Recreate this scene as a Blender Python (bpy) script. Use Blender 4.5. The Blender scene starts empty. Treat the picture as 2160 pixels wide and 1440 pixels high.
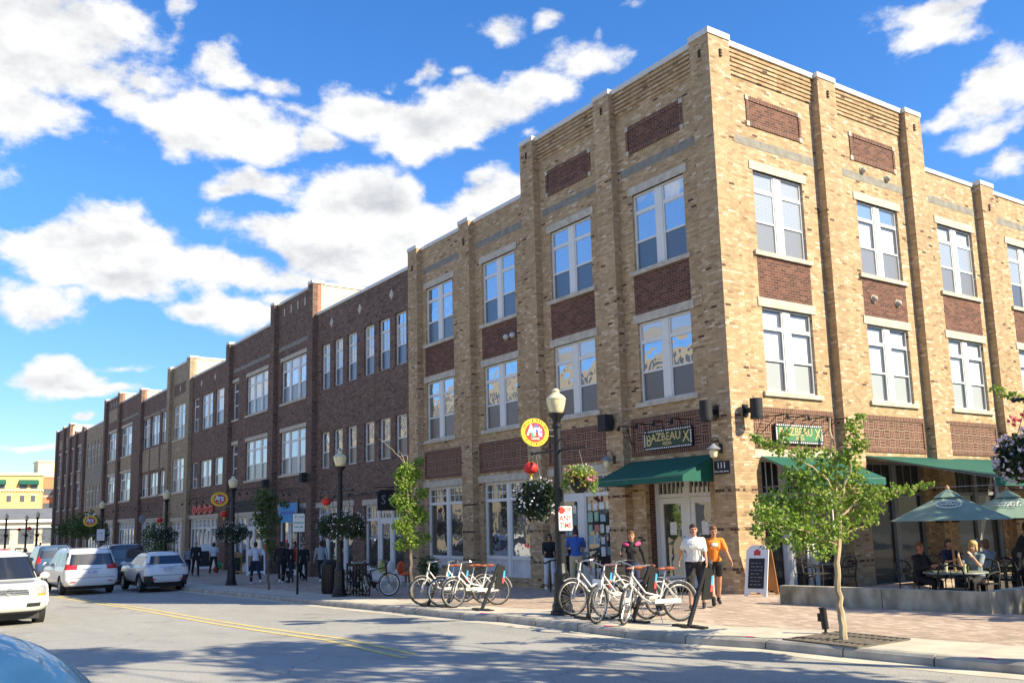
import bpy, bmesh, math, random
from mathutils import Vector, Matrix
R = math.radians
PI = math.pi
SC = bpy.context.scene
COL = SC.collection
random.seed(11)

# ------------------------------------------------------------ camera
CAM = Vector((15.101459, -16.846395, 1.78))
CF = Vector((-0.81298060, 0.56199851, 0.15238181))
CR = Vector((0.56534888, 0.82448620, -0.02455898))
CU = Vector((0.13943881, -0.06618291, 0.98801652))
FPX, PPY = 1924.5812, 84.02375
cd = bpy.data.cameras.new('camera')
cam = bpy.data.objects.new('camera', cd)
COL.objects.link(cam)
m = Matrix(((CR.x, CU.x, -CF.x), (CR.y, CU.y, -CF.y), (CR.z, CU.z, -CF.z)))
cam.matrix_world = Matrix.Translation(CAM) @ m.to_4x4()
cd.sensor_fit = 'HORIZONTAL'
cd.sensor_width = 36.0
cd.lens = FPX / 2160.0 * 36.0
cd.shift_y = PPY / 2160.0
cd.clip_start = 0.05
cd.clip_end = 3000
SC.camera = cam
SC.render.resolution_x, SC.render.resolution_y = 1024, 682

# ------------------------------------------------------------ light
SUN_EL = R(34.0)
SUN_DIR = Vector((0.872 * math.cos(SUN_EL), 0.489 * math.cos(SUN_EL), math.sin(SUN_EL)))
sl = bpy.data.lights.new('sun', 'SUN')
sl.energy = 5.0
sl.angle = R(0.5)
sl.color = (1.0, 0.885, 0.65)
so = bpy.data.objects.new('sun', sl)
COL.objects.link(so)
so.rotation_euler = SUN_DIR.to_track_quat('Z', 'Y').to_euler()
so.location = (30, 20, 40)
SC.view_settings.view_transform = 'Standard'
SC.view_settings.look = 'None'
SC.view_settings.gamma = 1
SC.view_settings.exposure = 0.93
SC.render.engine = 'CYCLES'
try:
    SC.cycles.max_bounces = 6
    SC.cycles.transparent_max_bounces = 12
    SC.cycles.sample_clamp_indirect = 6
except Exception:
    pass

def pix_dir(px, py):
    return (CF + CR * ((px - 1080) / FPX) + CU * ((720 + PPY - py) / FPX)).normalized()

# ------------------------------------------------------------ sky with clouds
W = bpy.data.worlds.new('World')
SC.world = W
W.use_nodes = True
def build_world():
    nt = W.node_tree
    N, L = nt.nodes, nt.links
    N.clear()
    out = N.new('ShaderNodeOutputWorld')
    bg = N.new('ShaderNodeBackground')
    bg.inputs['Strength'].default_value = 0.074
    sky = N.new('ShaderNodeTexSky')
    sky.sky_type = 'NISHITA'
    sky.sun_disc = False
    sky.sun_elevation = SUN_EL
    sky.sun_rotation = math.atan2(SUN_DIR.x, SUN_DIR.y)
    sky.air_density = 1.0
    sky.dust_density = 0.1
    sky.ozone_density = 2.6
    tc = N.new('ShaderNodeTexCoord')
    def vm(op, a, b=None):
        n = N.new('ShaderNodeVectorMath'); n.operation = op
        for i, q in enumerate((a, b)):
            if q is None: continue
            if isinstance(q, (tuple, list, Vector)): n.inputs[i].default_value = q
            else: L.new(q, n.inputs[i])
        return n
    def mt(op, a, b=None, c=None, clamp=False):
        n = N.new('ShaderNodeMath'); n.operation = op; n.use_clamp = clamp
        for i, q in enumerate((a, b, c)):
            if q is None: continue
            if isinstance(q, (int, float)): n.inputs[i].default_value = q
            else: L.new(q, n.inputs[i])
        return n.outputs[0]
    d = tc.outputs['Generated']
    # azimuth / elevation chart of the sky
    sep = N.new('ShaderNodeSeparateXYZ'); L.new(d, sep.inputs[0])
    az = mt('ARCTAN2', sep.outputs[0], sep.outputs[1])
    el = mt('ARCSINE', sep.outputs[2])
    comb = N.new('ShaderNodeCombineXYZ'); L.new(az, comb.inputs[0]); L.new(el, comb.inputs[1])
    p0 = comb.outputs[0]
    # wobble the chart so that the cloud outlines billow
    wn = N.new('ShaderNodeTexNoise'); wn.inputs['Scale'].default_value = 14; wn.inputs['Detail'].default_value = 3
    L.new(d, wn.inputs['Vector'])
    wob = vm('MULTIPLY', vm('SUBTRACT', wn.outputs['Color'], (0.5, 0.5, 0.5)).outputs[0], (0.055, 0.04, 0))
    p = vm('ADD', p0, wob.outputs[0]).outputs[0]
    blobs = [(110, 45, 190, 85, 1.0), (60, 130, 150, 85, 1.0), (190, 165, 160, 62, 1.0), (300, 172, 60, 32, .8), (60, 240, 120, 65, .9), (120, 285, 45, 22, .6), (365, 12, 26, 34, .6), (378, 62, 20, 42, .5),
             (470, 135, 50, 42, .85), (505, 170, 70, 32, .85), (590, 185, 58, 32, .85), (480, 255, 180, 46, 1.0), (430, 285, 110, 45, 1.0), (550, 290, 120, 46, 1.0), (312, 240, 26, 36, .6), (665, 292, 70, 28, .9), (610, 235, 70, 22, .6),
             (790, 245, 120, 50, 1.0), (900, 268, 150, 62, 1.1), (1010, 228, 150, 54, 1.05), (1130, 185, 100, 36, .95), (860, 315, 90, 26, .9), (900, 150, 36, 26, .65), (970, 162, 28, 16, .55), (825, 185, 22, 22, .5), (1000, 310, 60, 18, .5),
             (720, 415, 130, 72, 1.2), (810, 450, 120, 80, 1.2), (560, 382, 110, 28, .95), (480, 392, 60, 20, .8), (600, 500, 140, 60, 1.1), (720, 530, 180, 80, 1.2), (880, 480, 130, 75, 1.2), (1020, 425, 120, 55, 1.1), (1010, 378, 70, 28, .9),
             (480, 560, 140, 46, 1.05), (600, 590, 130, 32, .9), (120, 512, 120, 56, 1.05), (250, 500, 125, 62, 1.1), (200, 560, 190, 44, 1.05), (335, 550, 95, 50, 1.0), (35, 525, 45, 26, .8), (300, 600, 60, 20, .6),
             (420, 655, 62, 20, .75), (520, 652, 105, 34, .95), (600, 622, 80, 30, .95), (40, 640, 90, 42, .85), (105, 672, 60, 28, .8), (165, 630, 18, 18, .5), (120, 797, 95, 32, 1.05), (170, 822, 75, 22, 1.0), (252, 822, 42, 11, .6), (270, 780, 60, 10, .4), (190, 887, 42, 14, .8), (60, 940, 85, 11, .8),
             (1985, 18, 110, 34, .9), (2000, 60, 85, 36, .85), (1940, 95, 40, 24, .5), (2125, 165, 80, 52, 1.0), (2075, 215, 70, 32, .85), (2005, 245, 50, 18, .6), (2090, 285, 70, 26, .8), (2150, 330, 60, 32, .8), (1240, 132, 78, 42, .95), (1060, 50, 48, 36, .75), (1170, 48, 38, 18, .6), (1268, 62, 20, 26, .45), (1120, 283, 26, 15, .55), (1340, 6, 50, 16, .5), (62, 436, 18, 8, .5),
             (1500, 480, 300, 120, .7), (2600, 200, 300, 140, .9), (3000, 420, 400, 140, .9), (-500, 300, 300, 150, 1.0), (-1000, 500, 400, 200, 1.0)]
    dens = None
    for (bx, by, ra, rb, amp) in blobs:
        v = pix_dir(bx, by)
        a0, e0 = math.atan2(v.x, v.y), math.asin(v.z)
        sc = math.cos(e0)
        sub = vm('SUBTRACT', p, (a0, e0, 0))
        mul = vm('MULTIPLY', sub.outputs[0], (FPX * sc / ra / 1.15, FPX / rb / 1.17, 0))
        ln = vm('LENGTH', mul.outputs[0]).outputs['Value']
        w = mt('MULTIPLY_ADD', ln, -amp, amp)          # amp*(1-len)
        dens = w if dens is None else mt('SMOOTH_MAX', dens, w, 0.12)
    # other clouds round the rest of the sky, for reflections and light
    n0 = N.new('ShaderNodeTexNoise'); n0.inputs['Scale'].default_value = 3.2; n0.inputs['Detail'].default_value = 2
    L.new(d, n0.inputs['Vector'])
    back = mt('MULTIPLY_ADD', n0.outputs['Fac'], 3.0, -1.6)
    ca = math.atan2(CF.x, CF.y)
    dc = vm('DOT_PRODUCT', d, tuple(Vector((CF.x, CF.y, 0.0)).normalized())).outputs['Value']
    gate = mt('MULTIPLY_ADD', dc, -4.0, 1.6, clamp=True)
    back = mt('ADD', mt('MULTIPLY', back, gate), mt('MULTIPLY_ADD', gate, 1.0, -1.0))
    dens = mt('MAXIMUM', dens, back)
    # fbm detail
    def fbm(scale, off=None):
        n = N.new('ShaderNodeTexNoise'); n.inputs['Scale'].default_value = scale
        n.inputs['Detail'].default_value = 9; n.inputs['Roughness'].default_value = 0.62
        src = vm('MULTIPLY', d, (1, 1, 1.7)).outputs[0]
        if off: src = vm('ADD', src, off).outputs[0]
        L.new(src, n.inputs['Vector'])
        return n.outputs['Fac']
    f1 = fbm(11.0)
    dn = mt('MULTIPLY_ADD', mt('SUBTRACT', f1, 0.5), 2.6, dens)
    mr = N.new('ShaderNodeMapRange'); mr.interpolation_type = 'SMOOTHSTEP'
    mr.inputs['From Min'].default_value = 0.0; mr.inputs['From Max'].default_value = 0.52
    L.new(dn, mr.inputs['Value'])
    mask = mr.outputs[0]
    # self-shading of the clouds: thicker below than towards the sun
    f2 = fbm(11.0, (0.02, 0.01, 0.04))
    sh = mt('MULTIPLY', mt('SUBTRACT', f1, f2), 2.2)
    lo = N.new('ShaderNodeTexNoise'); lo.inputs['Scale'].default_value = 7.5; lo.inputs['Detail'].default_value = 3; lo.inputs['Roughness'].default_value = .45
    L.new(vm('MULTIPLY', d, (1, 1, 2.2)).outputs[0], lo.inputs['Vector'])
    thick = mt('MULTIPLY', mt('SUBTRACT', dn, 0.35), 1.3, clamp=True)
    belly = mt('MULTIPLY', mt('MULTIPLY_ADD', lo.outputs['Fac'], 4.6, -1.95, clamp=True), thick)
    lum = mt('SUBTRACT', mt('ADD', 0.95, sh), mt('MULTIPLY', belly, 0.62))
    ccol = N.new('ShaderNodeValToRGB')
    ccol.color_ramp.elements[0].position = 0.30; ccol.color_ramp.elements[0].color = (4.2, 4.4, 4.8, 1)
    ccol.color_ramp.elements[1].position = 0.95; ccol.color_ramp.elements[1].color = (7.2, 7.2, 7.2, 1)
    L.new(lum, ccol.inputs[0])
    # a little more colour in the clear sky, as the air was that day
    hs = N.new('ShaderNodeHueSaturation'); hs.inputs['Saturation'].default_value = 1.28; hs.inputs['Value'].default_value = 1.62
    L.new(sky.outputs[0], hs.inputs['Color'])
    tint = vm('MULTIPLY', hs.outputs[0], (0.90, 0.95, 1.12))
    lowr = N.new('ShaderNodeMapRange'); lowr.inputs['From Min'].default_value = 0.0; lowr.inputs['From Max'].default_value = 0.35; lowr.inputs['To Min'].default_value = 0.58; L.new(el, lowr.inputs['Value'])
    low2 = N.new('ShaderNodeVectorMath'); low2.operation = 'SCALE'; L.new(tint.outputs[0], low2.inputs[0]); L.new(lowr.outputs[0], low2.inputs['Scale']); tint = low2
    mx = N.new('ShaderNodeMix'); mx.data_type = 'RGBA'
    L.new(mask, mx.inputs[0]); L.new(tint.outputs[0], mx.inputs[6]); L.new(ccol.outputs[0], mx.inputs[7])
    L.new(mx.outputs[2], bg.inputs['Color'])
    L.new(bg.outputs[0], out.inputs[0])
build_world()

# ------------------------------------------------------------ helpers
def zg(x):                       # fall of the street towards the far end
    return -0.6 * (1 - math.exp(min(x, 0) / 16.0))
KERB = [(-400, -6.4), (-60, -6.4), (-22, -6.6), (-15, -6.25), (-11, -6.33), (-5.2, -6.4), (-1.5, -6.72), (1.6, -6.65), (4.4, -6.6), (5.36, -6.12), (7.73, -5.89), (9.34, -5.66), (11.2, -5.0), (12.8, -3.4), (13.8, -0.8), (14.2, 3.0)]
def kerb_y(x):
    for (x0, y0), (x1, y1) in zip(KERB, KERB[1:]):
        if x0 <= x <= x1: return y0 + (y1 - y0) * (x - x0) / (x1 - x0)
    return KERB[-1][1] if x > 0 else KERB[0][1]
PATIO_Z = -0.2
WALL_A, WALL_B = Vector((2.46, -1.60)), Vector((6.36, -0.78))
def wall_y(x): return WALL_A.y + (x - WALL_A.x) * (WALL_B.y - WALL_A.y) / (WALL_B.x - WALL_A.x)
def hs(x, y):                    # pavement surface; the terrace behind the low wall lies lower
    z = zg(x)
    if y > wall_y(x) + 0.15 and 1.4 < x < 7.0 and y > -1.2:
        t = min(1, max(0, (x - 1.4) / 1.2)) * min(1, max(0, (7.0 - x) / 0.5)) * min(1, (y - wall_y(x) - 0.15) / 0.12)
        z += PATIO_Z * t
    return z
def on_plane(px, py, z):
    d = pix_dir(px, py); return CAM + d * ((z - CAM.z) / d.z)
def survey(px, py, dz=0.0):      # ground point seen at a reading of the survey photograph
    X = on_plane(px, py, dz)
    for _ in range(30): X = on_plane(px, py, zg(X.x) + dz)
    return X
def on_y(px, py, y):
    d = pix_dir(px, py); return CAM + d * ((y - CAM.y) / d.y)
def on_x(px, py, x):
    d = pix_dir(px, py); return CAM + d * ((x - CAM.x) / d.x)

class MB:
    def __init__(s): s.v, s.f = [], []
    def add(s, vs, fs):
        o = len(s.v); s.v += [tuple(q) for q in vs]; s.f += [tuple(i + o for i in f) for f in fs]; return s
    def quad(s, a, b, c, d): return s.add([a, b, c, d], [(0, 1, 2, 3)])
    def box(s, x0, x1, y0, y1, z0, z1):
        return s.add([(x0, y0, z0), (x1, y0, z0), (x1, y1, z0), (x0, y1, z0), (x0, y0, z1), (x1, y0, z1), (x1, y1, z1), (x0, y1, z1)],
                     [(0, 3, 2, 1), (4, 5, 6, 7), (0, 1, 5, 4), (1, 2, 6, 5), (2, 3, 7, 6), (3, 0, 4, 7)])
    def obox(s, c, ax, hx, hy, hz):   # oriented box: centre, rotation matrix 3x3, half sizes
        vs = []
        for z in (-1, 1):
            for x, y in ((-1, -1), (1, -1), (1, 1), (-1, 1)):
                vs.append(Vector(c) + ax @ Vector((x * hx, y * hy, z * hz)))
        return s.add(vs, [(0, 3, 2, 1), (4, 5, 6, 7), (0, 1, 5, 4), (1, 2, 6, 5), (2, 3, 7, 6), (3, 0, 4, 7)])
    def bar(s, a, b, w, h=None, up=(0, 0, 1)):
        a, b = Vector(a), Vector(b); d = (b - a)
        if d.length < 1e-6: return s
        y = d.normalized(); x = y.cross(Vector(up))
        if x.length < 1e-3: x = y.cross(Vector((1, 0, 0)))
        x.normalize(); z = x.cross(y)
        return s.obox((a + b) / 2, Matrix((x, y, z)).transposed(), w / 2, d.length / 2, (h or w) / 2)
    def tube(s, pts, r, n=8, cap=True, closed=False):
        pts = [Vector(p) for p in pts]; m_ = len(pts)
        rs = r if isinstance(r, (list, tuple)) else [r] * m_
        o = len(s.v); prev = None
        for i, p in enumerate(pts):
            if closed: t = pts[(i + 1) % m_] - pts[i - 1]
            else: t = pts[min(i + 1, m_ - 1)] - pts[max(i - 1, 0)]
            if t.length < 1e-9: t = Vector((0, 0, 1))
            t.normalize()
            if prev is None:
                x = t.orthogonal().normalized()
            else:
                x = prev - t * prev.dot(t)
                if x.length < 1e-5: x = t.orthogonal()
                x.normalize()
            prev = x; y = t.cross(x)
            for k in range(n):
                a = 2 * PI * k / n
                s.v.append(tuple(p + (x * math.cos(a) + y * math.sin(a)) * rs[i]))
        rng = m_ if closed else m_ - 1
        for i in range(rng):
            for k in range(n):
                a = o + i * n + k; b = o + i * n + (k + 1) % n
                c = o + ((i + 1) % m_) * n + (k + 1) % n; d = o + ((i + 1) % m_) * n + k
                s.f.append((a, b, c, d))
        if cap and not closed:
            s.f.append(tuple(o + k for k in range(n))[::-1]); s.f.append(tuple(o + (m_ - 1) * n + k for k in range(n)))
        return s
    def lathe(s, prof, c=(0, 0, 0), n=16, axis='z', cap=True):
        o = len(s.v); c = Vector(c)
        for (r_, h) in prof:
            for k in range(n):
                a = 2 * PI * k / n
                if axis == 'z': q = Vector((r_ * math.cos(a), r_ * math.sin(a), h))
                elif axis == 'y': q = Vector((r_ * math.cos(a), h, r_ * math.sin(a)))
                else: q = Vector((h, r_ * math.cos(a), r_ * math.sin(a)))
                s.v.append(tuple(c + q))
        for i in range(len(prof) - 1):
            for k in range(n):
                s.f.append((o + i * n + k, o + i * n + (k + 1) % n, o + (i + 1) * n + (k + 1) % n, o + (i + 1) * n + k))
        if cap:
            s.f.append(tuple(o + k for k in range(n))[::-1]); s.f.append(tuple(o + (len(prof) - 1) * n + k for k in range(n)))
        return s
    def prism(s, poly, off):     # poly: 3-D points; off: extrusion vector
        n = len(poly); off = Vector(off)
        vs = [Vector(p) for p in poly] + [Vector(p) + off for p in poly]
        fs = [tuple(range(n))[::-1], tuple(range(n, 2 * n))] + [(i, (i + 1) % n, n + (i + 1) % n, n + i) for i in range(n)]
        return s.add(vs, fs)
    def ellipsoid(s, c, rx, ry, rz, n=12, m_=8, rot=None):
        vs = []; c = Vector(c)
        for i in range(m_ + 1):
            t = PI * i / m_
            for k in range(n):
                a = 2 * PI * k / n
                q = Vector((rx * math.sin(t) * math.cos(a), ry * math.sin(t) * math.sin(a), rz * math.cos(t)))
                if rot: q = rot @ q
                vs.append(c + q)
        fs = [(i * n + k, (i + 1) * n + k, (i + 1) * n + (k + 1) % n, i * n + (k + 1) % n) for i in range(m_) for k in range(n)]
        return s.add(vs, fs)
    def mesh(s, name, smooth=False, ang=None):
        me = bpy.data.meshes.new(name); me.from_pydata(s.v, [], s.f); me.update()
        if smooth:
            me.polygons.foreach_set('use_smooth', [True] * len(me.polygons))
            if ang is not None:
                try: me.set_sharp_from_angle(angle=R(ang))
                except Exception: pass
        return me
    def build(s, name, mat, parent=None, loc=None, rz=0.0, smooth=False, ang=35, fix=True):
        me = s.mesh(name)
        if fix:
            bm = bmesh.new(); bm.from_mesh(me)
            bmesh.ops.recalc_face_normals(bm, faces=bm.faces); bm.to_mesh(me); bm.free()
        if smooth:
            me.polygons.foreach_set('use_smooth', [True] * len(me.polygons))
            try: me.set_sharp_from_angle(angle=R(ang))
            except Exception: pass
        o = bpy.data.objects.new(name, me)
        for mm in (mat if isinstance(mat, (list, tuple)) else [mat]): me.materials.append(mm)
        COL.objects.link(o)
        if parent: o.parent = parent
        if loc is not None: o.location = loc
        o.rotation_euler.z = rz
        return o
def tag(o, label=None, cat=None, group=None, kind=None):
    if label: o['label'] = label
    if cat: o['category'] = cat
    if group: o['group'] = group
    if kind: o['kind'] = kind
    return o
def thing(name, loc=(0, 0, 0), rz=0.0, label=None, cat=None, group=None):
    o = bpy.data.objects.new(name, None); COL.objects.link(o)
    o.empty_display_size = 0.2
    o.location = loc; o.rotation_euler.z = rz
    return tag(o, label, cat, group)
def kids(o): return [c for c in bpy.data.objects if c.parent == o]
def copy_tree(o, parent=None):
    c = o.copy(); COL.objects.link(c); c.parent = parent
    for ch in kids(o): copy_tree(ch, c)
    return c
def dup(o, loc, rz=0.0, label=None):
    c = copy_tree(o); c.location = loc; c.rotation_euler.z = rz
    if label: c['label'] = label
    return c
def text_obj(name, body, size, mat, M4, parent=None, extrude=0.004, align='CENTER', xs=1.0, bold=0.0):
    cu = bpy.data.curves.new(name, 'FONT'); cu.body = body; cu.size = size; cu.extrude = extrude
    cu.align_x = align; cu.align_y = 'CENTER'; cu.resolution_u = 2; cu.offset = bold
    to = bpy.data.objects.new(name, cu); COL.objects.link(to)
    bpy.context.view_layer.update()
    me = bpy.data.meshes.new_from_object(to.evaluated_get(bpy.context.evaluated_depsgraph_get()))
    bpy.data.objects.remove(to)
    me.transform(M4 @ Matrix.Diagonal((xs, 1, 1, 1)))
    me.materials.clear(); me.materials.append(mat)
    o = bpy.data.objects.new(name, me); COL.objects.link(o)
    if parent: o.parent = parent
    return o
def face_mat(origin, xdir, normal):   # text frame: x along xdir, y up-ish, z = normal
    x = Vector(xdir).normalized(); z = Vector(normal).normalized(); y = z.cross(x)
    M_ = Matrix((x, y, z)).transposed().to_4x4(); return Matrix.Translation(Vector(origin)) @ M_
# ------------------------------------------------------------ materials
def new_mat(name):
    m_ = bpy.data.materials.new(name); m_.use_nodes = True
    nt = m_.node_tree; nt.nodes.clear()
    o = nt.nodes.new('ShaderNodeOutputMaterial'); b = nt.nodes.new('ShaderNodeBsdfPrincipled')
    nt.links.new(b.outputs[0], o.inputs[0])
    return m_, nt, b
def mat(name, col, rough=0.6, metal=0.0, var=0.12, scale=6.0, bump=0.0, coat=0.0, spec=0.5, dirt=None, stretch=None):
    m_, nt, b = new_mat(name); N, L = nt.nodes, nt.links
    tc = N.new('ShaderNodeTexCoord')
    src = tc.outputs['Object']
    if stretch:
        mp = N.new('ShaderNodeMapping'); mp.inputs['Scale'].default_value = stretch; L.new(src, mp.inputs[0]); src = mp.outputs[0]
    n = N.new('ShaderNodeTexNoise'); n.inputs['Scale'].default_value = scale; n.inputs['Detail'].default_value = 5
    L.new(src, n.inputs['Vector'])
    cr = N.new('ShaderNodeValToRGB')
    c0 = [max(0, c * (1 - var)) for c in col]; c1 = [min(1, c * (1 + var)) for c in col]
    if dirt: c0 = dirt
    cr.color_ramp.elements[0].position = 0.3; cr.color_ramp.elements[0].color = (*c0, 1)
    cr.color_ramp.elements[1].position = 0.7; cr.color_ramp.elements[1].color = (*c1, 1)
    L.new(n.outputs['Fac'], cr.inputs[0]); L.new(cr.outputs[0], b.inputs['Base Color'])
    b.inputs['Roughness'].default_value = rough; b.inputs['Metallic'].default_value = metal
    b.inputs['Specular IOR Level'].default_value = spec
    if coat: b.inputs['Coat Weight'].default_value = coat; b.inputs['Coat Roughness'].default_value = 0.05
    if bump:
        bp_ = N.new('ShaderNodeBump'); bp_.inputs['Strength'].default_value = bump; bp_.inputs['Distance'].default_value = 0.02
        L.new(n.outputs['Fac'], bp_.inputs['Height']); L.new(bp_.outputs[0], b.inputs['Normal'])
    return m_
def brick(name, stops, mortar, bw=0.30, bh=0.085, mw=0.010, vert=False, basket=False, grime=0.15, fade=None):
    """stops: [(pos, colour)] of single bricks; running bond laid in world metres"""
    m_, nt, b = new_mat(name); N, L = nt.nodes, nt.links
    def mt(op, a, b_=None, c=None, clamp=False):
        n = N.new('ShaderNodeMath'); n.operation = op; n.use_clamp = clamp
        for i, q in enumerate((a, b_, c)):
            if q is None: continue
            if isinstance(q, (int, float)): n.inputs[i].default_value = q
            else: L.new(q, n.inputs[i])
        return n.outputs[0]
    geo = N.new('ShaderNodeNewGeometry')
    sp = N.new('ShaderNodeSeparateXYZ'); L.new(geo.outputs['Position'], sp.inputs[0])
    sn = N.new('ShaderNodeSeparateXYZ'); L.new(geo.outputs['True Normal'], sn.inputs[0])
    facex = mt('GREATER_THAN', mt('ABSOLUTE', sn.outputs[0]), 0.5)
    facez = mt('GREATER_THAN', mt('ABSOLUTE', sn.outputs[2]), 0.7)
    u = mt('ADD', mt('MULTIPLY', sp.outputs[1], facex), mt('MULTIPLY', sp.outputs[0], mt('SUBTRACT', 1.0, facex)))
    v = mt('ADD', mt('MULTIPLY', sp.outputs[1], facez), mt('MULTIPLY', sp.outputs[2], mt('SUBTRACT', 1.0, facez)))
    if vert: u, v = v, u
    if basket:      # blocks of three bricks, alternately lying and standing
        B = bh * 3
        cu = mt('FLOOR', mt('DIVIDE', u, B)); cv = mt('FLOOR', mt('DIVIDE', v, B))
        par = mt('MODULO', mt('ABSOLUTE', mt('ADD', cu, cv)), 2.0)
        par = mt('GREATER_THAN', par, 0.5)
        npar = mt('SUBTRACT', 1.0, par)
        uu = mt('ADD', mt('MULTIPLY', u, npar), mt('MULTIPLY', v, par))
        vv = mt('ADD', mt('MULTIPLY', v, npar), mt('MULTIPLY', u, par))
        row = mt('FLOOR', mt('DIVIDE', vv, bh)); col = mt('FLOOR', mt('DIVIDE', uu, B))
        fu = mt('SUBTRACT', mt('DIVIDE', uu, B), col); fv = mt('SUBTRACT', mt('DIVIDE', vv, bh), row)
        bw = B
    else:
        row = mt('FLOOR', mt('DIVIDE', v, bh))
        odd = mt('GREATER_THAN', mt('MODULO', mt('ABSOLUTE', row), 2.0), 0.5)
        uo = mt('MULTIPLY_ADD', odd, bw / 2, u)
        col = mt('FLOOR', mt('DIVIDE', uo, bw))
        fu = mt('SUBTRACT', mt('DIVIDE', uo, bw), col); fv = mt('SUBTRACT', mt('DIVIDE', v, bh), row)
    cb = N.new('ShaderNodeCombineXYZ'); L.new(col, cb.inputs[0]); L.new(row, cb.inputs[1])
    wn = N.new('ShaderNodeTexWhiteNoise'); wn.noise_dimensions = '3D'; L.new(cb.outputs[0], wn.inputs['Vector'])
    cr = N.new('ShaderNodeValToRGB'); el = cr.color_ramp.elements
    cr.color_ramp.interpolation = 'CONSTANT'
    while len(el) < len(stops): el.new(0.5)
    for e, (p_, c) in zip(el, stops): e.position = p_; e.color = (*c, 1)
    L.new(wn.outputs['Value'], cr.inputs[0])
    # grain in each brick
    ns = N.new('ShaderNodeTexNoise'); ns.inputs['Scale'].default_value = 9; ns.inputs['Detail'].default_value = 6
    L.new(geo.outputs['Position'], ns.inputs['Vector'])
    ns2 = N.new('ShaderNodeTexNoise'); ns2.inputs['Scale'].default_value = 0.55; ns2.inputs['Detail'].default_value = 4
    L.new(geo.outputs['Position'], ns2.inputs['Vector'])
    g = mt('MULTIPLY_ADD', ns.outputs['Fac'], 0.5, 0.75)
    g = mt('MULTIPLY', g, mt('MULTIPLY_ADD', ns2.outputs['Fac'], grime * 2, 1 - grime))
    mp = N.new('ShaderNodeMapping'); mp.inputs['Scale'].default_value = (1.6, 1.6, .13); L.new(geo.outputs['Position'], mp.inputs[0])
    ns3 = N.new('ShaderNodeTexNoise'); ns3.inputs['Scale'].default_value = 1.6; ns3.inputs['Detail'].default_value = 5; L.new(mp.outputs[0], ns3.inputs['Vector'])
    g = mt('MULTIPLY', g, mt('MULTIPLY_ADD', ns3.outputs['Fac'], .55, .74))
    sc = N.new('ShaderNodeVectorMath'); sc.operation = 'SCALE'; L.new(cr.outputs[0], sc.inputs[0]); L.new(g, sc.inputs['Scale'])
    mu = mt('MINIMUM', mt('MULTIPLY', fu, bw), mt('MULTIPLY', mt('SUBTRACT', 1.0, fu), bw))
    mv = mt('MINIMUM', mt('MULTIPLY', fv, bh), mt('MULTIPLY', mt('SUBTRACT', 1.0, fv), bh))
    mm = mt('MINIMUM', mu, mv)
    k = N.new('ShaderNodeMapRange'); k.inputs['From Min'].default_value = mw * 0.35; k.inputs['From Max'].default_value = mw * 0.8
    L.new(mm, k.inputs['Value'])
    mx = N.new('ShaderNodeMix'); mx.data_type = 'RGBA'; L.new(k.outputs[0], mx.inputs[0])
    mx.inputs[6].default_value = (*mortar, 1); L.new(sc.outputs[0], mx.inputs[7])
    L.new(mx.outputs[2], b.inputs['Base Color'])
    b.inputs['Roughness'].default_value = 0.85; b.inputs['Specular IOR Level'].default_value = 0.25
    bp_ = N.new('ShaderNodeBump'); bp_.inputs['Strength'].default_value = 0.6; bp_.inputs['Distance'].default_value = 0.008
    h = mt('ADD', k.outputs[0], mt('MULTIPLY', ns.outputs['Fac'], 0.5))
    L.new(h, bp_.inputs['Height']); L.new(bp_.outputs[0], b.inputs['Normal'])
    return m_
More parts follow.
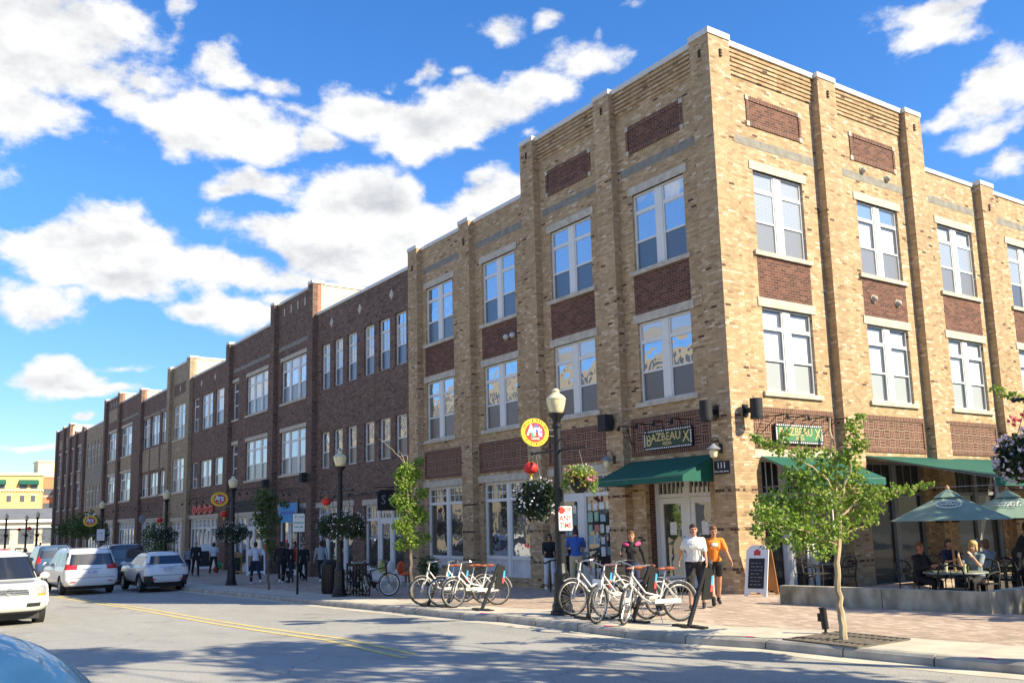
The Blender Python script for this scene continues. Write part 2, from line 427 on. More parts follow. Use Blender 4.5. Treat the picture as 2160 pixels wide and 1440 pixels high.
def glass(name, base, refl=0.35, rough=0.02, wave=0.02, stripes=None):
    """window pane over a dim room: dark body under a coated, slightly wavy reflecting surface"""
    m_, nt, b = new_mat(name); N, L = nt.nodes, nt.links
    out = [n for n in N if n.type == 'OUTPUT_MATERIAL'][0]
    geo = N.new('ShaderNodeNewGeometry')
    ns = N.new('ShaderNodeTexNoise'); ns.inputs['Scale'].default_value = 1.4; ns.inputs['Detail'].default_value = 2
    L.new(geo.outputs['Position'], ns.inputs['Vector'])
    bp_ = N.new('ShaderNodeBump'); bp_.inputs['Strength'].default_value = 1.0; bp_.inputs['Distance'].default_value = wave
    L.new(ns.outputs['Fac'], bp_.inputs['Height'])
    b.inputs['Base Color'].default_value = (*base, 1); b.inputs['Roughness'].default_value = 0.5
    if stripes:
        sp = N.new('ShaderNodeSeparateXYZ'); L.new(geo.outputs['Position'], sp.inputs[0])
        a = N.new('ShaderNodeMath'); a.operation = 'MULTIPLY'; a.inputs[1].default_value = 1 / 0.055; L.new(sp.outputs[2], a.inputs[0])
        f = N.new('ShaderNodeMath'); f.operation = 'FRACT'; L.new(a.outputs[0], f.inputs[0])
        cr = N.new('ShaderNodeValToRGB'); cr.color_ramp.elements[0].position = 0.30; cr.color_ramp.elements[0].color = (*base, 1)
        cr.color_ramp.elements[1].position = 0.45; cr.color_ramp.elements[1].color = (*stripes, 1)
        L.new(f.outputs[0], cr.inputs[0]); L.new(cr.outputs[0], b.inputs['Base Color'])
    gl = N.new('ShaderNodeBsdfGlossy'); gl.inputs['Roughness'].default_value = rough
    gl.inputs['Color'].default_value = (0.92, 0.96, 1.0, 1)
    L.new(bp_.outputs[0], gl.inputs['Normal'])
    fr = N.new('ShaderNodeFresnel'); fr.inputs['IOR'].default_value = 1.5
    ad = N.new('ShaderNodeMath'); ad.operation = 'MULTIPLY_ADD'; ad.inputs[1].default_value = (1 - refl) if refl > .025 else .3; ad.inputs[2].default_value = refl
    L.new(fr.outputs[0], ad.inputs[0])
    mx = N.new('ShaderNodeMixShader'); L.new(ad.outputs[0], mx.inputs[0]); L.new(b.outputs[0], mx.inputs[1]); L.new(gl.outputs[0], mx.inputs[2])
    L.new(mx.outputs[0], out.inputs[0])
    return m_
M = {}
M['tan'] = brick('tan_brick', [(0, (.37, .245, .135)), (.12, (.42, .285, .155)), (.34, (.47, .32, .175)), (.60, (.505, .355, .20)), (.82, (.56, .415, .26)), (.92, (.63, .50, .35)), (.96, (.28, .17, .09)), (.988, (.10, .055, .035))], (.37, .29, .19), bw=.20, bh=.066, grime=.24)
M['dark_soldier'] = brick('dark_soldier_brick', [(0, (.13, .055, .04)), (.4, (.17, .075, .05)), (.8, (.10, .045, .035))], (.36, .28, .2), bw=.215, bh=.073, vert=True)
M['dark'] = brick('dark_red_brick', [(0, (.115, .048, .034)), (.3, (.15, .062, .042)), (.6, (.09, .04, .03)), (.85, (.18, .08, .055))], (.27, .20, .15), bw=.215, bh=.073)
M['basket'] = brick('basketweave_brick', [(0, (.125, .055, .038)), (.4, (.16, .07, .048)), (.8, (.10, .045, .034))], (.42, .32, .23), bh=.08, mw=.013, basket=True)
M['plum'] = brick('plum_brick', [(0, (.15, .088, .064)), (.3, (.18, .106, .078)), (.6, (.115, .068, .052)), (.85, (.235, .14, .10)), (.97, (.05, .03, .026))], (.25, .20, .16), bw=.215, bh=.073)
M['redpier'] = brick('red_brick', [(0, (.42, .13, .07)), (.5, (.5, .17, .09))], (.5, .4, .3), bw=.215, bh=.073)
M['buff'] = brick('buff_brick', [(0, (.33, .25, .16)), (.3, (.39, .30, .19)), (.6, (.30, .23, .15)), (.9, (.46, .38, .27))], (.3, .25, .18), bw=.215, bh=.073)
M['course'] = mat('dark_brick_course', (.06, .03, .022), .85, var=.4, scale=14)
M['dotted'] = brick('dotted_course', [(0, (.07, .035, .025)), (.62, (.34, .23, .12))], (.30, .23, .15), bw=.10, bh=.066)
M['shadedframe'] = mat('shade_toned_window_frame', (.22, .23, .23), .5, var=.1)  # white frame paint darkened to stand for the terrace shade
M['limestone'] = mat('limestone', (.56, .50, .40), .8, var=.10, scale=5, bump=.15, dirt=(.42, .37, .29))
M['grayband'] = mat('grey_stone_band', (.24, .225, .19), .85, var=.25, scale=4, bump=.2)
M['cap'] = mat('metal_coping', (.62, .60, .56), .45, var=.06, scale=3)
M['stucco'] = mat('cream_stucco', (.72, .62, .40), .85, var=.05, scale=3)
M['roof'] = mat('roof_membrane', (.25, .24, .23), .9, var=.1)
M['white'] = mat('white_window_paint', (.74, .73, .69), .45, var=.04, scale=3)
M['panelwhite'] = mat('white_panel_paint', (.66, .66, .66), .5, var=.06, scale=2.5, dirt=(.52, .52, .53))
M['glass_up'] = glass('window_glass', (.08, .095, .11), .50, .012, .022)
M['glass_sky'] = glass('blinds_behind_glass', (.08, .10, .14), .40, .03, .004, stripes=(.26, .31, .38))
M['blinds'] = glass('half_closed_blinds', (.13, .15, .15), .10, .06, .003, stripes=(.42, .44, .44))
M['blinds_dim'] = glass('blinds_behind_screen', (.09, .095, .10), .03, .3, .002, stripes=(.19, .195, .20))
M['screen'] = glass('insect_screen', (.045, .05, .06), .07, .25, .004)
M['curtain'] = glass('curtain_behind_glass', (.52, .50, .44), .22, .03, .004)
M['shade'] = glass('white_roller_shade', (.80, .84, .84), .08, .05, .002)
M['shade_dim'] = glass('shade_behind_screen', (.36, .38, .36), .03, .3, .002)
M['shop'] = glass('shop_window', (.010, .011, .012), .24, .008, .006)
M['shopdim'] = glass('shade_toned_restaurant_glass', (.006, .007, .008), .02, .02, .004)  # near-black body and weak reflection stand for the deep terrace shade
M['dirt'] = mat('stained_dark_gap', (.02, .02, .02), .9)
M['black'] = mat('black_painted_metal', (.009, .009, .010), .45, var=.25, scale=8)
M['blackmatte'] = mat('black_matte', (.02, .02, .022), .75, var=.2)
M['green'] = mat('green_awning_canvas', (.003, .095, .062), .75, var=.12, scale=3, bump=.1)
M['valance'] = mat('green_awning_valance', (.004, .10, .066), .75, var=.12, scale=3)
M['steelgrey'] = mat('grey_painted_metal', (.26, .27, .29), .45, var=.1)
# ------------------------------------------------------------ facade kit (local frame: x along the wall, -y outwards, z up)
def fbox(mb, u0, u1, d0, d1, z0, z1): mb.box(u0, u1, -d1, -d0, z0, z1)
def wall_grid(mb, u0, u1, z0, z1, ops, d=0.0, rev=0.16, zbot=None):
    ops = [o for o in ops if o[1] > u0 and o[0] < u1]
    us = sorted({u0, u1} | {min(max(q, u0), u1) for o in ops for q in o[:2]})
    zs = sorted({z0, z1} | {min(max(q, z0), z1) for o in ops for q in o[2:4]})
    for a, b in zip(us, us[1:]):
        for c, e in zip(zs, zs[1:]):
            mu, mz = (a + b) / 2, (c + e) / 2
            if any(o[0] < mu < o[1] and o[2] < mz < o[3] for o in ops): continue
            mb.quad((a, -d, c), (b, -d, c), (b, -d, e), (a, -d, e))
    for (a, b, c, e) in ops:
        i = -d + rev
        mb.quad((a, -d, c), (a, -d, e), (a, i, e), (a, i, c)); mb.quad((b, -d, c), (b, i, c), (b, i, e), (b, -d, e))
        mb.quad((a, -d, e), (b, -d, e), (b, i, e), (a, i, e)); mb.quad((a, -d, c), (a, i, c), (b, i, c), (b, -d, c))
WCACHE = {}
def window(root, u0, u1, z0, z1, n=2, mats=('glass_up', 'glass_up', 'screen'), rz=0, mull=0.2, rec=0.07, grid=None, tr=0.24, name='window', drop=0.62, jit=None):
    w, h = round(u1 - u0, 3), round(z1 - z0, 3)
    key = (w, h, n, mats, mull, rec, grid, tr, drop)
    if key not in WCACHE:
        f = MB(); p = MB(); mi = []
        e = .055; t = .05
        fbox(f, 0, e, -rec - t, -rec, 0, h); fbox(f, w - e, w, -rec - t, -rec, 0, h)
        fbox(f, e, w - e, -rec - t, -rec, h - e, h); fbox(f, e, w - e, -rec - t, -rec, 0, e)
        lw = (w - mull * (n - 1)) / n
        ms = []
        for i in range(n):
            a = i * (lw + mull); b = a + lw
            if i: fbox(f, a - mull, a, -rec - t, -rec + .015, e, h - e)
            a2, b2 = a + (e if i == 0 else .045), b - (e if i == n - 1 else .045)
            if i: fbox(f, a, a2, -rec - t, -rec - .006, e, h - e)
            if i < n - 1: fbox(f, b2, b, -rec - t, -rec - .006, e, h - e)
            rows = []
            if tr: 
                zt = h * (1 - tr); fbox(f, a2, b2, -rec - t, -rec - .004, zt - .05, zt + .05); rows.append((zt + .05, h - e, mats[0]))
                zu = zt - .05
            else: zu = h - e
            zm = h * (1 - drop)
            if mats[2]:
                fbox(f, a2, b2, -rec - t, -rec - .01, zm - .025, zm + .025)
                rows.append((zm + .025, zu, mats[1])); rows.append((e, zm - .025, mats[2]))
            else: rows.append((e, zu, mats[1]))
            for k, (c0, c1, mn) in enumerate(rows):
                if mn not in ms: ms.append(mn)
                dp = rec + .02 + (.012 if k < len(rows) - 1 else .02)
                # each pane leans by a hair, as real sashes do
                jx = random.uniform(-.003, .003); jz = random.uniform(-.004, .004)
                if mn.startswith('shade'):      # a pale shade hangs inside; dark pane at its top and edge stands for shadow
                    ms_ = 'screen'
                    if ms_ not in ms: ms.append(ms_)
                    p.quad((a2, dp + .012, c0), (b2, dp + .012, c0), (b2, dp + .012, c1), (a2, dp + .012, c1)); mi.append(ms.index(ms_))
                    g1, g2 = (.03, .15) if i == 0 else (.0, .13)
                    p.quad((a2, dp, c0), (b2 - g2, dp, c0), (b2 - g2, dp, c1 - (.10 if k < len(rows) - 1 else .04)), (a2, dp, c1 - (.10 if k < len(rows) - 1 else .04))); mi.append(ms.index(mn)); continue
                p.quad((a2, dp + jx + jz, c0), (b2, dp - jx + jz, c0), (b2, dp - jx - jz, c1), (a2, dp + jx - jz, c1)); mi.append(ms.index(mn))
                if grid and k == 0:
                    gx, gz = grid
                    for q in range(1, gx): fbox(f, a2 + (b2 - a2) * q / gx - .011, a2 + (b2 - a2) * q / gx + .011, -dp, -dp + .014, c0, c1)
                    for q in range(1, gz): fbox(f, a2, b2, -dp, -dp + .013, c0 + (c1 - c0) * q / gz - .011, c0 + (c1 - c0) * q / gz + .011)
                if grid and k == 1 and mats[2]:
                    fbox(f, (a2 + b2) / 2 - .01, (a2 + b2) / 2 + .01, -dp, -dp + .012, c0, c1)
                    fbox(f, a2, b2, -dp, -dp + .011, (c0 + c1) / 2 - .01, (c0 + c1) / 2 + .01)
        fm = f.mesh(name); fm.materials.append(M['white'])
        pm = p.mesh('pane'); [pm.materials.append(M[q]) for q in ms]
        for poly, i in zip(pm.polygons, mi): poly.material_index = i
        WCACHE[key] = (fm, pm)
    fm, pm = WCACHE[key]
    o = bpy.data.objects.new(name, fm); COL.objects.link(o); o.parent = root
    loc = Vector((u0, 0, z0)); loc.rotate(Matrix.Rotation(rz, 3, 'Z')); o.location = loc; o.rotation_euler.z = rz
    q = bpy.data.objects.new('pane', pm); COL.objects.link(q); q.parent = o
    return o
def shopfront(root, u0, u1, z0, z1, n=2, zp=0.62, trh=0.6, gridx=4, gridz=2, rz=0, rec=.10, door=None, mull=.16, name='shop_window', gm='shop', panel=True, extra=None, fm_='white'):
    """door: index of a bay that is a door"""
    f = MB(); p = MB(); pn = MB(); dr = MB(); lw = (u1 - u0 - mull * (n - 1)) / n; e = .09; t = .07
    fbox(f, u0, u0 + e, -rec - t, -rec, z0, z1); fbox(f, u1 - e, u1, -rec - t, -rec, z0, z1); fbox(f, u0 + e, u1 - e, -rec - t, -rec, z1 - e, z1)
    zt = z1 - trh
    for i in range(n):
        a = u0 + i * (lw + mull); b = a + lw
        if i: fbox(f, a - mull, a, -rec - t, -rec + .02, z0, z1 - e)
        a2, b2 = a + (e if i == 0 else .05), b - (e if i == n - 1 else .05)
        if i: fbox(f, a, a2, -rec - t, -rec - .01, z0, z1 - e)
        if i < n - 1: fbox(f, b2, b, -rec - t, -rec - .01, z0, z1 - e)
        fbox(f, a2, b2, -rec - t, -rec - .005, zt - .05, zt + .05)
        dp = rec + .05
        p.quad((a2, dp, zt + .05), (b2, dp, zt + .05), (b2, dp, z1 - e), (a2, dp, z1 - e))
        for q in range(1, gridx): fbox(f, a2 + (b2 - a2) * q / gridx - .012, a2 + (b2 - a2) * q / gridx + .012, -dp, -dp + .02, zt + .05, z1 - e)
        for q in range(1, gridz): fbox(f, a2, b2, -dp, -dp + .019, zt + .05 + (z1 - e - zt - .05) * q / gridz - .012, zt + .05 + (z1 - e - zt - .05) * q / gridz + .012)
        if door is not None and i in door:
            s = .13
            fbox(dr, a2, a2 + s, -rec - t + .01, -rec - .012, z0, zt - .05); fbox(dr, b2 - s, b2, -rec - t + .01, -rec - .012, z0, zt - .05)
            fbox(dr, a2 + s, b2 - s, -rec - t + .01, -rec - .012, z0, z0 + .25); fbox(dr, a2 + s, b2 - s, -rec - t + .01, -rec - .012, zt - .18, zt - .05)
            p.quad((a2 + s, dp, z0 + .25), (b2 - s, dp, z0 + .25), (b2 - s, dp, zt - .18), (a2 + s, dp, zt - .18))
        else:
            zq = z0 + zp if panel else z0 + e
            fbox(f, a2, b2, -rec - t, -rec - .005, zq - .06, zq + .05)
            p.quad((a2, dp, zq + .05), (b2, dp, zq + .05), (b2, dp, zt - .05), (a2, dp, zt - .05))
            if panel:
                fbox(pn, a2, b2, -rec - t + .005, -rec - .045, z0, zq - .06)
                fbox(pn, a2, b2, -rec - t + .006, -rec - .02, z0, z0 + .08)
    o = f.build(name, M[fm_], root, rz=rz)
    p.build('pane', M[gm], o, fix=False)
    if pn.v: pn.build('panel', M['panelwhite'], o)
    if dr.v:
        for_d = dr.build('door', M[fm_], o)
    return o
def coping(mb, u0, u1, d0, d1, z0, z1): fbox(mb, u0, u1, d0, d1, z0, z1)
def part(root, name, mb, m_, rz=0, **k): return mb.build(name, m_, root, rz=rz, **k)

# ------------------------------------------------------------ corner building
CB = thing('corner_building', (0, 0, 0), 0, 'three storey tan brick corner building with dark brick panels and a pizza restaurant', 'building')
H1, H2 = 13.95, 12.37
LC = [-2.13, -5.97, -9.96, -13.99]; RC = [2.42, 6.86, 11.0, 15.25, 19.45]
def brick_E(mb, u, z, d):      # small wrought anchor
    fbox(mb, u - .012, u + .012, d, d + .03, z - .10, z + .10)
    for q in (-.08, 0, .08): fbox(mb, u, u + .065, d + .002, d + .04, z + q - .016, z + q + .016)
def corner_face(rz, centres, pil, uend, hi_end, gops, side):
    wall = MB()
    ops = []
    for c in centres:
        ops += [(c - 1.0, c + 1.0, 8.55, 10.75), (c - 1.0, c + 1.0, 4.88, 7.08)]
    ops += gops
    lo, hi = (uend, 0) if side == 'L' else (0, uend)
    ha, hb = (hi_end, 0) if side == 'L' else (0, hi_end)
    la, lb = (uend, hi_end) if side == 'L' else (hi_end, uend)
    zb = -1.2
    wall_grid(wall, ha, hb, zb, H1, [o for o in ops if ha < (o[0] + o[1]) / 2 < hb])
    wall_grid(wall, la, lb, zb, H2, [o for o in ops if la < (o[0] + o[1]) / 2 < lb])
    for (a, b) in pil:
        top = H1 + .02 if (ha - .2 < a and b < hb + .2) or (side == 'L' and b > ha) or (side == 'R' and a < hb) else H2 + .06
        fbox(wall, a, b, 0, .24, zb, top)
    # corbelled courses under the coping of the raised part
    edges = sorted([q for p_ in pil for q in p_ if ha - .3 <= q <= hb + .3])
    if side == 'L': bays_hi = [(pil[1][1], pil[0][0]), (pil[0][1], -.43)]; bays_lo = [(pil[2][1], pil[1][0]), (pil[3][1], pil[2][0])]
    else: bays_hi = [(.53, pil[0][0]), (pil[0][1], pil[1][0])]; bays_lo = [(pil[1][1], pil[2][0]), (pil[2][1], pil[3][0]), (pil[3][1], pil[4][0])]
    for (a, b) in bays_hi:
        for k in range(6):
            z = 13.24 + k * .118
            fbox(wall, a, b, 0, .035 + .012 * k, z, z + .082)
        fbox(wall, a, b, 0, .12, 13.93, H1)
    part(CB, 'wall', wall, M['tan'], rz)
    # lintels, sills, spandrels, panels
    for c in centres:
        for (zl, zs_) in ((10.75, 8.43), (7.08, 4.76)):
            l = MB(); fbox(l, c - 1.15, c - .004, -.1, .025, zl, zl + .235); fbox(l, c + .004, c + 1.15, -.1, .025, zl, zl + .235)
            part(CB, 'lintel', l, M['limestone'], rz)
            s = MB(); fbox(s, c - 1.16, c + 1.16, -.1, .07, zs_, zs_ + .12); part(CB, 'sill', s, M['limestone'], rz)
        d_ = MB(); fbox(d_, c - 1.06, c + 1.06, -.02, .006, 7.32, 8.43); part(CB, 'spandrel_panel', d_, M['dark'], rz)
    for i, (a, b) in enumerate(bays_hi):
        c = centres[i] if side == 'R' else centres[1 - i]
        q = MB(); fbox(q, c - 1.02, c + 1.02, -.02, .006, 12.07, 12.67); part(CB, 'parapet_panel', q, M['dark'], rz)
        q = MB(); fbox(q, c - 1.02, c + 1.02, -.02, .03, 12.67, 12.79); fbox(q, c - 1.02, c + 1.02, -.02, .03, 11.95, 12.07)
        fbox(q, c - 1.11, c - 1.02, -.02, .03, 12.07, 12.67); fbox(q, c + 1.02, c + 1.11, -.02, .03, 12.07, 12.67)
        part(CB, 'panel_border', q, M['dark_soldier'], rz)
        q = MB()
        for su in (-1, 1):
            for z in (12.67, 11.94): fbox(q, c + su * 1.075 - .06, c + su * 1.075 + .06, -.02, .035, z, z + .13)
        part(CB, 'corner_block', q, M['limestone'], rz)
    g = MB()
    for (a, b) in bays_hi + bays_lo: fbox(g, a + .12, b - .12, -.02, .005, 11.37, 11.6); part(CB, 'stone_band', g, M['grayband'], rz); g = MB()
    # basket-weave panels over the ground floor
    for i, (a, b) in enumerate(sorted(bays_hi + bays_lo)):
        a2, b2 = a + .12, b - .16
        q = MB(); fbox(q, a2 + .09, b2 - .09, -.02, .006, 3.57, 4.34); part(CB, 'basketweave_panel', q, M['basket'], rz)
        q = MB(); fbox(q, a2, b2, -.02, .03, 4.34, 4.47); fbox(q, a2, b2, -.02, .03, 3.45, 3.57); fbox(q, a2, a2 + .09, -.02, .03, 3.57, 4.34); fbox(q, b2 - .09, b2, -.02, .03, 3.57, 4.34)
        part(CB, 'panel_border', q, M['dark_soldier'], rz)
    # coping
    cp = MB()
    for (a, b) in bays_hi: coping(cp, a, b, -.34, .14, 13.95, 14.10)
    for (a, b) in bays_lo: coping(cp, a, b, -.34, .04, H2, 12.5)
    for (a, b) in pil:
        hi_ = (side == 'L' and b > ha) or (side == 'R' and a < hb)
        z = 13.97 if hi_ else H2 + .06
        coping(cp, a - .015, b + .015, -.34, .265, z, z + .145)
    part(CB, 'coping', cp, M['cap'], rz)
    e = MB()
    for (a, b) in pil:
        hi_ = (side == 'L' and b > ha) or (side == 'R' and a < hb)
        brick_E(e, (a + b) / 2, 13.55 if hi_ else 11.7, .24)
        for z in (.52, 1.46, 2.36): cz = MB(); fbox(cz, a - .006, b + .006, .0, .246, z, z + .075); part(CB, 'dark_course', cz, M['dotted'], rz)
    part(CB, 'wall_anchor', e, M['course'], rz)
PL = [(-4.37, -3.67), (-8.16, -7.46), (-12.12, -11.43), (-15.98, -15.27)]
PR = [(4.13, 4.93), (8.38, 9.20), (12.42, 13.22), (16.6, 17.4), (20.8, 21.6)]
GL = [(-15.05, -12.30, -.02, 3.12), (-11.16, -8.38, .03, 3.12), (-7.25, -4.62, -.12, 3.12), (-3.13, -.80, .0, 2.78)]
GR = [(.99, 3.88, -.4, 3.2), (5.3, 8.0, -.4, 3.2), (9.6, 12.1, -.4, 3.2), (13.6, 16.3, -.4, 3.2), (17.8, 20.4, -.4, 3.2)]
corner_face(0, LC, PL, -16.0, -8.16, GL, 'L')
corner_face(PI / 2, RC, PR, 21.6, 9.20, GR, 'R')
# corner pier
q = MB(); q.box(-.43, .24, -.24, .53, -1.2, 13.99); part(CB, 'corner_pier', q, M['tan'])
q = MB(); q.box(-.45, .27, -.27, .55, 13.99, 14.15); part(CB, 'coping', q, M['cap'])
q = MB(); brick_E(q, -.1, 13.55, .24); part(CB, 'wall_anchor', q, M['course'])
q = MB(); brick_E(q, .15, 13.55, .24); part(CB, 'wall_anchor', q, M['course'], PI / 2)
for z in (.52, 1.46, 2.36): q = MB(); q.box(-.436, .246, -.246, .536, z, z + .075); part(CB, 'dark_course', q, M['dotted'])
# roofs and rear walls
q = MB(); q.box(-15.95, -8.2, .3, 21.5, 11.7, 11.8); q.box(-8.2, -.3, .3, 9.1, 13.3, 13.4); q.box(-8.2, -.3, 9.2, 21.5, 11.7, 11.8); part(CB, 'roof', q, M['roof'])
q = MB(); q.box(-16, -15.7, .18, 21.6, -1.2, 12.3); q.box(-15.7, -.2, 21.4, 21.6, -1.2, 12.3); q.box(-8.16, -7.9, .18, 9.2, 11.8, 13.95); q.box(-7.9, -.3, 8.9, 9.2, 11.8, 13.95)
q.box(-7.9, -.3, .17, .3, 12.9, 13.95); q.box(-.3, -.17, .3, 8.9, 12.9, 13.95); part(CB, 'parapet_back', q, M['stucco'])
# windows of the left (street) face: reflections above, curtains and posters below
for i, c in enumerate(LC):
    up = ('glass_sky', 'glass_sky', 'screen') if i != 3 else ('glass_up', 'glass_up', 'screen')
    window(CB, c - 1.0, c + 1.0, 8.55, 10.75, 2, up, 0, mull=.26)
    window(CB, c - 1.0, c + 1.0, 4.88, 7.08, 2, ('glass_up', 'glass_up', 'screen') if i > 1 else ('curtain', 'glass_up', 'screen'), 0, mull=.26)
for i, c in enumerate(RC):
    window(CB, c - 1.0, c + 1.0, 8.55, 10.75, 2, [('blinds', 'blinds', 'blinds_dim'), ('glass_sky', 'shade', 'blinds_dim'), ('shade', 'blinds', 'blinds_dim'), ('blinds', 'blinds', 'screen'), ('blinds', 'blinds', 'blinds_dim')][i], PI / 2, mull=.28)
    window(CB, c - 1.0, c + 1.0, 4.88, 7.08, 2, ('shade', 'shade', 'shade_dim'), PI / 2, mull=.28)
# street level of the left face
l = MB(); fbox(l, -15.27, -12.12, -.05, .03, 3.12, 3.35); part(CB, 'lintel', l, M['limestone'])
l = MB(); fbox(l, -11.43, -8.16, -.05, .03, 3.12, 3.35); part(CB, 'lintel', l, M['limestone'])
l = MB(); fbox(l, -7.46, -4.37, -.05, .03, 3.12, 3.35); part(CB, 'lintel', l, M['limestone'])
shopfront(CB, -15.05, -12.30, -.02, 3.12, 2)
shopfront(CB, -11.16, -8.38, .03, 3.12, 2)
s = shopfront(CB, -7.25, -4.62, -.12, 3.12, 2, door=(0,), zp=.5)
# bills pasted in the window by the notice door
cols = [(.62, .66, .60), (.30, .52, .38), (.75, .74, .70), (.55, .2, .16), (.35, .5, .55), (.8, .78, .62), (.2, .3, .3)]
pm_ = [mat('paper_%d' % i, c, .7, var=.25, scale=18) for i, c in enumerate(cols)]
for (ua, ub, za, zb, nx, nz) in ((-5.78, -4.72, .75, 2.35, 4, 5), (-6.95, -6.25, 1.3, 2.3, 3, 3)):
    for i in range(nx):
        for k in range(nz):
            if random.random() < .16: continue
            w, h = (ub - ua) / nx, (zb - za) / nz
            a = ua + i * w + random.uniform(.01, .05); c = za + k * h + random.uniform(.01, .06)
            q = MB(); fbox(q, a, a + w * random.uniform(.6, .85), -.145, -.142, c, c + h * random.uniform(.6, .85)); part(s, 'poster', q, random.choice(pm_))
# recessed double doors under the small awning
dm = MB(); u0, u1, z0, z1, dd = -3.13, -.80, .02, 2.78, .34
for (a, b) in ((u0, u0 + .12), (u1 - .12, u1), (-2.03, -1.85)): fbox(dm, a, b, -dd - .08, -dd, z0, z1)
fbox(dm, u0 + .12, u1 - .12, -dd - .08, -dd - .004, 2.32, 2.42); fbox(dm, u0 + .12, u1 - .12, -dd - .08, -dd - .004, z1 - .06, z1)
for k in range(1, 6):
    for (a, b) in ((u0 + .12, -2.03), (-1.85, u1 - .12)):
        uu = a + (b - a) * k / 6; fbox(dm, uu - .012, uu + .012, -dd - .05, -dd - .02, 2.42, z1 - .06)
df = part(CB, 'door_frame', dm, M['white'])
q = MB(); q.quad((u0 + .12, dd + .055, 2.42), (u1 - .12, dd + .055, 2.42), (u1 - .12, dd + .055, z1 - .06), (u0 + .12, dd + .055, z1 - .06)); part(df, 'pane', q, M['shop'], fix=False)
for (a, b, hs_) in ((u0 + .13, -2.04, 1), (-1.84, u1 - .13, -1)):
    q = MB(); s_ = .15
    fbox(q, a, a + s_, -dd - .06, -dd - .012, z0, 2.31); fbox(q, b - s_, b, -dd - .06, -dd - .012, z0, 2.31)
    fbox(q, a + s_, b - s_, -dd - .06, -dd - .012, z0, z0 + .28); fbox(q, a + s_, b - s_, -dd - .06, -dd - .012, 2.16, 2.31)
    fbox(q, b - .02 if hs_ > 0 else a, b if hs_ > 0 else a + .02, -dd - .01, -dd - .004, .9, 1.3)
    dr = part(CB, 'door', q, M['white'])
    q = MB(); q.quad((a + s_, dd + .04, z0 + .28), (b - s_, dd + .04, z0 + .28), (b - s_, dd + .04, 2.16), (a + s_, dd + .04, 2.16)); part(dr, 'pane', q, M['shop'], fix=False)
    hx = b - .07 if hs_ > 0 else a + .07
    q = MB(); q.tube([(hx, -(-dd - .02), 0.98), (hx, dd - .06, 0.98), (hx, dd - .06, 1.25), (hx, dd, 1.25)], .012, 6); fbox(q, hx - .03, hx + .03, -dd - .02, -dd - .005, .9, 1.32); part(dr, 'handle', q, M['steelgrey'])
    q = MB(); fbox(q, (a + b) / 2 - .12, (a + b) / 2 + .12, -dd - .038, -dd - .034, 1.35, 1.68); part(dr, 'notice', q, pm_[2])
# brick reveals of the porch
q = MB(); q.box(-3.2, -3.13, .14, .5, -.2, 2.85); q.box(-.8, -.72, .14, .5, -.2, 2.85); q.box(-3.2, -.72, .42, .5, 2.74, 2.85); q.box(-3.13, -.8, .0, .5, -.4, .02); part(CB, 'porch', q, M['dark'])
# street level of the terrace face: glazed fronts between posts, terrace shade put into glass and frame colours
for i, (a, b, c, e) in enumerate(GR):
    shopfront(CB, a, b, -.25, 3.2, 3 if i == 0 else 2, zp=.5, rz=PI / 2, mull=.2, trh=.9, gridx=3, gridz=1, panel=False, gm='shopdim', fm_='white' if i == 0 else 'shadedframe', door=(1,) if i == 0 else None)
q = MB(); fbox(q, .53, 4.13, -.02, .02, 3.2, 3.40); part(CB, 'lintel', q, M['limestone'], PI / 2)
# round wall vents
vm_ = MB()
for (y, z) in ((6.25, 11.71), (7.45, 11.69), (6.25, 7.85), (7.43, 7.85)):
    q = MB(); q.ellipsoid((y, -.02, z), .10, .13, .10, 12, 8); q.lathe([(.12, .0), (.12, .03)], (y, -.03, z), 12, 'y'); part(CB, 'wall_vent', q, M['limestone'], PI / 2, smooth=True)
for x in (-9.5, -9.12):
    q = MB(); q.ellipsoid((x, -.02, 7.87), .10, .13, .10, 12, 8); part(CB, 'wall_vent', q, M['cap'], 0, smooth=True)

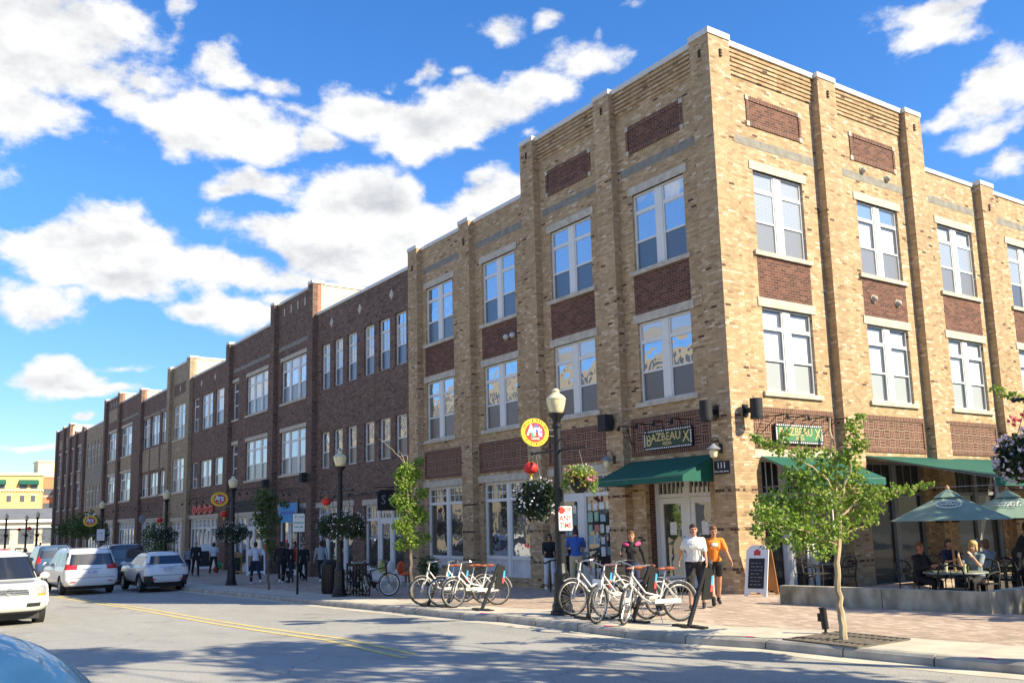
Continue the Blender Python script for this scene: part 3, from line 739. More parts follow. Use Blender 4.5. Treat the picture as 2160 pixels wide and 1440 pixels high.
# ------------------------------------------------------------ the row along the street
ZB = -1.6
def row_building(name, label, wallmat, segs, pils, wins, extras=None, u0=0, u1=0, depth=15, lintel=True):
    """segs: (u0,u1,top,return?) ; pils: (u0,u1,top,mat) ; wins: dict(u0,u1,z0,z1,n,lintel,sill,mats,grid)"""
    root = thing(name, (0, 0, 0), 0, label, 'building')
    ops = [(w['u'][0], w['u'][1], w['z'][0], w['z'][1]) for w in wins] + [g[:4] for g in (extras or {}).get('shops', [])]
    wall = MB(); cp = MB(); rf = MB()
    for s in segs:
        a, b, top = s[:3]
        wall_grid(wall, a, b, ZB, top, [o for o in ops if a <= (o[0] + o[1]) / 2 <= b])
        coping(cp, a, b, -.34, .05, top, top + .13)
        rf.box(a, b, .34, depth, top - .8, top - .7)
    for (a, b, top) in pils:
        fbox(wall, a, b, 0, .24, ZB, top); coping(cp, a - .01, b + .01, -.34, .265, top, top + .14)
    part(root, 'wall', wall, wallmat); part(root, 'coping', cp, M['cap']); part(root, 'roof', rf, M['roof'])
    for s in segs:
        if len(s) > 3 and s[3]:
            x, zl, dep, pierm = s[3]
            q = MB(); q.box(x - .3, x, .20, dep, zl - 1.0, s[2] - .004); part(root, 'side_wall', q, M['stucco'])
            q = MB(); q.box(x - .3, x + .004, 0.005, .20, zl - 1.0, s[2] - .002); part(root, 'side_pier', q, pierm)
            q = MB(); q.box(x - .36, x + .05, .34, dep + .05, s[2], s[2] + .13); part(root, 'coping', q, M['cap'])
            q = MB(); q.box(s[0], x - .3, dep - .3, dep, zl - 1.0, s[2] - .004); part(root, 'rear_wall', q, M['stucco'])
    for w in wins:
        (a, b), (c, e) = w['u'], w['z']
        window(root, a, b, c, e, w.get('n', 1), w.get('m', ('glass_up', 'glass_up', 'screen')), 0, mull=w.get('mull', .14), grid=w.get('grid'), rec=w.get('rec', .09), tr=w.get('tr', .24), drop=w.get('drop', .62))
        if w.get('lin'):
            l = MB(); fbox(l, a - .1, b + .08, -.1, .02, e, e + .21); part(root, 'lintel', l, w.get('lm', M['limestone']))
        if w.get('sill'):
            l = MB(); fbox(l, a - .12, b + .1, -.1, .06, c - .12, c); part(root, 'sill', l, M['limestone'])
    for g in (extras or {}).get('shops', []):
        a, b, c, e, n, dr = g
        shopfront(root, a, b, c, e, n, door=dr, zp=.45, mull=.12)
        l = MB(); fbox(l, a - .15, b + .15, -.1, .03, e, e + .24); part(root, 'lintel', l, M['limestone'])
    for (a, b, c, e, mm) in (extras or {}).get('panels', []):
        q = MB(); fbox(q, a, b, -.02, .007, c, e); part(root, 'panel', q, mm)
    for (x, z, w, h) in (extras or {}).get('diamonds', []):
        q = MB(); q.prism([(x - w, .02, z), (x, .02, z - h), (x + w, .02, z), (x, .02, z + h)], (0, -.04, 0)); part(root, 'diamond_stone', q, M['limestone'])
    for (x, z0_, z1_) in (extras or {}).get('dashes', []):
        q = MB(); fbox(q, x - .07, x + .07, -.02, .012, z0_, z1_); part(root, 'inset_stone', q, M['limestone'])
    return root
up3 = ('glass_up', 'glass_up', 'screen'); cur = ('curtain', 'curtain', 'screen')
six = [(-25.15, -24.16), (-23.70, -22.70), (-22.24, -21.24), (-20.50, -19.50), (-19.05, -18.03), (-17.60, -16.60)]
wins = [dict(u=q, z=(8.15, 10.3), m=('curtain', 'curtain', 'screen') if i < 4 else ('glass_up', 'curtain', 'screen'), grid=(2, 1), rec=.1) for i, q in enumerate(six)] + [dict(u=q, z=(4.45, 6.13), m=('glass_up', 'glass_up', 'screen'), tr=0, drop=.55, grid=None, rec=.1) for q in six]
wins += [dict(u=(-30.45, -27.05), z=(8.12, 10.32), n=3, lin=1, sill=1, m=('curtain', 'glass_up', 'screen'), mull=.18), dict(u=(-30.45, -27.05), z=(4.44, 6.63), n=3, lin=1, sill=1, m=cur, mull=.18),
         dict(u=(-35.95, -32.45), z=(8.12, 10.32), n=3, lin=1, sill=1, m=('curtain', 'curtain', 'screen'), mull=.18), dict(u=(-35.95, -32.45), z=(4.44, 6.63), n=3, lin=1, sill=1, m=cur, mull=.18),
         dict(u=(-38.40, -37.40), z=(8.12, 10.32), lin=1, sill=1, m=('glass_up', 'screen', 'screen')), dict(u=(-38.40, -37.40), z=(4.44, 6.63), lin=1, sill=1, m=('glass_up', 'screen', 'screen'))]
row_building('brown_brick_building', 'plum brown brick row building with six narrow windows per floor, joined to the tan building', M['plum'],
    [(-25.7, -16.0, 11.88), (-30.98, -26.3, 13.45, (-25.7, 11.9, 7.0, M['redpier'])), (-38.55, -31.55, 12.62)],
    [(-26.3, -25.7, 13.5), (-31.55, -30.98, 13.52), (-39.2, -38.55, 12.72)], wins,
    dict(shops=[(-20.45, -16.9, -.45, 2.63, 3, (1,)), (-25.5, -21.6, -.45, 2.66, 4, (2,)), (-30.5, -27.0, -.5, 2.7, 3, (1,)), (-37.9, -32.4, -.55, 2.45, 5, (2,))],
         panels=[(-30.9, -26.4, 10.92, 11.13, M['grayband']), (-38.4, -31.7, 10.92, 11.13, M['grayband']), (-38.2, -32.2, 2.72, 3.35, M['blackmatte'])],
         diamonds=[(-23.95, 11.21, .2, .23), (-20.9, 11.21, .2, .23), (-17.85, 11.19, .2, .23)], dashes=[(x, 12.74, 13.16) for x in (-30.1, -29.16, -28.22, -27.28)]))
wins = [dict(u=(-46.75, -45.45), z=(8.17, 10.4), m=up3), dict(u=(-44.85, -42.45), z=(8.17, 10.4), n=2, m=cur, mull=.3), dict(u=(-41.85, -40.15), z=(8.17, 10.4), m=cur, n=1),
        dict(u=(-46.75, -45.45), z=(4.47, 6.15), tr=0, m=up3), dict(u=(-44.85, -42.45), z=(4.47, 6.15), n=2, m=cur, tr=0, mull=.3), dict(u=(-41.85, -40.15), z=(4.47, 6.15), m=cur, tr=0)]
row_building('dark_brick_building', 'narrow dark brick row building with two diamond stones, beside the buff tower', M['plum'],
    [(-47.05, -39.2, 11.88)], [], wins,
    dict(shops=[(-46.9, -40.9, -.6, 2.5, 7, (4,))], diamonds=[(-45.0, 11.26, .2, .23), (-42.04, 11.26, .2, .23)], panels=[]))
wins = [dict(u=(-51.75, -48.6), z=(8.07, 10.5), n=2, sill=1, m=('curtain', 'curtain', 'screen'), mull=.35), dict(u=(-51.75, -48.6), z=(4.4, 6.7), n=2, sill=1, m=cur, mull=.35)]
row_building('buff_brick_tower', 'tall narrow buff brick bay, one wide window per floor, dark panel near top', M['buff'],
    [(-52.15, -47.9, 13.25, (-47.05, 11.9, 7.0, M['tan']))], [(-47.9, -47.05, 13.3), (-52.95, -52.15, 13.3)], wins,
    dict(shops=[(-51.6, -48.4, -.6, 2.4, 3, (1,))], panels=[(-51.8, -48.6, 11.2, 12.0, M['plum'])], diamonds=[(-50.2, 11.6, .15, .3)]))
wins = []
for (a, b, n) in ((-61.6 + .6, -58.75, 2), (-58.3, -55.8, 2), (-55.2, -53.6, 1)):
    wins += [dict(u=(a, b), z=(8.2, 10.5), n=n, lin=1, m=('screen', 'curtain', 'screen'), lm=M['buff'], mull=.3), dict(u=(a, b), z=(4.43, 6.13), n=n, sill=1, tr=0, m=cur, mull=.3)]
for (a, b) in ((-68.9, -64.95), (-74.2, -70.95)):
    wins += [dict(u=(a, b), z=(8.1, 10.6), n=2, lin=1, sill=1, m=('screen', 'curtain', 'screen'), mull=.4), dict(u=(a, b), z=(4.35, 6.7), n=2, lin=1, sill=1, m=('screen', 'curtain', 'screen'), mull=.4)]
row_building('dark_and_buff_building', 'dark brick row building with buff panels between its windows and two stepped raised bays', M['plum'],
    [(-61.0, -52.95, 12.0), (-69.1, -61.7, 12.88, (-60.9, 12.0, 7.0, M['redpier'])), (-75.0, -69.9, 13.7, (-69.1, 12.9, 6.0, M['redpier']))],
    [(-61.7, -60.9, 12.95), (-69.9, -69.1, 13.75), (-75.8, -75.0, 13.8)], wins,
    dict(shops=[(-60.7, -54.0, -.6, 2.5, 7, (3,)), (-68.8, -62.2, -.6, 2.6, 6, (2,)), (-74.6, -70.3, -.6, 2.6, 4, None)],
         panels=[(a, b, 6.35, 8.05, M['buff']) for (a, b) in ((-61.0, -58.75), (-58.3, -55.8), (-55.2, -53.5))] + [(a, b, 6.95, 7.95, M['buff']) for (a, b) in ((-68.9, -64.95), (-74.2, -70.95))]
         + [(-74.5, -70.6, 11.6, 12.7, M['buff']), (-69.0, -62.2, 11.2, 11.4, M['grayband'])], dashes=[(x, 12.9, 13.35) for x in (-73.6, -72.6, -71.6)]))
wins = []
for (a, b) in ((-84.6, -83.3), (-82.7, -81.5), (-81.0, -80.1), (-79.5, -78.4), (-77.9, -77.0)):
    wins += [dict(u=(a, b), z=(8.26, 10.6), m=('screen', 'glass_up', 'screen')), dict(u=(a, b), z=(4.23, 6.25), m=('screen', 'glass_up', 'screen'))]
row_building('buff_brick_building', 'buff brick row building with five tall narrow windows per floor far down the street', M['buff'],
    [(-85.4, -75.8, 12.05)], [], wins, dict(shops=[(-84.5, -76.8, -.6, 2.5, 6, (2,))], panels=[(a, b, 6.4, 8.15, M['grayband']) for (a, b) in ((-84.6, -83.3), (-82.7, -81.5), (-81.0, -80.1), (-79.5, -78.4), (-77.9, -77.0))]))
wins = []
for (a, b) in ((-102.4, -99.6), (-97.8, -95.3), (-93.7, -91.6), (-90.1, -87.3)):
    wins += [dict(u=(a, b), z=(8.2, 10.7), n=2, lin=1, sill=1, m=('screen', 'glass_up', 'screen'), mull=.5), dict(u=(a, b), z=(4.35, 6.9), n=2, lin=1, sill=1, m=('screen', 'glass_up', 'screen'), mull=.5)]
row_building('end_brick_building', 'dark brick building with five piers at the far end of the row', M['plum'],
    [(-95.3, -85.4, 12.2), (-103.2, -95.3, 13.55, (-95.0, 12.2, 7.0, M['redpier']))], [(-104.0, -103.2, 13.6), (-99.3, -98.3, 13.6), (-95.3, -94.2, 13.6), (-91.3, -90.4, 12.4), (-86.9, -85.5, 12.4)], wins,
    dict(shops=[(-102.2, -99.8, -.6, 2.4, 3, None), (-97.6, -95.6, -.6, 2.4, 2, None), (-93.6, -91.8, -.6, 2.4, 2, None), (-90.0, -87.3, -.6, 2.4, 3, None)],
         panels=[(a, b, 11.3, 12.4, M['buff']) for (a, b) in ((-102.4, -99.6), (-97.8, -95.6))] + [(a, b, 7.15, 7.95, M['buff']) for (a, b) in ((-102.4, -99.6), (-97.8, -95.6), (-93.7, -91.6), (-90.1, -87.3))]))
# ------------------------------------------------------------ yellow hotel and low grey-roofed building beyond the end of the street
M['yellow'] = mat('yellow_stucco', (.78, .52, .20), .85, var=.04, scale=.5)
M['orange'] = mat('orange_brick', (.60, .22, .11), .85, var=.06, scale=.5)
M['slate'] = mat('grey_sheet_roof', (.16, .165, .175), .6, var=.08, scale=.4)
M['farglass'] = mat('far_window_glass', (.10, .11, .13), .25, var=.2, scale=.5)
FH = thing('yellow_building', (-230, 0, 0), 0, 'yellow stucco building with green awnings over its upper windows, closing the street', 'building')
q = MB(); q.box(-12, 0, -22, 15.1, -2, 15.6); part(FH, 'wall', q, M['yellow'])
q = MB(); q.box(-12.2, .35, -22, 15.3, 15.6, 16.3); q.box(-12, .3, -22, 15.15, 12.0, 12.35); [q.box(.0, .28, 15 - k * .6, 15.25 - k * .6, 11.75, 12.0) for k in range(60)]; part(FH, 'cornice', q, M['stucco'])
for y0 in (9.9, 3.0, -4.0, -11, -18):
    q = MB(); q.prism([(0, y0, 14.6), (1.0, y0, 13.75), (1.0, y0, 13.45), (0, y0, 13.45)], (0, 4.2, 0)); part(FH, 'awning', q, M['green'])
    for k in (0, 2.3):
        q = MB(); q.box(-.2, .04, y0 + .2 + k, y0 + 1.75 + k, 12.35, 13.6); part(FH, 'window', q, M['farglass'])
for y0 in (12.6, 10.3, 7.5, 4.9, 2.3, -.5):
    for z0_ in (9.4, 5.5):
        q = MB(); q.box(-.2, .05, y0, y0 + .95, z0_, z0_ + 1.45); part(FH, 'window', q, M['farglass'])
        q = MB(); q.box(-.1, .12, y0 - .2, y0 + 1.15, z0_ + 1.45, z0_ + 1.8); part(FH, 'window_head', q, M['stucco'])
OB = thing('orange_building', (-231, 15.3, 0), 0, 'orange brick building with cream attic and bands of windows, right of the yellow building', 'building')
q = MB(); q.box(-10, 0, 0, 22, -2, 15.3); part(OB, 'wall', q, M['orange'])
q = MB(); q.box(-10, .25, -.1, 22, 15.3, 15.9); q.box(-8, -.5, -1.3, 7, 15.9, 19.0); q.box(-8.2, -.3, -1.5, 7.2, 19.0, 19.3); part(OB, 'attic', q, M['stucco'])
for z0_ in (11.0, 7.6, 4.6):
    q = MB(); q.box(-.2, .05, .1, 2.6, z0_, z0_ + 1.5); part(OB, 'window', q, M['farglass']); q = MB(); q.box(-.1, .15, 0, 2.8, z0_ - .5, z0_ - .1); part(OB, 'sill', q, M['limestone'])
q = MB(); q.box(0, 2.5, 2.8, 12, -2, 12.1); part(OB, 'bay', q, M['yellow'])
q = MB(); q.box(-.3, 2.9, 2.4, 12, 12.1, 12.6); part(OB, 'cornice', q, M['stucco'])
LB = thing('low_white_building', (-205, 0, 0), 0, 'low white building with a grey roof in front of the yellow building', 'building')
q = MB(); q.box(-10, 0, -22, 24, -2, 4.6); part(LB, 'wall', q, M['limestone'])
q = MB(); q.prism([(.6, -22, 5.0), (-7, -22, 7.4), (-10, -22, 7.4), (-10, -22, 4.9)], (0, 46, 0)); part(LB, 'roof', q, M['slate'])
q = MB(); q.box(-.2, .8, -22, 24, 4.3, 4.9); q.box(-.2, .5, -22, 24, 3.1, 3.3); part(LB, 'fascia', q, M['white'])
for k in range(9):
    q = MB(); q.box(-.1, .06, -20 + k * 4.6, -17 + k * 4.6, -.2, 2.9); part(LB, 'shop_window', q, M['farglass'])
# ------------------------------------------------------------ building across the road (behind the viewer; seen only mirrored in the glass), added block opposite the terrace
M['opwall'] = mat('tan_render', (.46, .39, .28), .85, var=.08, scale=.6)
OP = thing('building_across_road', (-60, -32, 0), 0, 'cream and tan building on the opposite side of the street, outside the picture', 'building')
q = MB(); q.box(-45, 44, -12, 0, -1.5, 15.6); part(OP, 'wall', q, M['opwall'])
q = MB()
for k in range(-14, 14): [q.box(1.2 + k * 3.05, 2.9 + k * 3.05, -.1, .03, z, z + 2.3) for z in (4.9, 8.4, 11.9)]; q.box(1.0 + k * 3.05, 3.2 + k * 3.05, -.1, .03, .2, 2.9)
part(OP, 'window', q, M['farglass'])

SB = thing('added_side_street_block', (27, 0, 0), 0, 'unseen brick block added across the side street to cut low sky light', 'building')  # added unseen block: holds low sky light off the terrace and its face
q = MB(); q.box(0, 14, -2, 40, -1, 11.5); part(SB, 'wall', q, M['plum'])
q = MB()
for k in range(12): [q.box(-.03, .1, k * 3.3 - .6, k * 3.3 + .9, z, z + 1.9) for z in (1.0, 4.6, 8.0)]
part(SB, 'window', q, M['farglass'])
# ------------------------------------------------------------ ground
def road_mat():
    m_, nt, b = new_mat('asphalt'); N, L = nt.nodes, nt.links
    geo = N.new('ShaderNodeNewGeometry')
    def nz(s, det=5, st=None):
        n = N.new('ShaderNodeTexNoise'); n.inputs['Scale'].default_value = s; n.inputs['Detail'].default_value = det
        if st:
            mp = N.new('ShaderNodeMapping'); mp.inputs['Scale'].default_value = st; L.new(geo.outputs['Position'], mp.inputs[0]); L.new(mp.outputs[0], n.inputs['Vector'])
        else: L.new(geo.outputs['Position'], n.inputs['Vector'])
        return n.outputs['Fac']
    a = nz(.35, 4, (.25, 1, 1)); g = nz(60, 2); c = nz(2.2, 5, (.3, 1, 1))
    cr = N.new('ShaderNodeValToRGB'); cr.color_ramp.elements[0].position = .3; cr.color_ramp.elements[0].color = (.36, .345, .305, 1)
    cr.color_ramp.elements[1].position = .72; cr.color_ramp.elements[1].color = (.50, .475, .42, 1)
    s = N.new('ShaderNodeMath'); s.operation = 'MULTIPLY_ADD'; s.inputs[1].default_value = .45; L.new(c, s.inputs[0])
    s2 = N.new('ShaderNodeMath'); s2.operation = 'MULTIPLY'; s2.inputs[1].default_value = .55; L.new(a, s2.inputs[0]); L.new(s2.outputs[0], s.inputs[2])
    L.new(s.outputs[0], cr.inputs[0])
    mx = N.new('ShaderNodeMix'); mx.data_type = 'RGBA'; mx.blend_type = 'MULTIPLY'; mx.inputs[0].default_value = 1
    cr2 = N.new('ShaderNodeValToRGB'); cr2.color_ramp.elements[0].position = .32; cr2.color_ramp.elements[0].color = (.55, .55, .55, 1); cr2.color_ramp.elements[1].position = .6
    L.new(g, cr2.inputs[0]); L.new(cr.outputs[0], mx.inputs[6]); L.new(cr2.outputs[0], mx.inputs[7])
    # fine cracks and sealed joints, wandering
    wn = N.new('ShaderNodeTexNoise'); wn.inputs['Scale'].default_value = .9; wn.inputs['Detail'].default_value = 6; L.new(geo.outputs['Position'], wn.inputs['Vector'])
    va = N.new('ShaderNodeVectorMath'); va.operation = 'MULTIPLY_ADD'; va.inputs[1].default_value = (1.1, 1.1, 0); L.new(wn.outputs['Color'], va.inputs[0]); L.new(geo.outputs['Position'], va.inputs[2])
    vo = N.new('ShaderNodeTexVoronoi'); vo.feature = 'DISTANCE_TO_EDGE'; vo.inputs['Scale'].default_value = .33; L.new(va.outputs[0], vo.inputs['Vector'])
    ck = N.new('ShaderNodeMapRange'); ck.inputs['From Min'].default_value = .002; ck.inputs['From Max'].default_value = .008; ck.inputs['To Min'].default_value = .74; L.new(vo.outputs['Distance'], ck.inputs['Value'])
    st = nz(.8, 3); sr = N.new('ShaderNodeMapRange'); sr.inputs['From Min'].default_value = .64; sr.inputs['From Max'].default_value = .74; sr.inputs['To Min'].default_value = 1.0; sr.inputs['To Max'].default_value = .72; L.new(st, sr.inputs['Value'])
    mm = N.new('ShaderNodeMath'); mm.operation = 'MULTIPLY'; L.new(ck.outputs[0], mm.inputs[0]); L.new(sr.outputs[0], mm.inputs[1])
    vs = N.new('ShaderNodeVectorMath'); vs.operation = 'SCALE'; L.new(mx.outputs[2], vs.inputs[0]); L.new(mm.outputs[0], vs.inputs['Scale'])
    L.new(vs.outputs[0], b.inputs['Base Color']); b.inputs['Roughness'].default_value = .85
    bp_ = N.new('ShaderNodeBump'); bp_.inputs['Strength'].default_value = .35; bp_.inputs['Distance'].default_value = .006; L.new(g, bp_.inputs['Height']); L.new(bp_.outputs[0], b.inputs['Normal'])
    return m_
M['road'] = road_mat()
M['paver'] = brick('brick_paving', [(0, (.43, .32, .24)), (.3, (.50, .38, .285)), (.6, (.39, .295, .225)), (.85, (.55, .44, .335))], (.36, .30, .245), bw=.20, bh=.10, mw=.007, grime=.3)
M['concrete'] = mat('pavement_concrete', (.58, .52, .40), .85, var=.12, scale=2.2, bump=.1, dirt=(.47, .42, .33))
M['kerb'] = mat('kerb_concrete', (.44, .40, .33), .85, var=.15, scale=3, bump=.15, dirt=(.27, .25, .215))
M['oldconcrete'] = mat('weathered_concrete', (.47, .44, .35), .9, var=.1, scale=3.4, bump=.3, dirt=(.15, .14, .10), stretch=(1, 1, .55))
M['yellowpaint'] = mat('yellow_road_paint', (.80, .60, .16), .75, var=.12, scale=6, dirt=(.52, .42, .20))
M['whitepaint'] = mat('white_road_paint', (.72, .70, .66), .75, var=.12, scale=8)
M['pink'] = mat('pink_spray_paint', (.75, .07, .22), .8, var=.4, scale=30)
M['land'] = mat('distant_ground', (.20, .19, .16), .95, var=.2, scale=.1)
xs = [-320, -200, -140, -110, -90] + [-80 + 2.5 * i for i in range(27)] + [-12 + 0.5 * i for i in range(53)] + [16, 20, 30, 60]
xs = sorted(set(round(x, 3) for x in xs))
def strip(name, f0, f1, zf0, zf1, m_, xa=-1e9, xb=1e9, n=1):
    mb = MB(); pts = [x for x in xs if xa <= x <= xb]
    for x in ([xa] if xa > -1e8 and xa not in pts else []) + pts + ([xb] if xb < 1e8 and xb not in pts else []):
        for k in range(n + 1):
            t = k / n; mb.v.append((x, f0(x) * (1 - t) + f1(x) * t, zf0(x) * (1 - t) + zf1(x) * t))
    rows = len(mb.v) // (n + 1)
    for i in range(rows - 1):
        for k in range(n):
            a = i * (n + 1) + k; mb.f.append((a, a + n + 1, a + n + 2, a + 1))
    return tag(mb.build(name, m_), kind='structure')
strip('road', lambda x: -60, lambda x: (kerb_y(x) - .06) if x < 14.2 else 60, lambda x: zg(x) - .14, lambda x: zg(x) - .13, M['road'])
gr = MB(); gr.box(-1500, 1500, -1500, 1500, -3.2, -3.0); tag(gr.build('ground', M['land']), kind='structure')
# pavement: concrete strip by the kerb, brick paving behind it
def pave_split(x):
    return kerb_y(x) + (1.35 if x < -2 else 1.35 + min(1, (x + 2) / 4) * .1)
mb = MB(); fine = [x for x in xs if x <= 14.0]
W_ = .16
def sheet(name, x_list, fa, fb, step, m_, dz=0.0):
    mb = MB(); cols = []
    for x in x_list:
        a, b = fa(x), fb(x); cols.append((x, a, b))
    n = step
    for (x, a, b) in cols:
        for k in range(n + 1):
            y = a + (b - a) * k / n; mb.v.append((x, y, hs(x, y) + dz))
    for i in range(len(cols) - 1):
        for k in range(n):
            q = i * (n + 1) + k; mb.f.append((q, q + n + 1, q + n + 2, q + 1))
    return tag(mb.build(name, m_), kind='structure')
sheet('pavement_edge', fine, lambda x: kerb_y(x) + W_, lambda x: pave_split(x), 2, M['concrete'])
sheet('pavement', [x for x in fine if x <= 1.0], lambda x: pave_split(x), lambda x: 0.6, 12, M['paver'])
xt = [1.0 + .25 * i for i in range(53)]
sheet('terrace_pavement', xt, lambda x: pave_split(x), lambda x: 24.0 if x < 13.9 else 24.0, 150, M['paver'])
M['terraceshade'] = mat('shade_toned_terrace_paving', (.10, .085, .075), .8, var=.25, scale=3)  # paving colour darkened to stand for the shade under the awnings
sheet('terrace_shade_sheet', [2.0 + .25 * i for i in range(18)], lambda x: wall_y(x) + .3, lambda x: 21.0, 80, M['terraceshade'], .008)
# kerb: stones with joints
kb = MB(); x = -150.0; js = []
pathk = []
while x < 14.0:
    pathk.append(x); x += (5 if x < -60 else 1.22)
for a, b in zip(pathk, pathk[1:]):
    g = .012
    dx = b - a; a2, b2 = a + g / dx * 0 + g, b - g
    ya, yb = kerb_y(a2), kerb_y(b2); za, zb = zg(a2), zg(b2)
    kb.add([(a2, ya - .06, za - .2), (b2, yb - .06, zb - .2), (b2, yb - .04, zb - .03), (a2, ya - .04, za - .03), (a2, ya, za + .004), (b2, yb, zb + .004), (b2, yb + W_, zb + .004), (a2, ya + W_, za + .004), (a2, ya + W_, za - .2), (b2, yb + W_, zb - .2)],
           [(0, 1, 2, 3), (3, 2, 5, 4), (4, 5, 6, 7), (7, 6, 9, 8), (0, 3, 4, 7, 8), (1, 9, 6, 5, 2)])
tag(kb.build('kerb', M['kerb']), kind='structure')
# painted lines
def line(name, y, w, xa, xb, m_, label):
    return strip(name, lambda x: y(x) - w / 2, lambda x: y(x) + w / 2, lambda x: zg(x) - .13 + .004 + .0016, lambda x: zg(x) - .13 + .004 + .0016, m_, xa, xb)
yc = lambda x: -10.12 - .0 * x - max(0, -x - 14) * .075
line('yellow_line', lambda x: yc(x), .11, -60, 2.7, M['yellowpaint'], '')
line('yellow_line', lambda x: yc(x) - .30, .11, -60, 2.9, M['yellowpaint'], '')
# pale concrete gutter strip and far pavement on the other side
strip('gutter', lambda x: kerb_y(x) - .42, lambda x: kerb_y(x) - .07, lambda x: zg(x) - .1322 + .006, lambda x: zg(x) - .13 + .006, M['concrete'], -60, 13.5)
for (x, s) in ((2.9, .16), (-.9, .13), (-5.0, .10), (5.5, .13), (8.9, .17)):
    q = MB(); n = 9; y0 = kerb_y(x)
    pts = [(x + s * random.uniform(.6, 1.1) * math.cos(2 * PI * k / n), y0 + .09 + .07 * random.uniform(.6, 1) * math.sin(2 * PI * k / n), zg(x) + .009) for k in range(n)]
    q.add(pts, [tuple(range(n))]); tag(q.build('paint_mark', M['pink']), kind='structure')
# ------------------------------------------------------------ foliage
def leaf_mat(name, c0, c1, tl=.35):
    m_, nt, b = new_mat(name); N, L = nt.nodes, nt.links
    out = [n for n in N if n.type == 'OUTPUT_MATERIAL'][0]
    geo = N.new('ShaderNodeNewGeometry')
    cr = N.new('ShaderNodeValToRGB'); cr.color_ramp.elements[0].color = (*c0, 1); cr.color_ramp.elements[1].color = (*c1, 1)
    L.new(geo.outputs['Random Per Island'], cr.inputs[0]); L.new(cr.outputs[0], b.inputs['Base Color'])
    b.inputs['Roughness'].default_value = .55
    t = N.new('ShaderNodeBsdfTranslucent'); L.new(cr.outputs[0], t.inputs['Color'])
    mx = N.new('ShaderNodeMixShader'); mx.inputs[0].default_value = tl; L.new(b.outputs[0], mx.inputs[1]); L.new(t.outputs[0], mx.inputs[2]); L.new(mx.outputs[0], out.inputs[0])
    return m_
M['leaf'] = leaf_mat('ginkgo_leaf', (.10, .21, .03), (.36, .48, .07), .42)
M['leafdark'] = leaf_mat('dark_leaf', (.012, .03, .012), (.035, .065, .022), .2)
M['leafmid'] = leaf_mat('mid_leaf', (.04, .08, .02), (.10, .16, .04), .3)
M['petalwhite'] = leaf_mat('white_petal', (.62, .58, .66), (.85, .84, .86), .2)
M['petalpurple'] = leaf_mat('purple_petal', (.42, .30, .44), (.80, .72, .80), .2)
M['petalpink'] = leaf_mat('pink_petal', (.75, .15, .35), (.85, .45, .5), .3)
M['petalyellow'] = leaf_mat('yellow_petal', (.65, .45, .08), (.75, .6, .2), .3)
M['petalred'] = leaf_mat('red_petal', (.6, .04, .08), (.8, .1, .15), .2)
M['bark'] = mat('pale_bark', (.50, .40, .25), .9, var=.25, scale=10, bump=.6, stretch=(1, 1, .2), dirt=(.28, .21, .13))
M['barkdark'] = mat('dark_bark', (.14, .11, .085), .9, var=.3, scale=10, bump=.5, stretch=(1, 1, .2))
M['wood'] = mat('varnished_wood', (.42, .20, .07), .5, var=.25, scale=6, stretch=(1, 1, .2))
def leaf(mb, c, s, rng, up=None):
    d = Vector((rng.gauss(0, 1), rng.gauss(0, 1), rng.gauss(0, .8) + .25)).normalized()
    a = d.orthogonal().normalized(); a = Matrix.Rotation(rng.uniform(0, 2 * PI), 3, d) @ a; b = d.cross(a)
    l, w = s * rng.uniform(.8, 1.3), s * rng.uniform(.7, 1.1)
    f = d * (s * .18)
    mb.add([c - a * l * .5, c - a * l * .05 + b * w * .5 - f, c + a * l * .5 + b * w * .25, c + a * l * .42, c + a * l * .5 - b * w * .25, c - a * l * .05 - b * w * .5 - f],
           [(0, 1, 2, 3), (0, 3, 4, 5)])
def cluster(mb, c, rad, n, s, rng, shell=0.0):
    c = Vector(c)
    for _ in range(n):
        v = Vector((rng.gauss(0, 1), rng.gauss(0, 1), rng.gauss(0, 1)))
        v = v.normalized() * (rng.random() ** (.35 if shell else .55))
        if shell and v.length < shell: v = v.normalized() * rng.uniform(shell, 1)
        leaf(mb, c + Vector((v.x * rad[0], v.y * rad[1], v.z * rad[2])), s, rng)
def limb(mb, pts, r0, r1, rng, wob=.02, n=7):
    P_ = []
    for i in range(len(pts) - 1):
        a, b = Vector(pts[i]), Vector(pts[i + 1])
        for k in range(4): P_.append(a.lerp(b, k / 4) + Vector((rng.uniform(-wob, wob), rng.uniform(-wob, wob), rng.uniform(-wob, wob) * .3)) * (1 if (i or k) else 0))
    P_.append(Vector(pts[-1])); m_ = len(P_)
    mb.tube(P_, [r0 + (r1 - r0) * (i / (m_ - 1)) ** .8 for i in range(m_)], n)
def tree(name, label, base, trunk, branches, clumps, lm='leaf', bm_='bark', s=.05, group=None, cat='tree', seed=3, wob=.02):
    """trunk: points rel. to base; branches: (pts, r0, r1); clumps: (centre, radii, n)"""
    rng = random.Random(seed); base = Vector(base)
    t = thing(name, base, 0, label, cat, group)
    q = MB(); limb(q, trunk[0], trunk[1], trunk[2], rng, wob)
    for (pts, r0, r1) in branches: limb(q, pts, r0, r1, rng, wob, 5)
    for (c, r, n) in clumps:      # twigs
        for k in range(max(2, n // 40)):
            v = Vector((rng.uniform(-1, 1) * r[0], rng.uniform(-1, 1) * r[1], rng.uniform(-.6, 1) * r[2]))
            q.tube([Vector(c) - v * .2, Vector(c) + v * .5, Vector(c) + v * .95], [.009, .006, .003], 4)
    q.build('trunk', M[bm_], t, smooth=True)
    q = MB()
    for (c, r, n) in clumps: cluster(q, c, r, n, s, rng)
    q.build('crown', M[lm], t, fix=False)
    return t
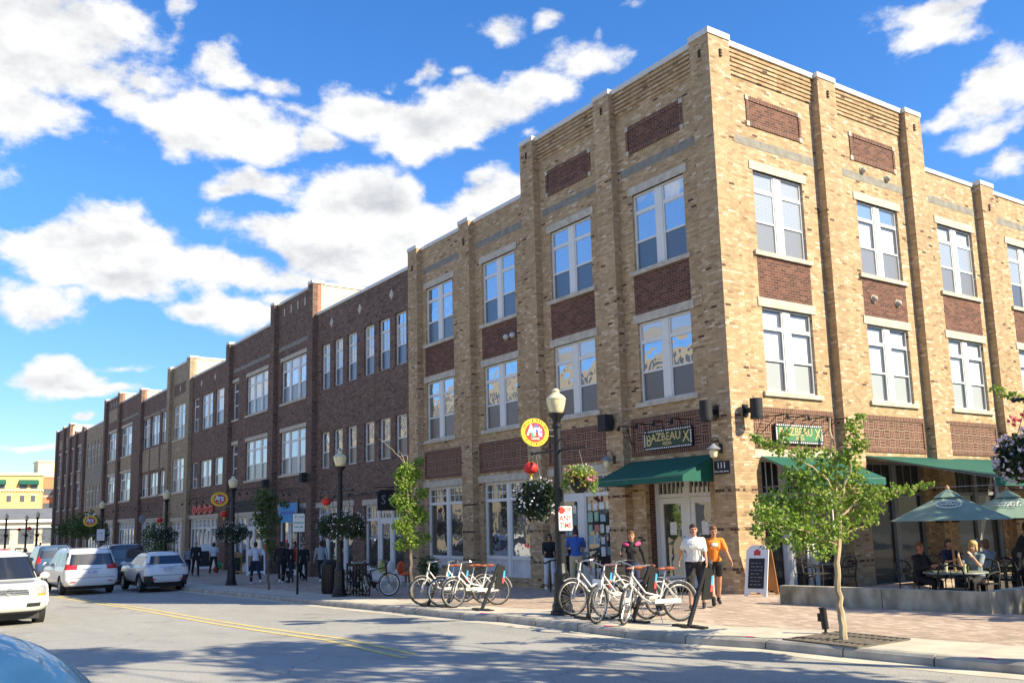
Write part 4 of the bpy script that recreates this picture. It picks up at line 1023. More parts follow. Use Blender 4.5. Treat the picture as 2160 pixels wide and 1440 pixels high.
# ------------------------------------------------------------ young ginkgo on the right
B0 = survey(1780, 1350)
def rel(px, py, yoff=0.0, B=B0):
    """a point of the tree read off the photograph on the upright plane through its trunk that faces the street corner, moved yoff metres back"""
    n = Vector((CF.x, CF.y, 0)).normalized(); d = pix_dir(px, py)
    t = ((B - CAM).dot(n) + yoff) / d.dot(n); return CAM + d * t - B
tr = ([rel(1780, 1350), rel(1774, 1290), rel(1768, 1230), rel(1765, 1170), rel(1772, 1100, .05), rel(1770, 1030, .1), rel(1755, 940, .05), rel(1750, 880)], .062, .016)
br = [([rel(1766, 1150), rel(1730, 1090, .1), rel(1690, 1040, .2), rel(1665, 1000, .3)], .03, .008),
      ([rel(1770, 1050), rel(1735, 1000, -.1), rel(1690, 970, -.2), rel(1620, 935, -.25), rel(1560, 905, -.3)], .022, .004),
      ([rel(1770, 1090), rel(1810, 1060, .1), rel(1850, 1040, .1), rel(1900, 1035, .2), rel(1960, 1022, .3)], .026, .005),
      ([rel(1772, 1060), rel(1790, 1000), rel(1800, 940), rel(1803, 890)], .022, .006),
      ([rel(1766, 1150), rel(1700, 1120, -.3), rel(1640, 1110, -.4), rel(1600, 1100, -.5)], .02, .006),
      ([rel(1768, 1160), rel(1740, 1150, -.3), rel(1735, 1175, -.4)], .012, .004),
      ([rel(1768, 1130), rel(1820, 1110, .3), rel(1840, 1090, .5)], .014, .005)]
cl = []
rngc = random.Random(5)
for (px, py, yo, r, n) in [(1672, 1075, .2, .42, 640), (1640, 1105, -.3, .34, 400), (1700, 1120, -.2, .36, 430), (1630, 1060, .3, .28, 230), (1690, 1010, .1, .32, 320), (1735, 1050, -.1, .34, 380),
                           (1740, 1000, .1, .30, 300), (1790, 1050, .2, .30, 300), (1815, 1085, .2, .27, 240), (1840, 1045, .1, .24, 200), (1760, 1120, -.3, .30, 260), (1735, 1160, -.4, .20, 120), (1690, 1150, .1, .2, 100),
                           (1808, 935, 0, .21, 170), (1800, 900, 0, .16, 110), (1785, 970, 0, .22, 170), (1815, 880, 0, .10, 50), (1800, 1005, .1, .24, 170), (1880, 1035, .15, .15, 85), (1915, 1032, .2, .12, 65), (1945, 1024, .25, .10, 45), (1965, 1020, .3, .05, 16),
                           (1690, 960, -.1, .2, 130), (1645, 945, -.25, .17, 100), (1612, 935, -.25, .12, 60), (1592, 922, -.3, .09, 36), (1655, 918, -.2, .10, 40), (1740, 960, 0, .2, 110), (1610, 1080, -.4, .2, 110), (1598, 1120, -.5, .12, 50), (1625, 1145, -.2, .15, 60), (1850, 1075, .3, .14, 60)]:
    cl.append((rel(px, py, yo), (r * rngc.uniform(.85, 1.1), r * 1.1, r * .8), int(n * .9)))
tree('young_ginkgo_tree', 'young ginkgo tree with pale slender trunk in a square grate beside the kerb', B0, tr, br, cl, s=.054, seed=8)
# tall thin ginkgo beside the left group of bicycles
B1 = survey(871, 1262); r1_ = lambda px, py, yo=0.0: rel(px, py, yo, B1)
tr = ([r1_(871, 1262), r1_(868, 1200), r1_(866, 1150), r1_(862, 1080), r1_(858, 1000), r1_(860, 960)], .055, .015)
br = [([r1_(866, 1150), r1_(890, 1140), r1_(908, 1135)], .015, .004), ([r1_(862, 1010), r1_(850, 960), r1_(842, 950)], .012, .003), ([r1_(860, 1000), r1_(866, 940), r1_(872, 925)], .012, .003), ([r1_(860, 985), r1_(835, 955), r1_(800, 925)], .011, .003),
      ([r1_(858, 985), r1_(880, 960), r1_(888, 950)], .012, .003)]
cl = [((r1_(px, py, yo)), (r * 1.08, r * 1.08, r), int(n * 1.5)) for (px, py, yo, r, n) in [(855, 1020, 0, .32, 330), (862, 1070, .1, .36, 420), (852, 1110, -.1, .30, 300), (872, 1140, 0, .28, 240), (860, 990, 0, .26, 210), (875, 1000, .1, .22, 160), (885, 1090, 0, .26, 200), (840, 1055, 0, .24, 190), (845, 1150, 0, .2, 110), (900, 1135, 0, .15, 60), (845, 1000, 0, .2, 120), (883, 975, .1, .15, 80), (890, 1040, .1, .18, 100), (838, 1110, .1, .15, 70)]]
tree('thin_ginkgo_tree', 'slim upright ginkgo tree with bright green crown beside the left group of white bicycles', B1, tr, br, cl, s=.066, seed=4)
# trees in the shade further down
B2 = survey(567, 1243); r2_ = lambda px, py, yo=0.0: rel(px, py, yo, B2)
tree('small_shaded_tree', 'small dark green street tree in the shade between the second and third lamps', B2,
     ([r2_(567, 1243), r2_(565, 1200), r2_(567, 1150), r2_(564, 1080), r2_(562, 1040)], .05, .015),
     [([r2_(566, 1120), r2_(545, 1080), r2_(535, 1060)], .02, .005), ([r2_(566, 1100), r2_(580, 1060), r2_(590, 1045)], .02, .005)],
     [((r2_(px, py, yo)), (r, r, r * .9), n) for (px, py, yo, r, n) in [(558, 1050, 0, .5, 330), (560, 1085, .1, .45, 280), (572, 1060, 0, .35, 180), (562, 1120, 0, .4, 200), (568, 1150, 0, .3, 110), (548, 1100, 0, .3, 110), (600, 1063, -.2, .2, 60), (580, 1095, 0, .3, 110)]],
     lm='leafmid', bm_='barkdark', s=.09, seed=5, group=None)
B3 = Vector((-38.0, -4.2, zg(-38)))
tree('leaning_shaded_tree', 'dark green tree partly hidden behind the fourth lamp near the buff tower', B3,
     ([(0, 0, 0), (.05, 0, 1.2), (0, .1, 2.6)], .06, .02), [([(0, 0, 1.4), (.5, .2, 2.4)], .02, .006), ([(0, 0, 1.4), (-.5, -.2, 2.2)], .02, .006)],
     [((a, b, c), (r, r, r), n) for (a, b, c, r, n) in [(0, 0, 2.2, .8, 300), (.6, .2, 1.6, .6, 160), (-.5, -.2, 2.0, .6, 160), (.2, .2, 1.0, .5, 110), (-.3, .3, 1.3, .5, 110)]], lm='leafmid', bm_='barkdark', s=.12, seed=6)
for (x, y, lab, sc) in ((-57, -4.4, 'dark bushy street tree in front of the buff brick building with five narrow windows', 1.0), (-64.5, -4.0, 'dark wide street tree behind the fifth lamp, low in front of the row', 1.15)):
    tree('distant_street_tree', lab, (x, y, zg(x)), ([(0, 0, 0), (0, 0, 1.6), (.1, 0, 3.2)], .07, .03), [([(0, 0, 1.7), (.8, .3, 3.0)], .03, .01), ([(0, 0, 1.6), (-.8, -.3, 2.8)], .03, .01)],
         [((a * sc, b * sc, c), (r * sc, r * sc, r * .8), n) for (a, b, c, r, n) in [(0, 0, 3.1, 1.1, 260), (.9, .3, 2.6, .9, 180), (-.9, -.3, 2.6, .9, 180), (.2, .8, 2.5, .8, 130), (.1, -.8, 2.7, .8, 130)]], lm='leafmid', bm_='barkdark', s=.18, seed=int(-x))
# mature trees just outside the picture whose shade falls across the near road; one limb reaches into view
def big_tree(name, lab, base, H, R_, n, seed, s=.16, lowgap=2.6):
    rng = random.Random(seed); cl = []; br = []
    for k in range(11):
        a = rng.uniform(0, 2 * PI); r = R_ * rng.uniform(.15, .95); z = rng.uniform(lowgap, H); w = R_ * rng.uniform(.25, .42)
        c = (r * math.cos(a), r * math.sin(a), z); cl.append((c, (w, w, w * .6), n)); br.append(([(0, 0, lowgap * .7), (c[0] * .5, c[1] * .5, (z + lowgap) / 2), c], .05, .012))
    return tree(name, lab, base, ([(0, 0, 0), (0, 0, lowgap), (.1, 0, H * .8)], .13, .03), br, cl, lm='leafmid', bm_='bark', s=s, seed=seed)
big_tree('roadside_tree', 'broad street tree beyond the right edge of the picture, shading the near road', (13.6, -6.0, -.1), 12.0, 3.0, 340, 21, .2, 5.0)
big_tree('roadside_tree', 'tall street tree beyond the right edge, farther up the side street', (14.8, -3.8, -.1), 10.5, 2.6, 200, 22, .2, 6.0)
big_tree('roadside_tree', 'street tree standing nearest the viewer outside the right edge of the picture', (17.0, -10.0, -.1), 9.5, 3.4, 230, 23, .2, 4.0)
big_tree('roadside_tree', 'fourth street tree outside the right edge, between the other three', (18.2, -6.5, -.1), 13.0, 3.6, 340, 24, .2, 6.5)
for (x, y, h, lb) in ((13.7, 5.5, 8.0, 'low tree added out of view on the side street to shade the terrace'), (14.0, 11.0, 13.0, 'tree added out of view opposite the long green awning to block sun and sky'), (13.8, 16.5, 10.5, 'tree added out of view farthest up the side street to block sky light')):  # added unseen trees: they keep sun and sky light off the terrace
    big_tree('roadside_tree', lb, (x, y, -.1), h, 2.9, 260, 30 + int(y), .24, h * .45)
# ------------------------------------------------------------ tree grate and its uplight
C_ = (survey(1700, 1336) + survey(1862, 1340) + survey(1780, 1352) + survey(1790, 1327)) / 4
M['grate'] = mat('worn_iron_grate', (.13, .11, .09), .7, var=.3, scale=9)
q = MB(); gx, gy = B0.x, B0.y + .05
for k in range(13):
    t_ = -.6 + k * .1
    q.box(gx + t_ - .018, gx + t_ + .018, gy - .58, gy + .58, .005, .022)
for k in (-.6, -.3, .3, .6): q.box(gx - .62, gx + .62, gy + k - .02, gy + k + .02, .006, .026)
tag(q.build('tree_grate', M['grate']), 'square dark metal grate around the foot of the young ginkgo', 'tree grate')
q = MB(); q.box(gx - .56, gx + .56, gy - .56, gy + .56, .001, .004); tag(q.build('tree_pit_soil', M['dirt']), kind='structure')
U = survey(1742, 1336); ul = thing('uplight', U, .3, 'short black cylindrical spotlight standing in the tree grate', 'spotlight')
q = MB(); q.lathe([(.06, 0), (.06, .02), (.02, .03), (.02, .08)], n=12); q.build('base', M['black'], ul)
q = MB(); q.tube([(0, 0, .07), (-.02, 0, .36)], .052, 14); q.tube([(-.02, 0, .36), (-.022, 0, .39)], .06, 14); q.build('housing', M['black'], ul, smooth=True)
q = MB(); q.box(-.1, -.04, -.03, .03, .18, .30); q.build('bracket', M['black'], ul)

# ------------------------------------------------------------ street lamps
M['globe'] = mat('cream_lamp_globe', (.66, .60, .38), .18, var=.06, scale=5, coat=.3)
M['globeclear'] = mat('ribbed_lamp_glass', (.74, .66, .40), .15, var=.2, scale=16, coat=.4, stretch=(1, 1, .15))
M['red'] = mat('red_paper_lantern', (.62, .025, .02), .6, var=.15, scale=8)
M['yellow2'] = mat('yellow_tassel', (.75, .55, .05), .7, var=.1)
M['signyellow'] = mat('sign_yellow', (.80, .52, .03), .45, var=.04); M['signred'] = mat('sign_red', (.60, .04, .03), .45, var=.04)
M['signwhite'] = mat('sign_white', (.80, .79, .76), .45, var=.04); M['signgreen'] = mat('sign_green', (.02, .35, .16), .45); M['signblue'] = mat('sign_blue', (.06, .12, .5), .45); M['signpurple'] = mat('sign_violet', (.5, .22, .45), .45)
def lamp(loc, label, group='street lamps along the pavement'):
    t = thing('street_lamp', loc, 0, label, 'street lamp', group)
    q = MB(); q.lathe([(.235, 0), (.235, .07), (.20, .09), (.20, .18), (.17, .22), (.155, .5), (.15, .78), (.115, .84), (.10, .95), (.075, 1.0)], n=12); q.build('base', M['black'], t, smooth=True, ang=25)
    q = MB(); q.lathe([(.10, .98), (.092, 2.0), (.084, 3.2), (.075, 3.62)], n=14); q.lathe([(.1, 2.0), (.1, 2.05)], n=14); q.build('post', M['black'], t, smooth=True)
    q = MB(); q.lathe([(.06, 3.60), (.10, 3.62), (.10, 3.66), (.07, 3.70), (.09, 3.78), (.16, 3.86), (.165, 3.9)], n=14); q.build('collar', M['black'], t, smooth=True)
    q = MB(); q.lathe([(.12, 3.9), (.15, 3.95), (.185, 4.08), (.195, 4.17)], n=18, cap=False); gl = q.build('globe', M['globeclear'], t, smooth=True, ang=60)
    q = MB(); q.lathe([(.20, 4.165), (.205, 4.19), (.17, 4.24), (.10, 4.29), (.075, 4.31), (.075, 4.34), (.085, 4.36), (.04, 4.40)], n=18); q.build('globe_cap', M['globe'], t, smooth=True, ang=40)
    q = MB(); q.lathe([(.03, 4.39), (.035, 4.42), (.012, 4.45), (.002, 4.50)], n=8); q.build('finial', M['black'], t, smooth=True)
    q = MB()
    q.tube([(-.85, 0, 3.16), (.85, 0, 3.16)], .022, 8)
    for s_ in (-1, 1):
        q.tube([(s_ * .07, 0, 3.38), (s_ * .2, 0, 3.36), (s_ * .28, 0, 3.24), (s_ * .4, 0, 3.17)], .012, 6); q.ellipsoid((s_ * .87, 0, 3.16), .035, .035, .035, 8, 6)
    q.build('cross_arm', M['black'], t, smooth=True)
    return t
lp = [(0.72, -5.85), (-11.1, -5.25), (-22.5, -4.92), (-33.8, -4.75), (-50.0, -4.8)]
ll = ['black street lamp in front of the tan building, with a flower basket on each arm', 'black street lamp in front of the six narrow windows, between the bin and the bicycles',
      'black street lamp with a round art district sign, in front of the dark sign', 'black street lamp at the far end of the kerb beside the small white hatchback', 'fifth and most distant black street lamp along the building row']
L0 = None
for i, ((x, y), lb) in enumerate(zip(lp, ll)):
    if L0 is None: L0 = lamp((x, y, zg(x)), lb)
    else: dup(L0, (x, y, zg(x)), 0, lb)
for (p_, lb) in (((-80, -4.77), 'distant street lamp right of the three at the end of the street'), ((-95, -3.9), 'distant street lamp in the middle of the three at the end of the street'), ((-86, -6.7), 'distant street lamp at the left edge, at the end of the street')):
    o = dup(L0, (p_[0], p_[1], zg(p_[0])), 0, lb); o['group'] = 'distant lamps at the square'
# hanging baskets
def basket(loc, label, kind='white', R_=.46, seed=1, n=900, top=.7):
    rng = random.Random(seed)
    t = thing('hanging_basket', loc, 0, label, 'flower basket', 'hanging flower baskets')
    q = MB()
    for k in range(3): a = 2 * PI * k / 3; q.tube([(0, 0, top), (.2 * math.cos(a), .2 * math.sin(a), .1)], .005, 4)
    q.build('chain', M['black'], t)
    q = MB(); q.lathe([(.08, -.20), (.16, -.12), (.2, .08), (.21, .1)], n=14); q.build('pot', M['blackmatte'], t, smooth=True)
    q = MB(); f = MB()
    if kind == 'mixed':
        for (c, r, m_) in (((0, 0, .18), (.34, .34, .17), n // 2), ((.22, .0, .08), (.2, .2, .2), n // 6), ((-.2, .1, .05), (.18, .2, .2), n // 6), ((.3, .1, -.05), (.1, .1, .2), n // 10), ((-.3, -.1, 0), (.1, .1, .2), n // 10)): cluster(q, c, r, m_, .05, rng)
        q.build('foliage', M['leaf'], t, fix=False)
        for (mn, m_, c, r) in (('petalpink', 90, (-.15, 0, .2), (.25, .25, .15)), ('petalyellow', 150, (.1, 0, .08), (.35, .3, .22)), ('petalwhite', 50, (.05, 0, .22), (.25, .25, .15)), ('petalpink', 30, (.34, 0, .05), (.1, .15, .08))):
            f = MB(); cluster(f, c, r, m_, .045, rng, .5); f.build('flowers', M[mn], t, fix=False)
    else:
        for k in range(9): a = rng.uniform(0, 2 * PI); cluster(q, (R_ * .8 * math.cos(a), R_ * .8 * math.sin(a), rng.uniform(-.75, .25) * R_), (R_ * .3, R_ * .3, R_ * rng.uniform(.25, .5)), n // 16, .06, rng)
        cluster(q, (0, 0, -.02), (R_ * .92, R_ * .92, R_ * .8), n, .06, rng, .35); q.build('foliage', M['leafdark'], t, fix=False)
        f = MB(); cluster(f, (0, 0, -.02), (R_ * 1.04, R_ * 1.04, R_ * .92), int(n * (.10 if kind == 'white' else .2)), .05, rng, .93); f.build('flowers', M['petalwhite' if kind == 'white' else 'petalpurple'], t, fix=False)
    return t
def lantern(loc, label, r=.13):
    t = thing('paper_lantern', loc, 0, label, 'lantern', 'red paper lanterns')
    q = MB(); pr = []
    for i in range(9): a = -1.25 + 2.5 * i / 8; pr.append((r * math.cos(a), r * .82 * math.sin(a)))
    q.lathe(pr, n=16); q.build('shade', M['red'], t, smooth=True, ang=60)
    q = MB(); q.lathe([(.05, r * .78), (.05, r * .9)], n=10); q.lathe([(.05, -r * .9), (.05, -r * .78)], n=10); q.lathe([(.012, -r * .9), (.035, -r * 1.5)], n=8); q.build('tassel', M['yellow2'], t)
    q = MB(); q.tube([(0, 0, r * .85), (0, 0, r * .85 + .12)], .004, 4); q.build('cord', M['black'], t)
    return t
bi = 0
for i, (x, y) in enumerate(lp):
    z = zg(x); nm = ['nearest', 'second', 'third', 'fourth', 'fifth'][i]
    n = [1500, 900, 700, 450, 300][i]
    basket((x - (.74 if i == 0 else .60), y, z + (2.26 if i == 0 else 2.12)), 'big dark basket of small white flowers hanging left of the %s street lamp' % nm, 'white', .50, 30 + i, n, .88)
    if i == 0: basket((x + .66, y, z + 2.50), 'basket of pink, yellow and white flowers hanging right of the nearest street lamp', 'mixed', .4, 40, 900, .66)
    else: basket((x + .60, y, z + 2.12), 'dark hanging basket with few white flowers on the right arm of the %s lamp' % nm, 'white', .52, 50 + i, n, .94)
    if i != 4: lantern((x - .76, y - .12, z + 2.86), 'red paper lantern with yellow tassel hanging on the left arm of the %s lamp' % nm, .15)
for (x, y, w) in ((-80, -4.77, 'right'), (-95, -3.9, 'middle'), (-86, -6.7, 'left')):
    basket((x + .3, y, zg(x) + 2.3), 'dark flower basket on the %s one of the distant lamps' % w, 'white', .75, 70 + int(-x), 160, .8)
    lantern((x + .5, y - .7, zg(x) + 2.9), 'tiny red lantern beside the %s one of the distant lamps' % w, .2)
# basket of purple petunias at the right edge, on a lamp just outside the picture
PB = on_y(2172, 962, -5.0)
dup(L0, (PB.x + .75, PB.y, 0), 0, 'black street lamp just outside the right edge, carrying the purple petunia basket')
basket((PB.x, PB.y, PB.z), 'large round basket of purple and white petunias cut off by the right edge', 'purple', .42, 66, 1500, .6)
rng = random.Random(77); q = MB(); cluster(q, (0, 0, 0), (.12, .12, .1), 14, .06, rng)
o = tag(q.build('red_flowers', M['petalred'], None, on_y(2142, 884, -5.0), fix=False), 'few red blossoms above the purple petunia basket', 'flowers')
# twig of the outside tree entering at the right edge
T0 = on_y(2230, 815, -4.2); T1 = on_y(2165, 842, -4.2); T2 = on_y(2085, 818, -4.2)
t = thing('leafy_branch', T0, 0, 'thin leafy branch entering at the right edge above the petunias', 'branch')
q = MB(); q.tube([T0 - T0 + Vector((1.5, .5, .6)), Vector((0, 0, 0)), T1 - T0, (T1 - T0).lerp(T2 - T0, .5) + Vector((0, 0, -.03)), T2 - T0], [.03, .015, .009, .006, .003], 6); q.build('twig', M['bark'], t)
q = MB()
for k in range(70):
    s_ = rng.random(); c = (T1 - T0).lerp(T2 - T0, s_) + Vector((rng.uniform(-.05, .05), rng.uniform(-.08, .08), rng.uniform(-.06, .05))); leaf(q, c, .06, rng)
q.build('leaves', M['leaf'], t, fix=False)

# ------------------------------------------------------------ signs
def art_sign(loc, label, s=1.0, detail=True):
    t = thing('art_district_sign', loc, 0, label, 'sign', 'round art district signs')
    def disc(rx, rz_, x0, x1, m_, nm, dz=0.0):
        q = MB(); n = 36; q.prism([(x0, rx * math.cos(2 * PI * k / n), dz + rz_ * math.sin(2 * PI * k / n)) for k in range(n)], (x1 - x0, 0, 0)); return q.build(nm, m_, t)
    disc(.33 * s, .275 * s, -.02, .02, M['signyellow'], 'sign_plate')
    disc(.235 * s, .19 * s, .02, .026, M['signred'], 'sign_field')
    X = .029
    # blue violet and green shapes behind the letters
    for (m_, a, b, c, d) in (('signblue', -.02, .07, .0, .15), ('signgreen', -.10, -.02, -.09, .06), ('signpurple', .07, .17, -.09, .06)):
        q = MB(); q.box(.026, .0285, a * s, b * s, c * s, d * s); q.build('colour_patch', M[m_], t)
    fm = lambda y, z: face_mat((X, y * s, z * s), (0, 1, 0), (1, 0, 0))
    o = text_obj('lettering', 'A', .30 * s, M['signwhite'], fm(-.10, .03), t, .002, bold=.006 * s)
    o = text_obj('lettering', 'r', .27 * s, M['signwhite'], fm(.01, .05), t, .002, bold=.006 * s)
    o = text_obj('lettering', 't', .30 * s, M['signwhite'], fm(.10, .03), t, .002, bold=.006 * s)
    text_obj('lettering', 'CARMEL', .055 * s, M['signwhite'], fm(0, -.125), t, .002, bold=.001)
    if detail:
        def arc(txt, a0, a1, rx, rz_, flip):
            for i, ch in enumerate(txt):
                if ch == ' ': continue
                a = a0 + (a1 - a0) * i / (len(txt) - 1)
                y, z = rx * math.cos(a) * s, rz_ * math.sin(a) * s
                tang = Vector((0, math.sin(a), -math.cos(a))) * (1 if not flip else -1)
                text_obj('lettering', ch, .062 * s, M['blackmatte'], face_mat((.022, y, z), tang, (1, 0, 0)), t, .002, bold=.001)
        arc('ARTS & DESIGN', R(158), R(22), .283, .233, False)
        arc('DISTRICT', R(222), R(318), .283, .233, True)
    q = MB(); q.tube([(0, .33 * s, .06), (0, .52 * s, .06)], .012, 6); q.tube([(0, .33 * s, -.06), (0, .52 * s, -.06)], .012, 6); q.build('bracket', M['black'], t)
    return t
x, y = lp[0]; art_sign((x, y - .55, 3.50), 'yellow and red oval sign reading Art, on the nearest street lamp')
x, y = lp[2]; art_sign((x, y - .55, zg(x) + 3.45), 'yellow ringed sign reading Art, on the third street lamp', 1.05, False)
x, y = lp[4]; art_sign((x, y - .7, zg(x) + 3.1), 'small distant art sign on the fifth street lamp', 1.3, False)
def plate_sign(loc, rz, w, h, z, post, label, lines, face='signwhite', ink='signred', cat='sign', border='blackmatte', name='parking_sign', size=.1, posth=None):
    t = thing(name, loc, rz, label, cat)
    if post: q = MB(); q.box(-.03, .03, -.03, .03, 0, posth or z + h / 2); q.build('post', M['black'], t)
    def rr(w_, h_, r, x0, x1, nm, m_):
        pts = []
        for (cx, cz, a0) in ((w_ / 2 - r, h_ / 2 - r, 0), (-w_ / 2 + r, h_ / 2 - r, 90), (-w_ / 2 + r, -h_ / 2 + r, 180), (w_ / 2 - r, -h_ / 2 + r, 270)):
            for k in range(5): a = R(a0 + 22.5 * k); pts.append((x0, cx + r * math.cos(a), z + cz + r * math.sin(a)))
        q = MB(); q.prism(pts, (x1 - x0, 0, 0)); q.build(nm, m_, t)
    rr(w, h, .035, .04, .055, 'frame', M[border]); rr(w - .035, h - .035, .03, .055, .06, 'sign_face', M[face])
    for (txt, yy, zz, sz, mm) in lines: text_obj('lettering', txt, sz, M[mm], face_mat((.062, yy, z + zz), (0, 1, 0), (1, 0, 0)), t, .001, bold=.002)
    return t
x, y = lp[0]
ns = plate_sign((x + .10, y + .02, 0), 0, .36, .50, 1.83, False, 'white sign with red letters ANY TIME fixed to the nearest street lamp', [('OP', .06, .155, .13, 'signred'), ('ANY', 0, .0, .15, 'signred'), ('TIME', 0, -.14, .14, 'signred')])
q = MB(); n = 20; q.prism([(.061, -.09 + .075 * math.cos(2 * PI * k / n), 1.985 + .07 * math.sin(2 * PI * k / n)) for k in range(n)], (.002, 0, 0)); q.build('red_symbol', M['signred'], ns)
x, y = lp[2]
plate_sign((x + .18, y + .05, zg(x)), 0, .42, .62, 2.02, False, 'white notice plate with green lines fixed to the third street lamp', [('2 HOUR', 0, .15, .09, 'signgreen'), ('PARKING', 0, .0, .085, 'signgreen'), ('8AM - 5PM', 0, -.15, .07, 'signgreen')])
P6 = survey(627, 1253)
plate_sign(P6, 0, .44, .62, 2.28, True, 'white parking notice in a black frame on a square post before the blue banner', [('P', -.1, .18, .14, 'signgreen'), ('2 HR', .08, .18, .09, 'signgreen'), ('PARKING', 0, .0, .085, 'signgreen'), ('9AM - 6PM', 0, -.14, .065, 'signgreen')], posth=3.05)
plate_sign((-47.5, -5.3, zg(-47.5)), 0, .5, .75, 2.2, True, 'small pale notice on a post between the fourth and fifth lamps', [('2 HR', 0, .1, .12, 'signgreen')])
# restaurant signs: film-strip border; green field toned lighter for sun, darker for shade
M['fieldshaded'] = mat('shaded_green_sign', (.012, .05, .03), .4, var=.1); M['signgold'] = mat('gold_letters', (.62, .50, .22), .4, metal=.2, var=.06); M['fieldsunlit'] = mat('sunlit_green_sign', (.07, .22, .10), .45, var=.1)
def pizza_sign(rz, u, z, w, h, d, label, field):
    t = thing('restaurant_sign', (0, 0, 0), rz, label, 'sign')
    q = MB(); fbox(q, u - w / 2, u + w / 2, d - .05, d, z - h / 2, z + h / 2); q.build('board', M['blackmatte'], t)
    q = MB(); fbox(q, u - w / 2 + .085, u + w / 2 - .085, d, d + .006, z - h / 2 + .075, z + h / 2 - .075); q.build('field', M[field], t)
    n = 22; q = MB()
    for k in range(n):
        a = u - w / 2 + .03 + (w - .06) * (k + .5) / n
        for zz in (z - h / 2 + .035, z + h / 2 - .035): fbox(q, a - .024, a + .024, d, d + .006, zz - .018, zz + .018)
    for k in range(5):
        zz = z - h / 2 + .09 + (h - .18) * (k + .5) / 5
        for a in (u - w / 2 + .04, u + w / 2 - .04): fbox(q, a - .02, a + .02, d, d + .006, zz - .026, zz + .026)
    q.build('border_squares', M['signwhite'], t)
    def tx(s_, uu, zz, sz, xs=1.0): text_obj('lettering', s_, sz, M['signgold'], face_mat((uu, -(d + .008), zz), (1, 0, 0), (0, -1, 0)), t, .004, xs=xs, bold=.004)
    tx('B', u - w * .385, z - .02, .42, .9); tx('AZBEAU', u - w * .025, z + .05, .30, .98); tx('X', u + w * .385, z + .0, .42, .85); tx('PIZZA', u, z - .125, .12, 1.0)
    return t
pizza_sign(0, -2.1, 3.83, 1.78, .52, .10, 'green BAZBEAUX PIZZA sign above the small awning, its field toned darker for the shaded face', 'fieldshaded')
pizza_sign(PI / 2, 2.43, 3.82, 1.86, .5, .10, 'green BAZBEAUX PIZZA sign partly behind the ginkgo, its field toned lighter for the sun', 'fieldsunlit')
hn = thing('house_number_plate', (0, 0, 0), 0, 'black plate reading 111 below the wall lantern by the corner', 'sign')
q = MB(); q.box(-.36, .10, -.275, -.245, 2.80, 3.11); q.build('plate', M['blackmatte'], hn)
text_obj('lettering', '111', .2, M['signwhite'], face_mat((-.13, -.277, 3.0), (1, 0, 0), (0, -1, 0)), hn, .003, bold=.003)
text_obj('lettering', 'West Main Street', .062, M['signwhite'], face_mat((-.13, -.277, 2.86), (1, 0, 0), (0, -1, 0)), hn, .002, bold=.001)
# other shop signs down the row
def board(name, u0, u1, z0, z1, d0, d1, m_, label, txt=None, tm='signwhite', ts=.3, cat='sign'):
    t = thing(name, (0, 0, 0), 0, label, cat)
    q = MB(); fbox(q, u0, u1, d0, d1, z0, z1); q.build('board', m_, t)
    if txt: text_obj('lettering', txt, ts, M[tm], face_mat(((u0 + u1) / 2, -(d1 + .004), (z0 + z1) / 2), (1, 0, 0), (0, -1, 0)), t, .01, bold=.005)
    return t
M['bannerblue'] = mat('blue_banner', (.03, .28, .62), .6, var=.06)
board('blue_banner', -29.6, -27.1, 2.05, 2.98, .35, .38, M['bannerblue'], 'bright blue cloth banner hanging over the shop door of the raised brown section', 'MUDBACK FRIENDS', 'signblue', .2, 'banner')
M['pinkred'] = mat('red_shop_sign', (.42, .05, .06), .5, var=.1)
t = thing('script_sign', (0, 0, 0), 0, 'red script lettering sign above the white shop front of the dark building', 'sign')
q = MB()
for k in range(26):
    u = -46.0 + k * .17; h = .24 + .10 * math.sin(k * .9); fbox(q, u, u + .17, .05, .11, 3.02 - h * .8, 3.02 + h + .05 * math.sin(k * 2.1))
q.build('board', M['pinkred'], t)
for k in range(10): text_obj('lettering', 'Sweetheart'[k], .42, M['signred'], face_mat((-45.7 + k * .42, -.13, 3.05), (1, 0, 0), (0, -1, 0)), t, .02, bold=.012)
t = thing('projecting_shop_sign', (-17.2, 0, 0), 0, 'black projecting sign with a white letter S beside the slim ginkgo', 'sign')
q = MB(); q.prism([(0, -1.0, 2.35), (0, -.15, 2.35), (0, -.15, 3.05), (0, -.3, 3.15), (0, -.85, 3.15), (0, -1.0, 3.05)], (.05, 0, 0)); q.build('board', M['blackmatte'], t)
q = MB(); q.tube([(.02, -1.05, 3.25), (.02, 0, 3.25)], .015, 6); q.build('bracket', M['black'], t)
text_obj('lettering', 'S', .5, M['steelgrey'], face_mat((.055, -.75, 2.75), (0, 1, 0), (1, 0, 0)), t, .004)
for (x, lb, z) in ((-57.5, 'small round shop sign hanging over the far white shop front', 2.7), (-73.5, 'pale stacked shop sign on the far buff building', 2.6)):
    t = thing('hanging_shop_sign', (x, 0, 0), 0, lb, 'sign'); q = MB(); q.ellipsoid((0, -.6, z), .04, .26, .34, 14, 8); q.build('board', M['steelgrey'], t)
    q = MB(); q.tube([(0, -1.1, z + .6), (0, 0, z + .6)], .02, 6); q.build('bracket', M['black'], t)
t = thing('stacked_shop_sign', (-79.0, -.4, 0), 0, 'pale stepped sign hanging on the far buff brick building', 'sign'); q = MB(); q.box(-.1, .1, -.5, .5, 2.8, 3.6); q.box(-.12, .12, -.4, .4, 1.9, 2.75); q.build('board', M['signwhite'], t)
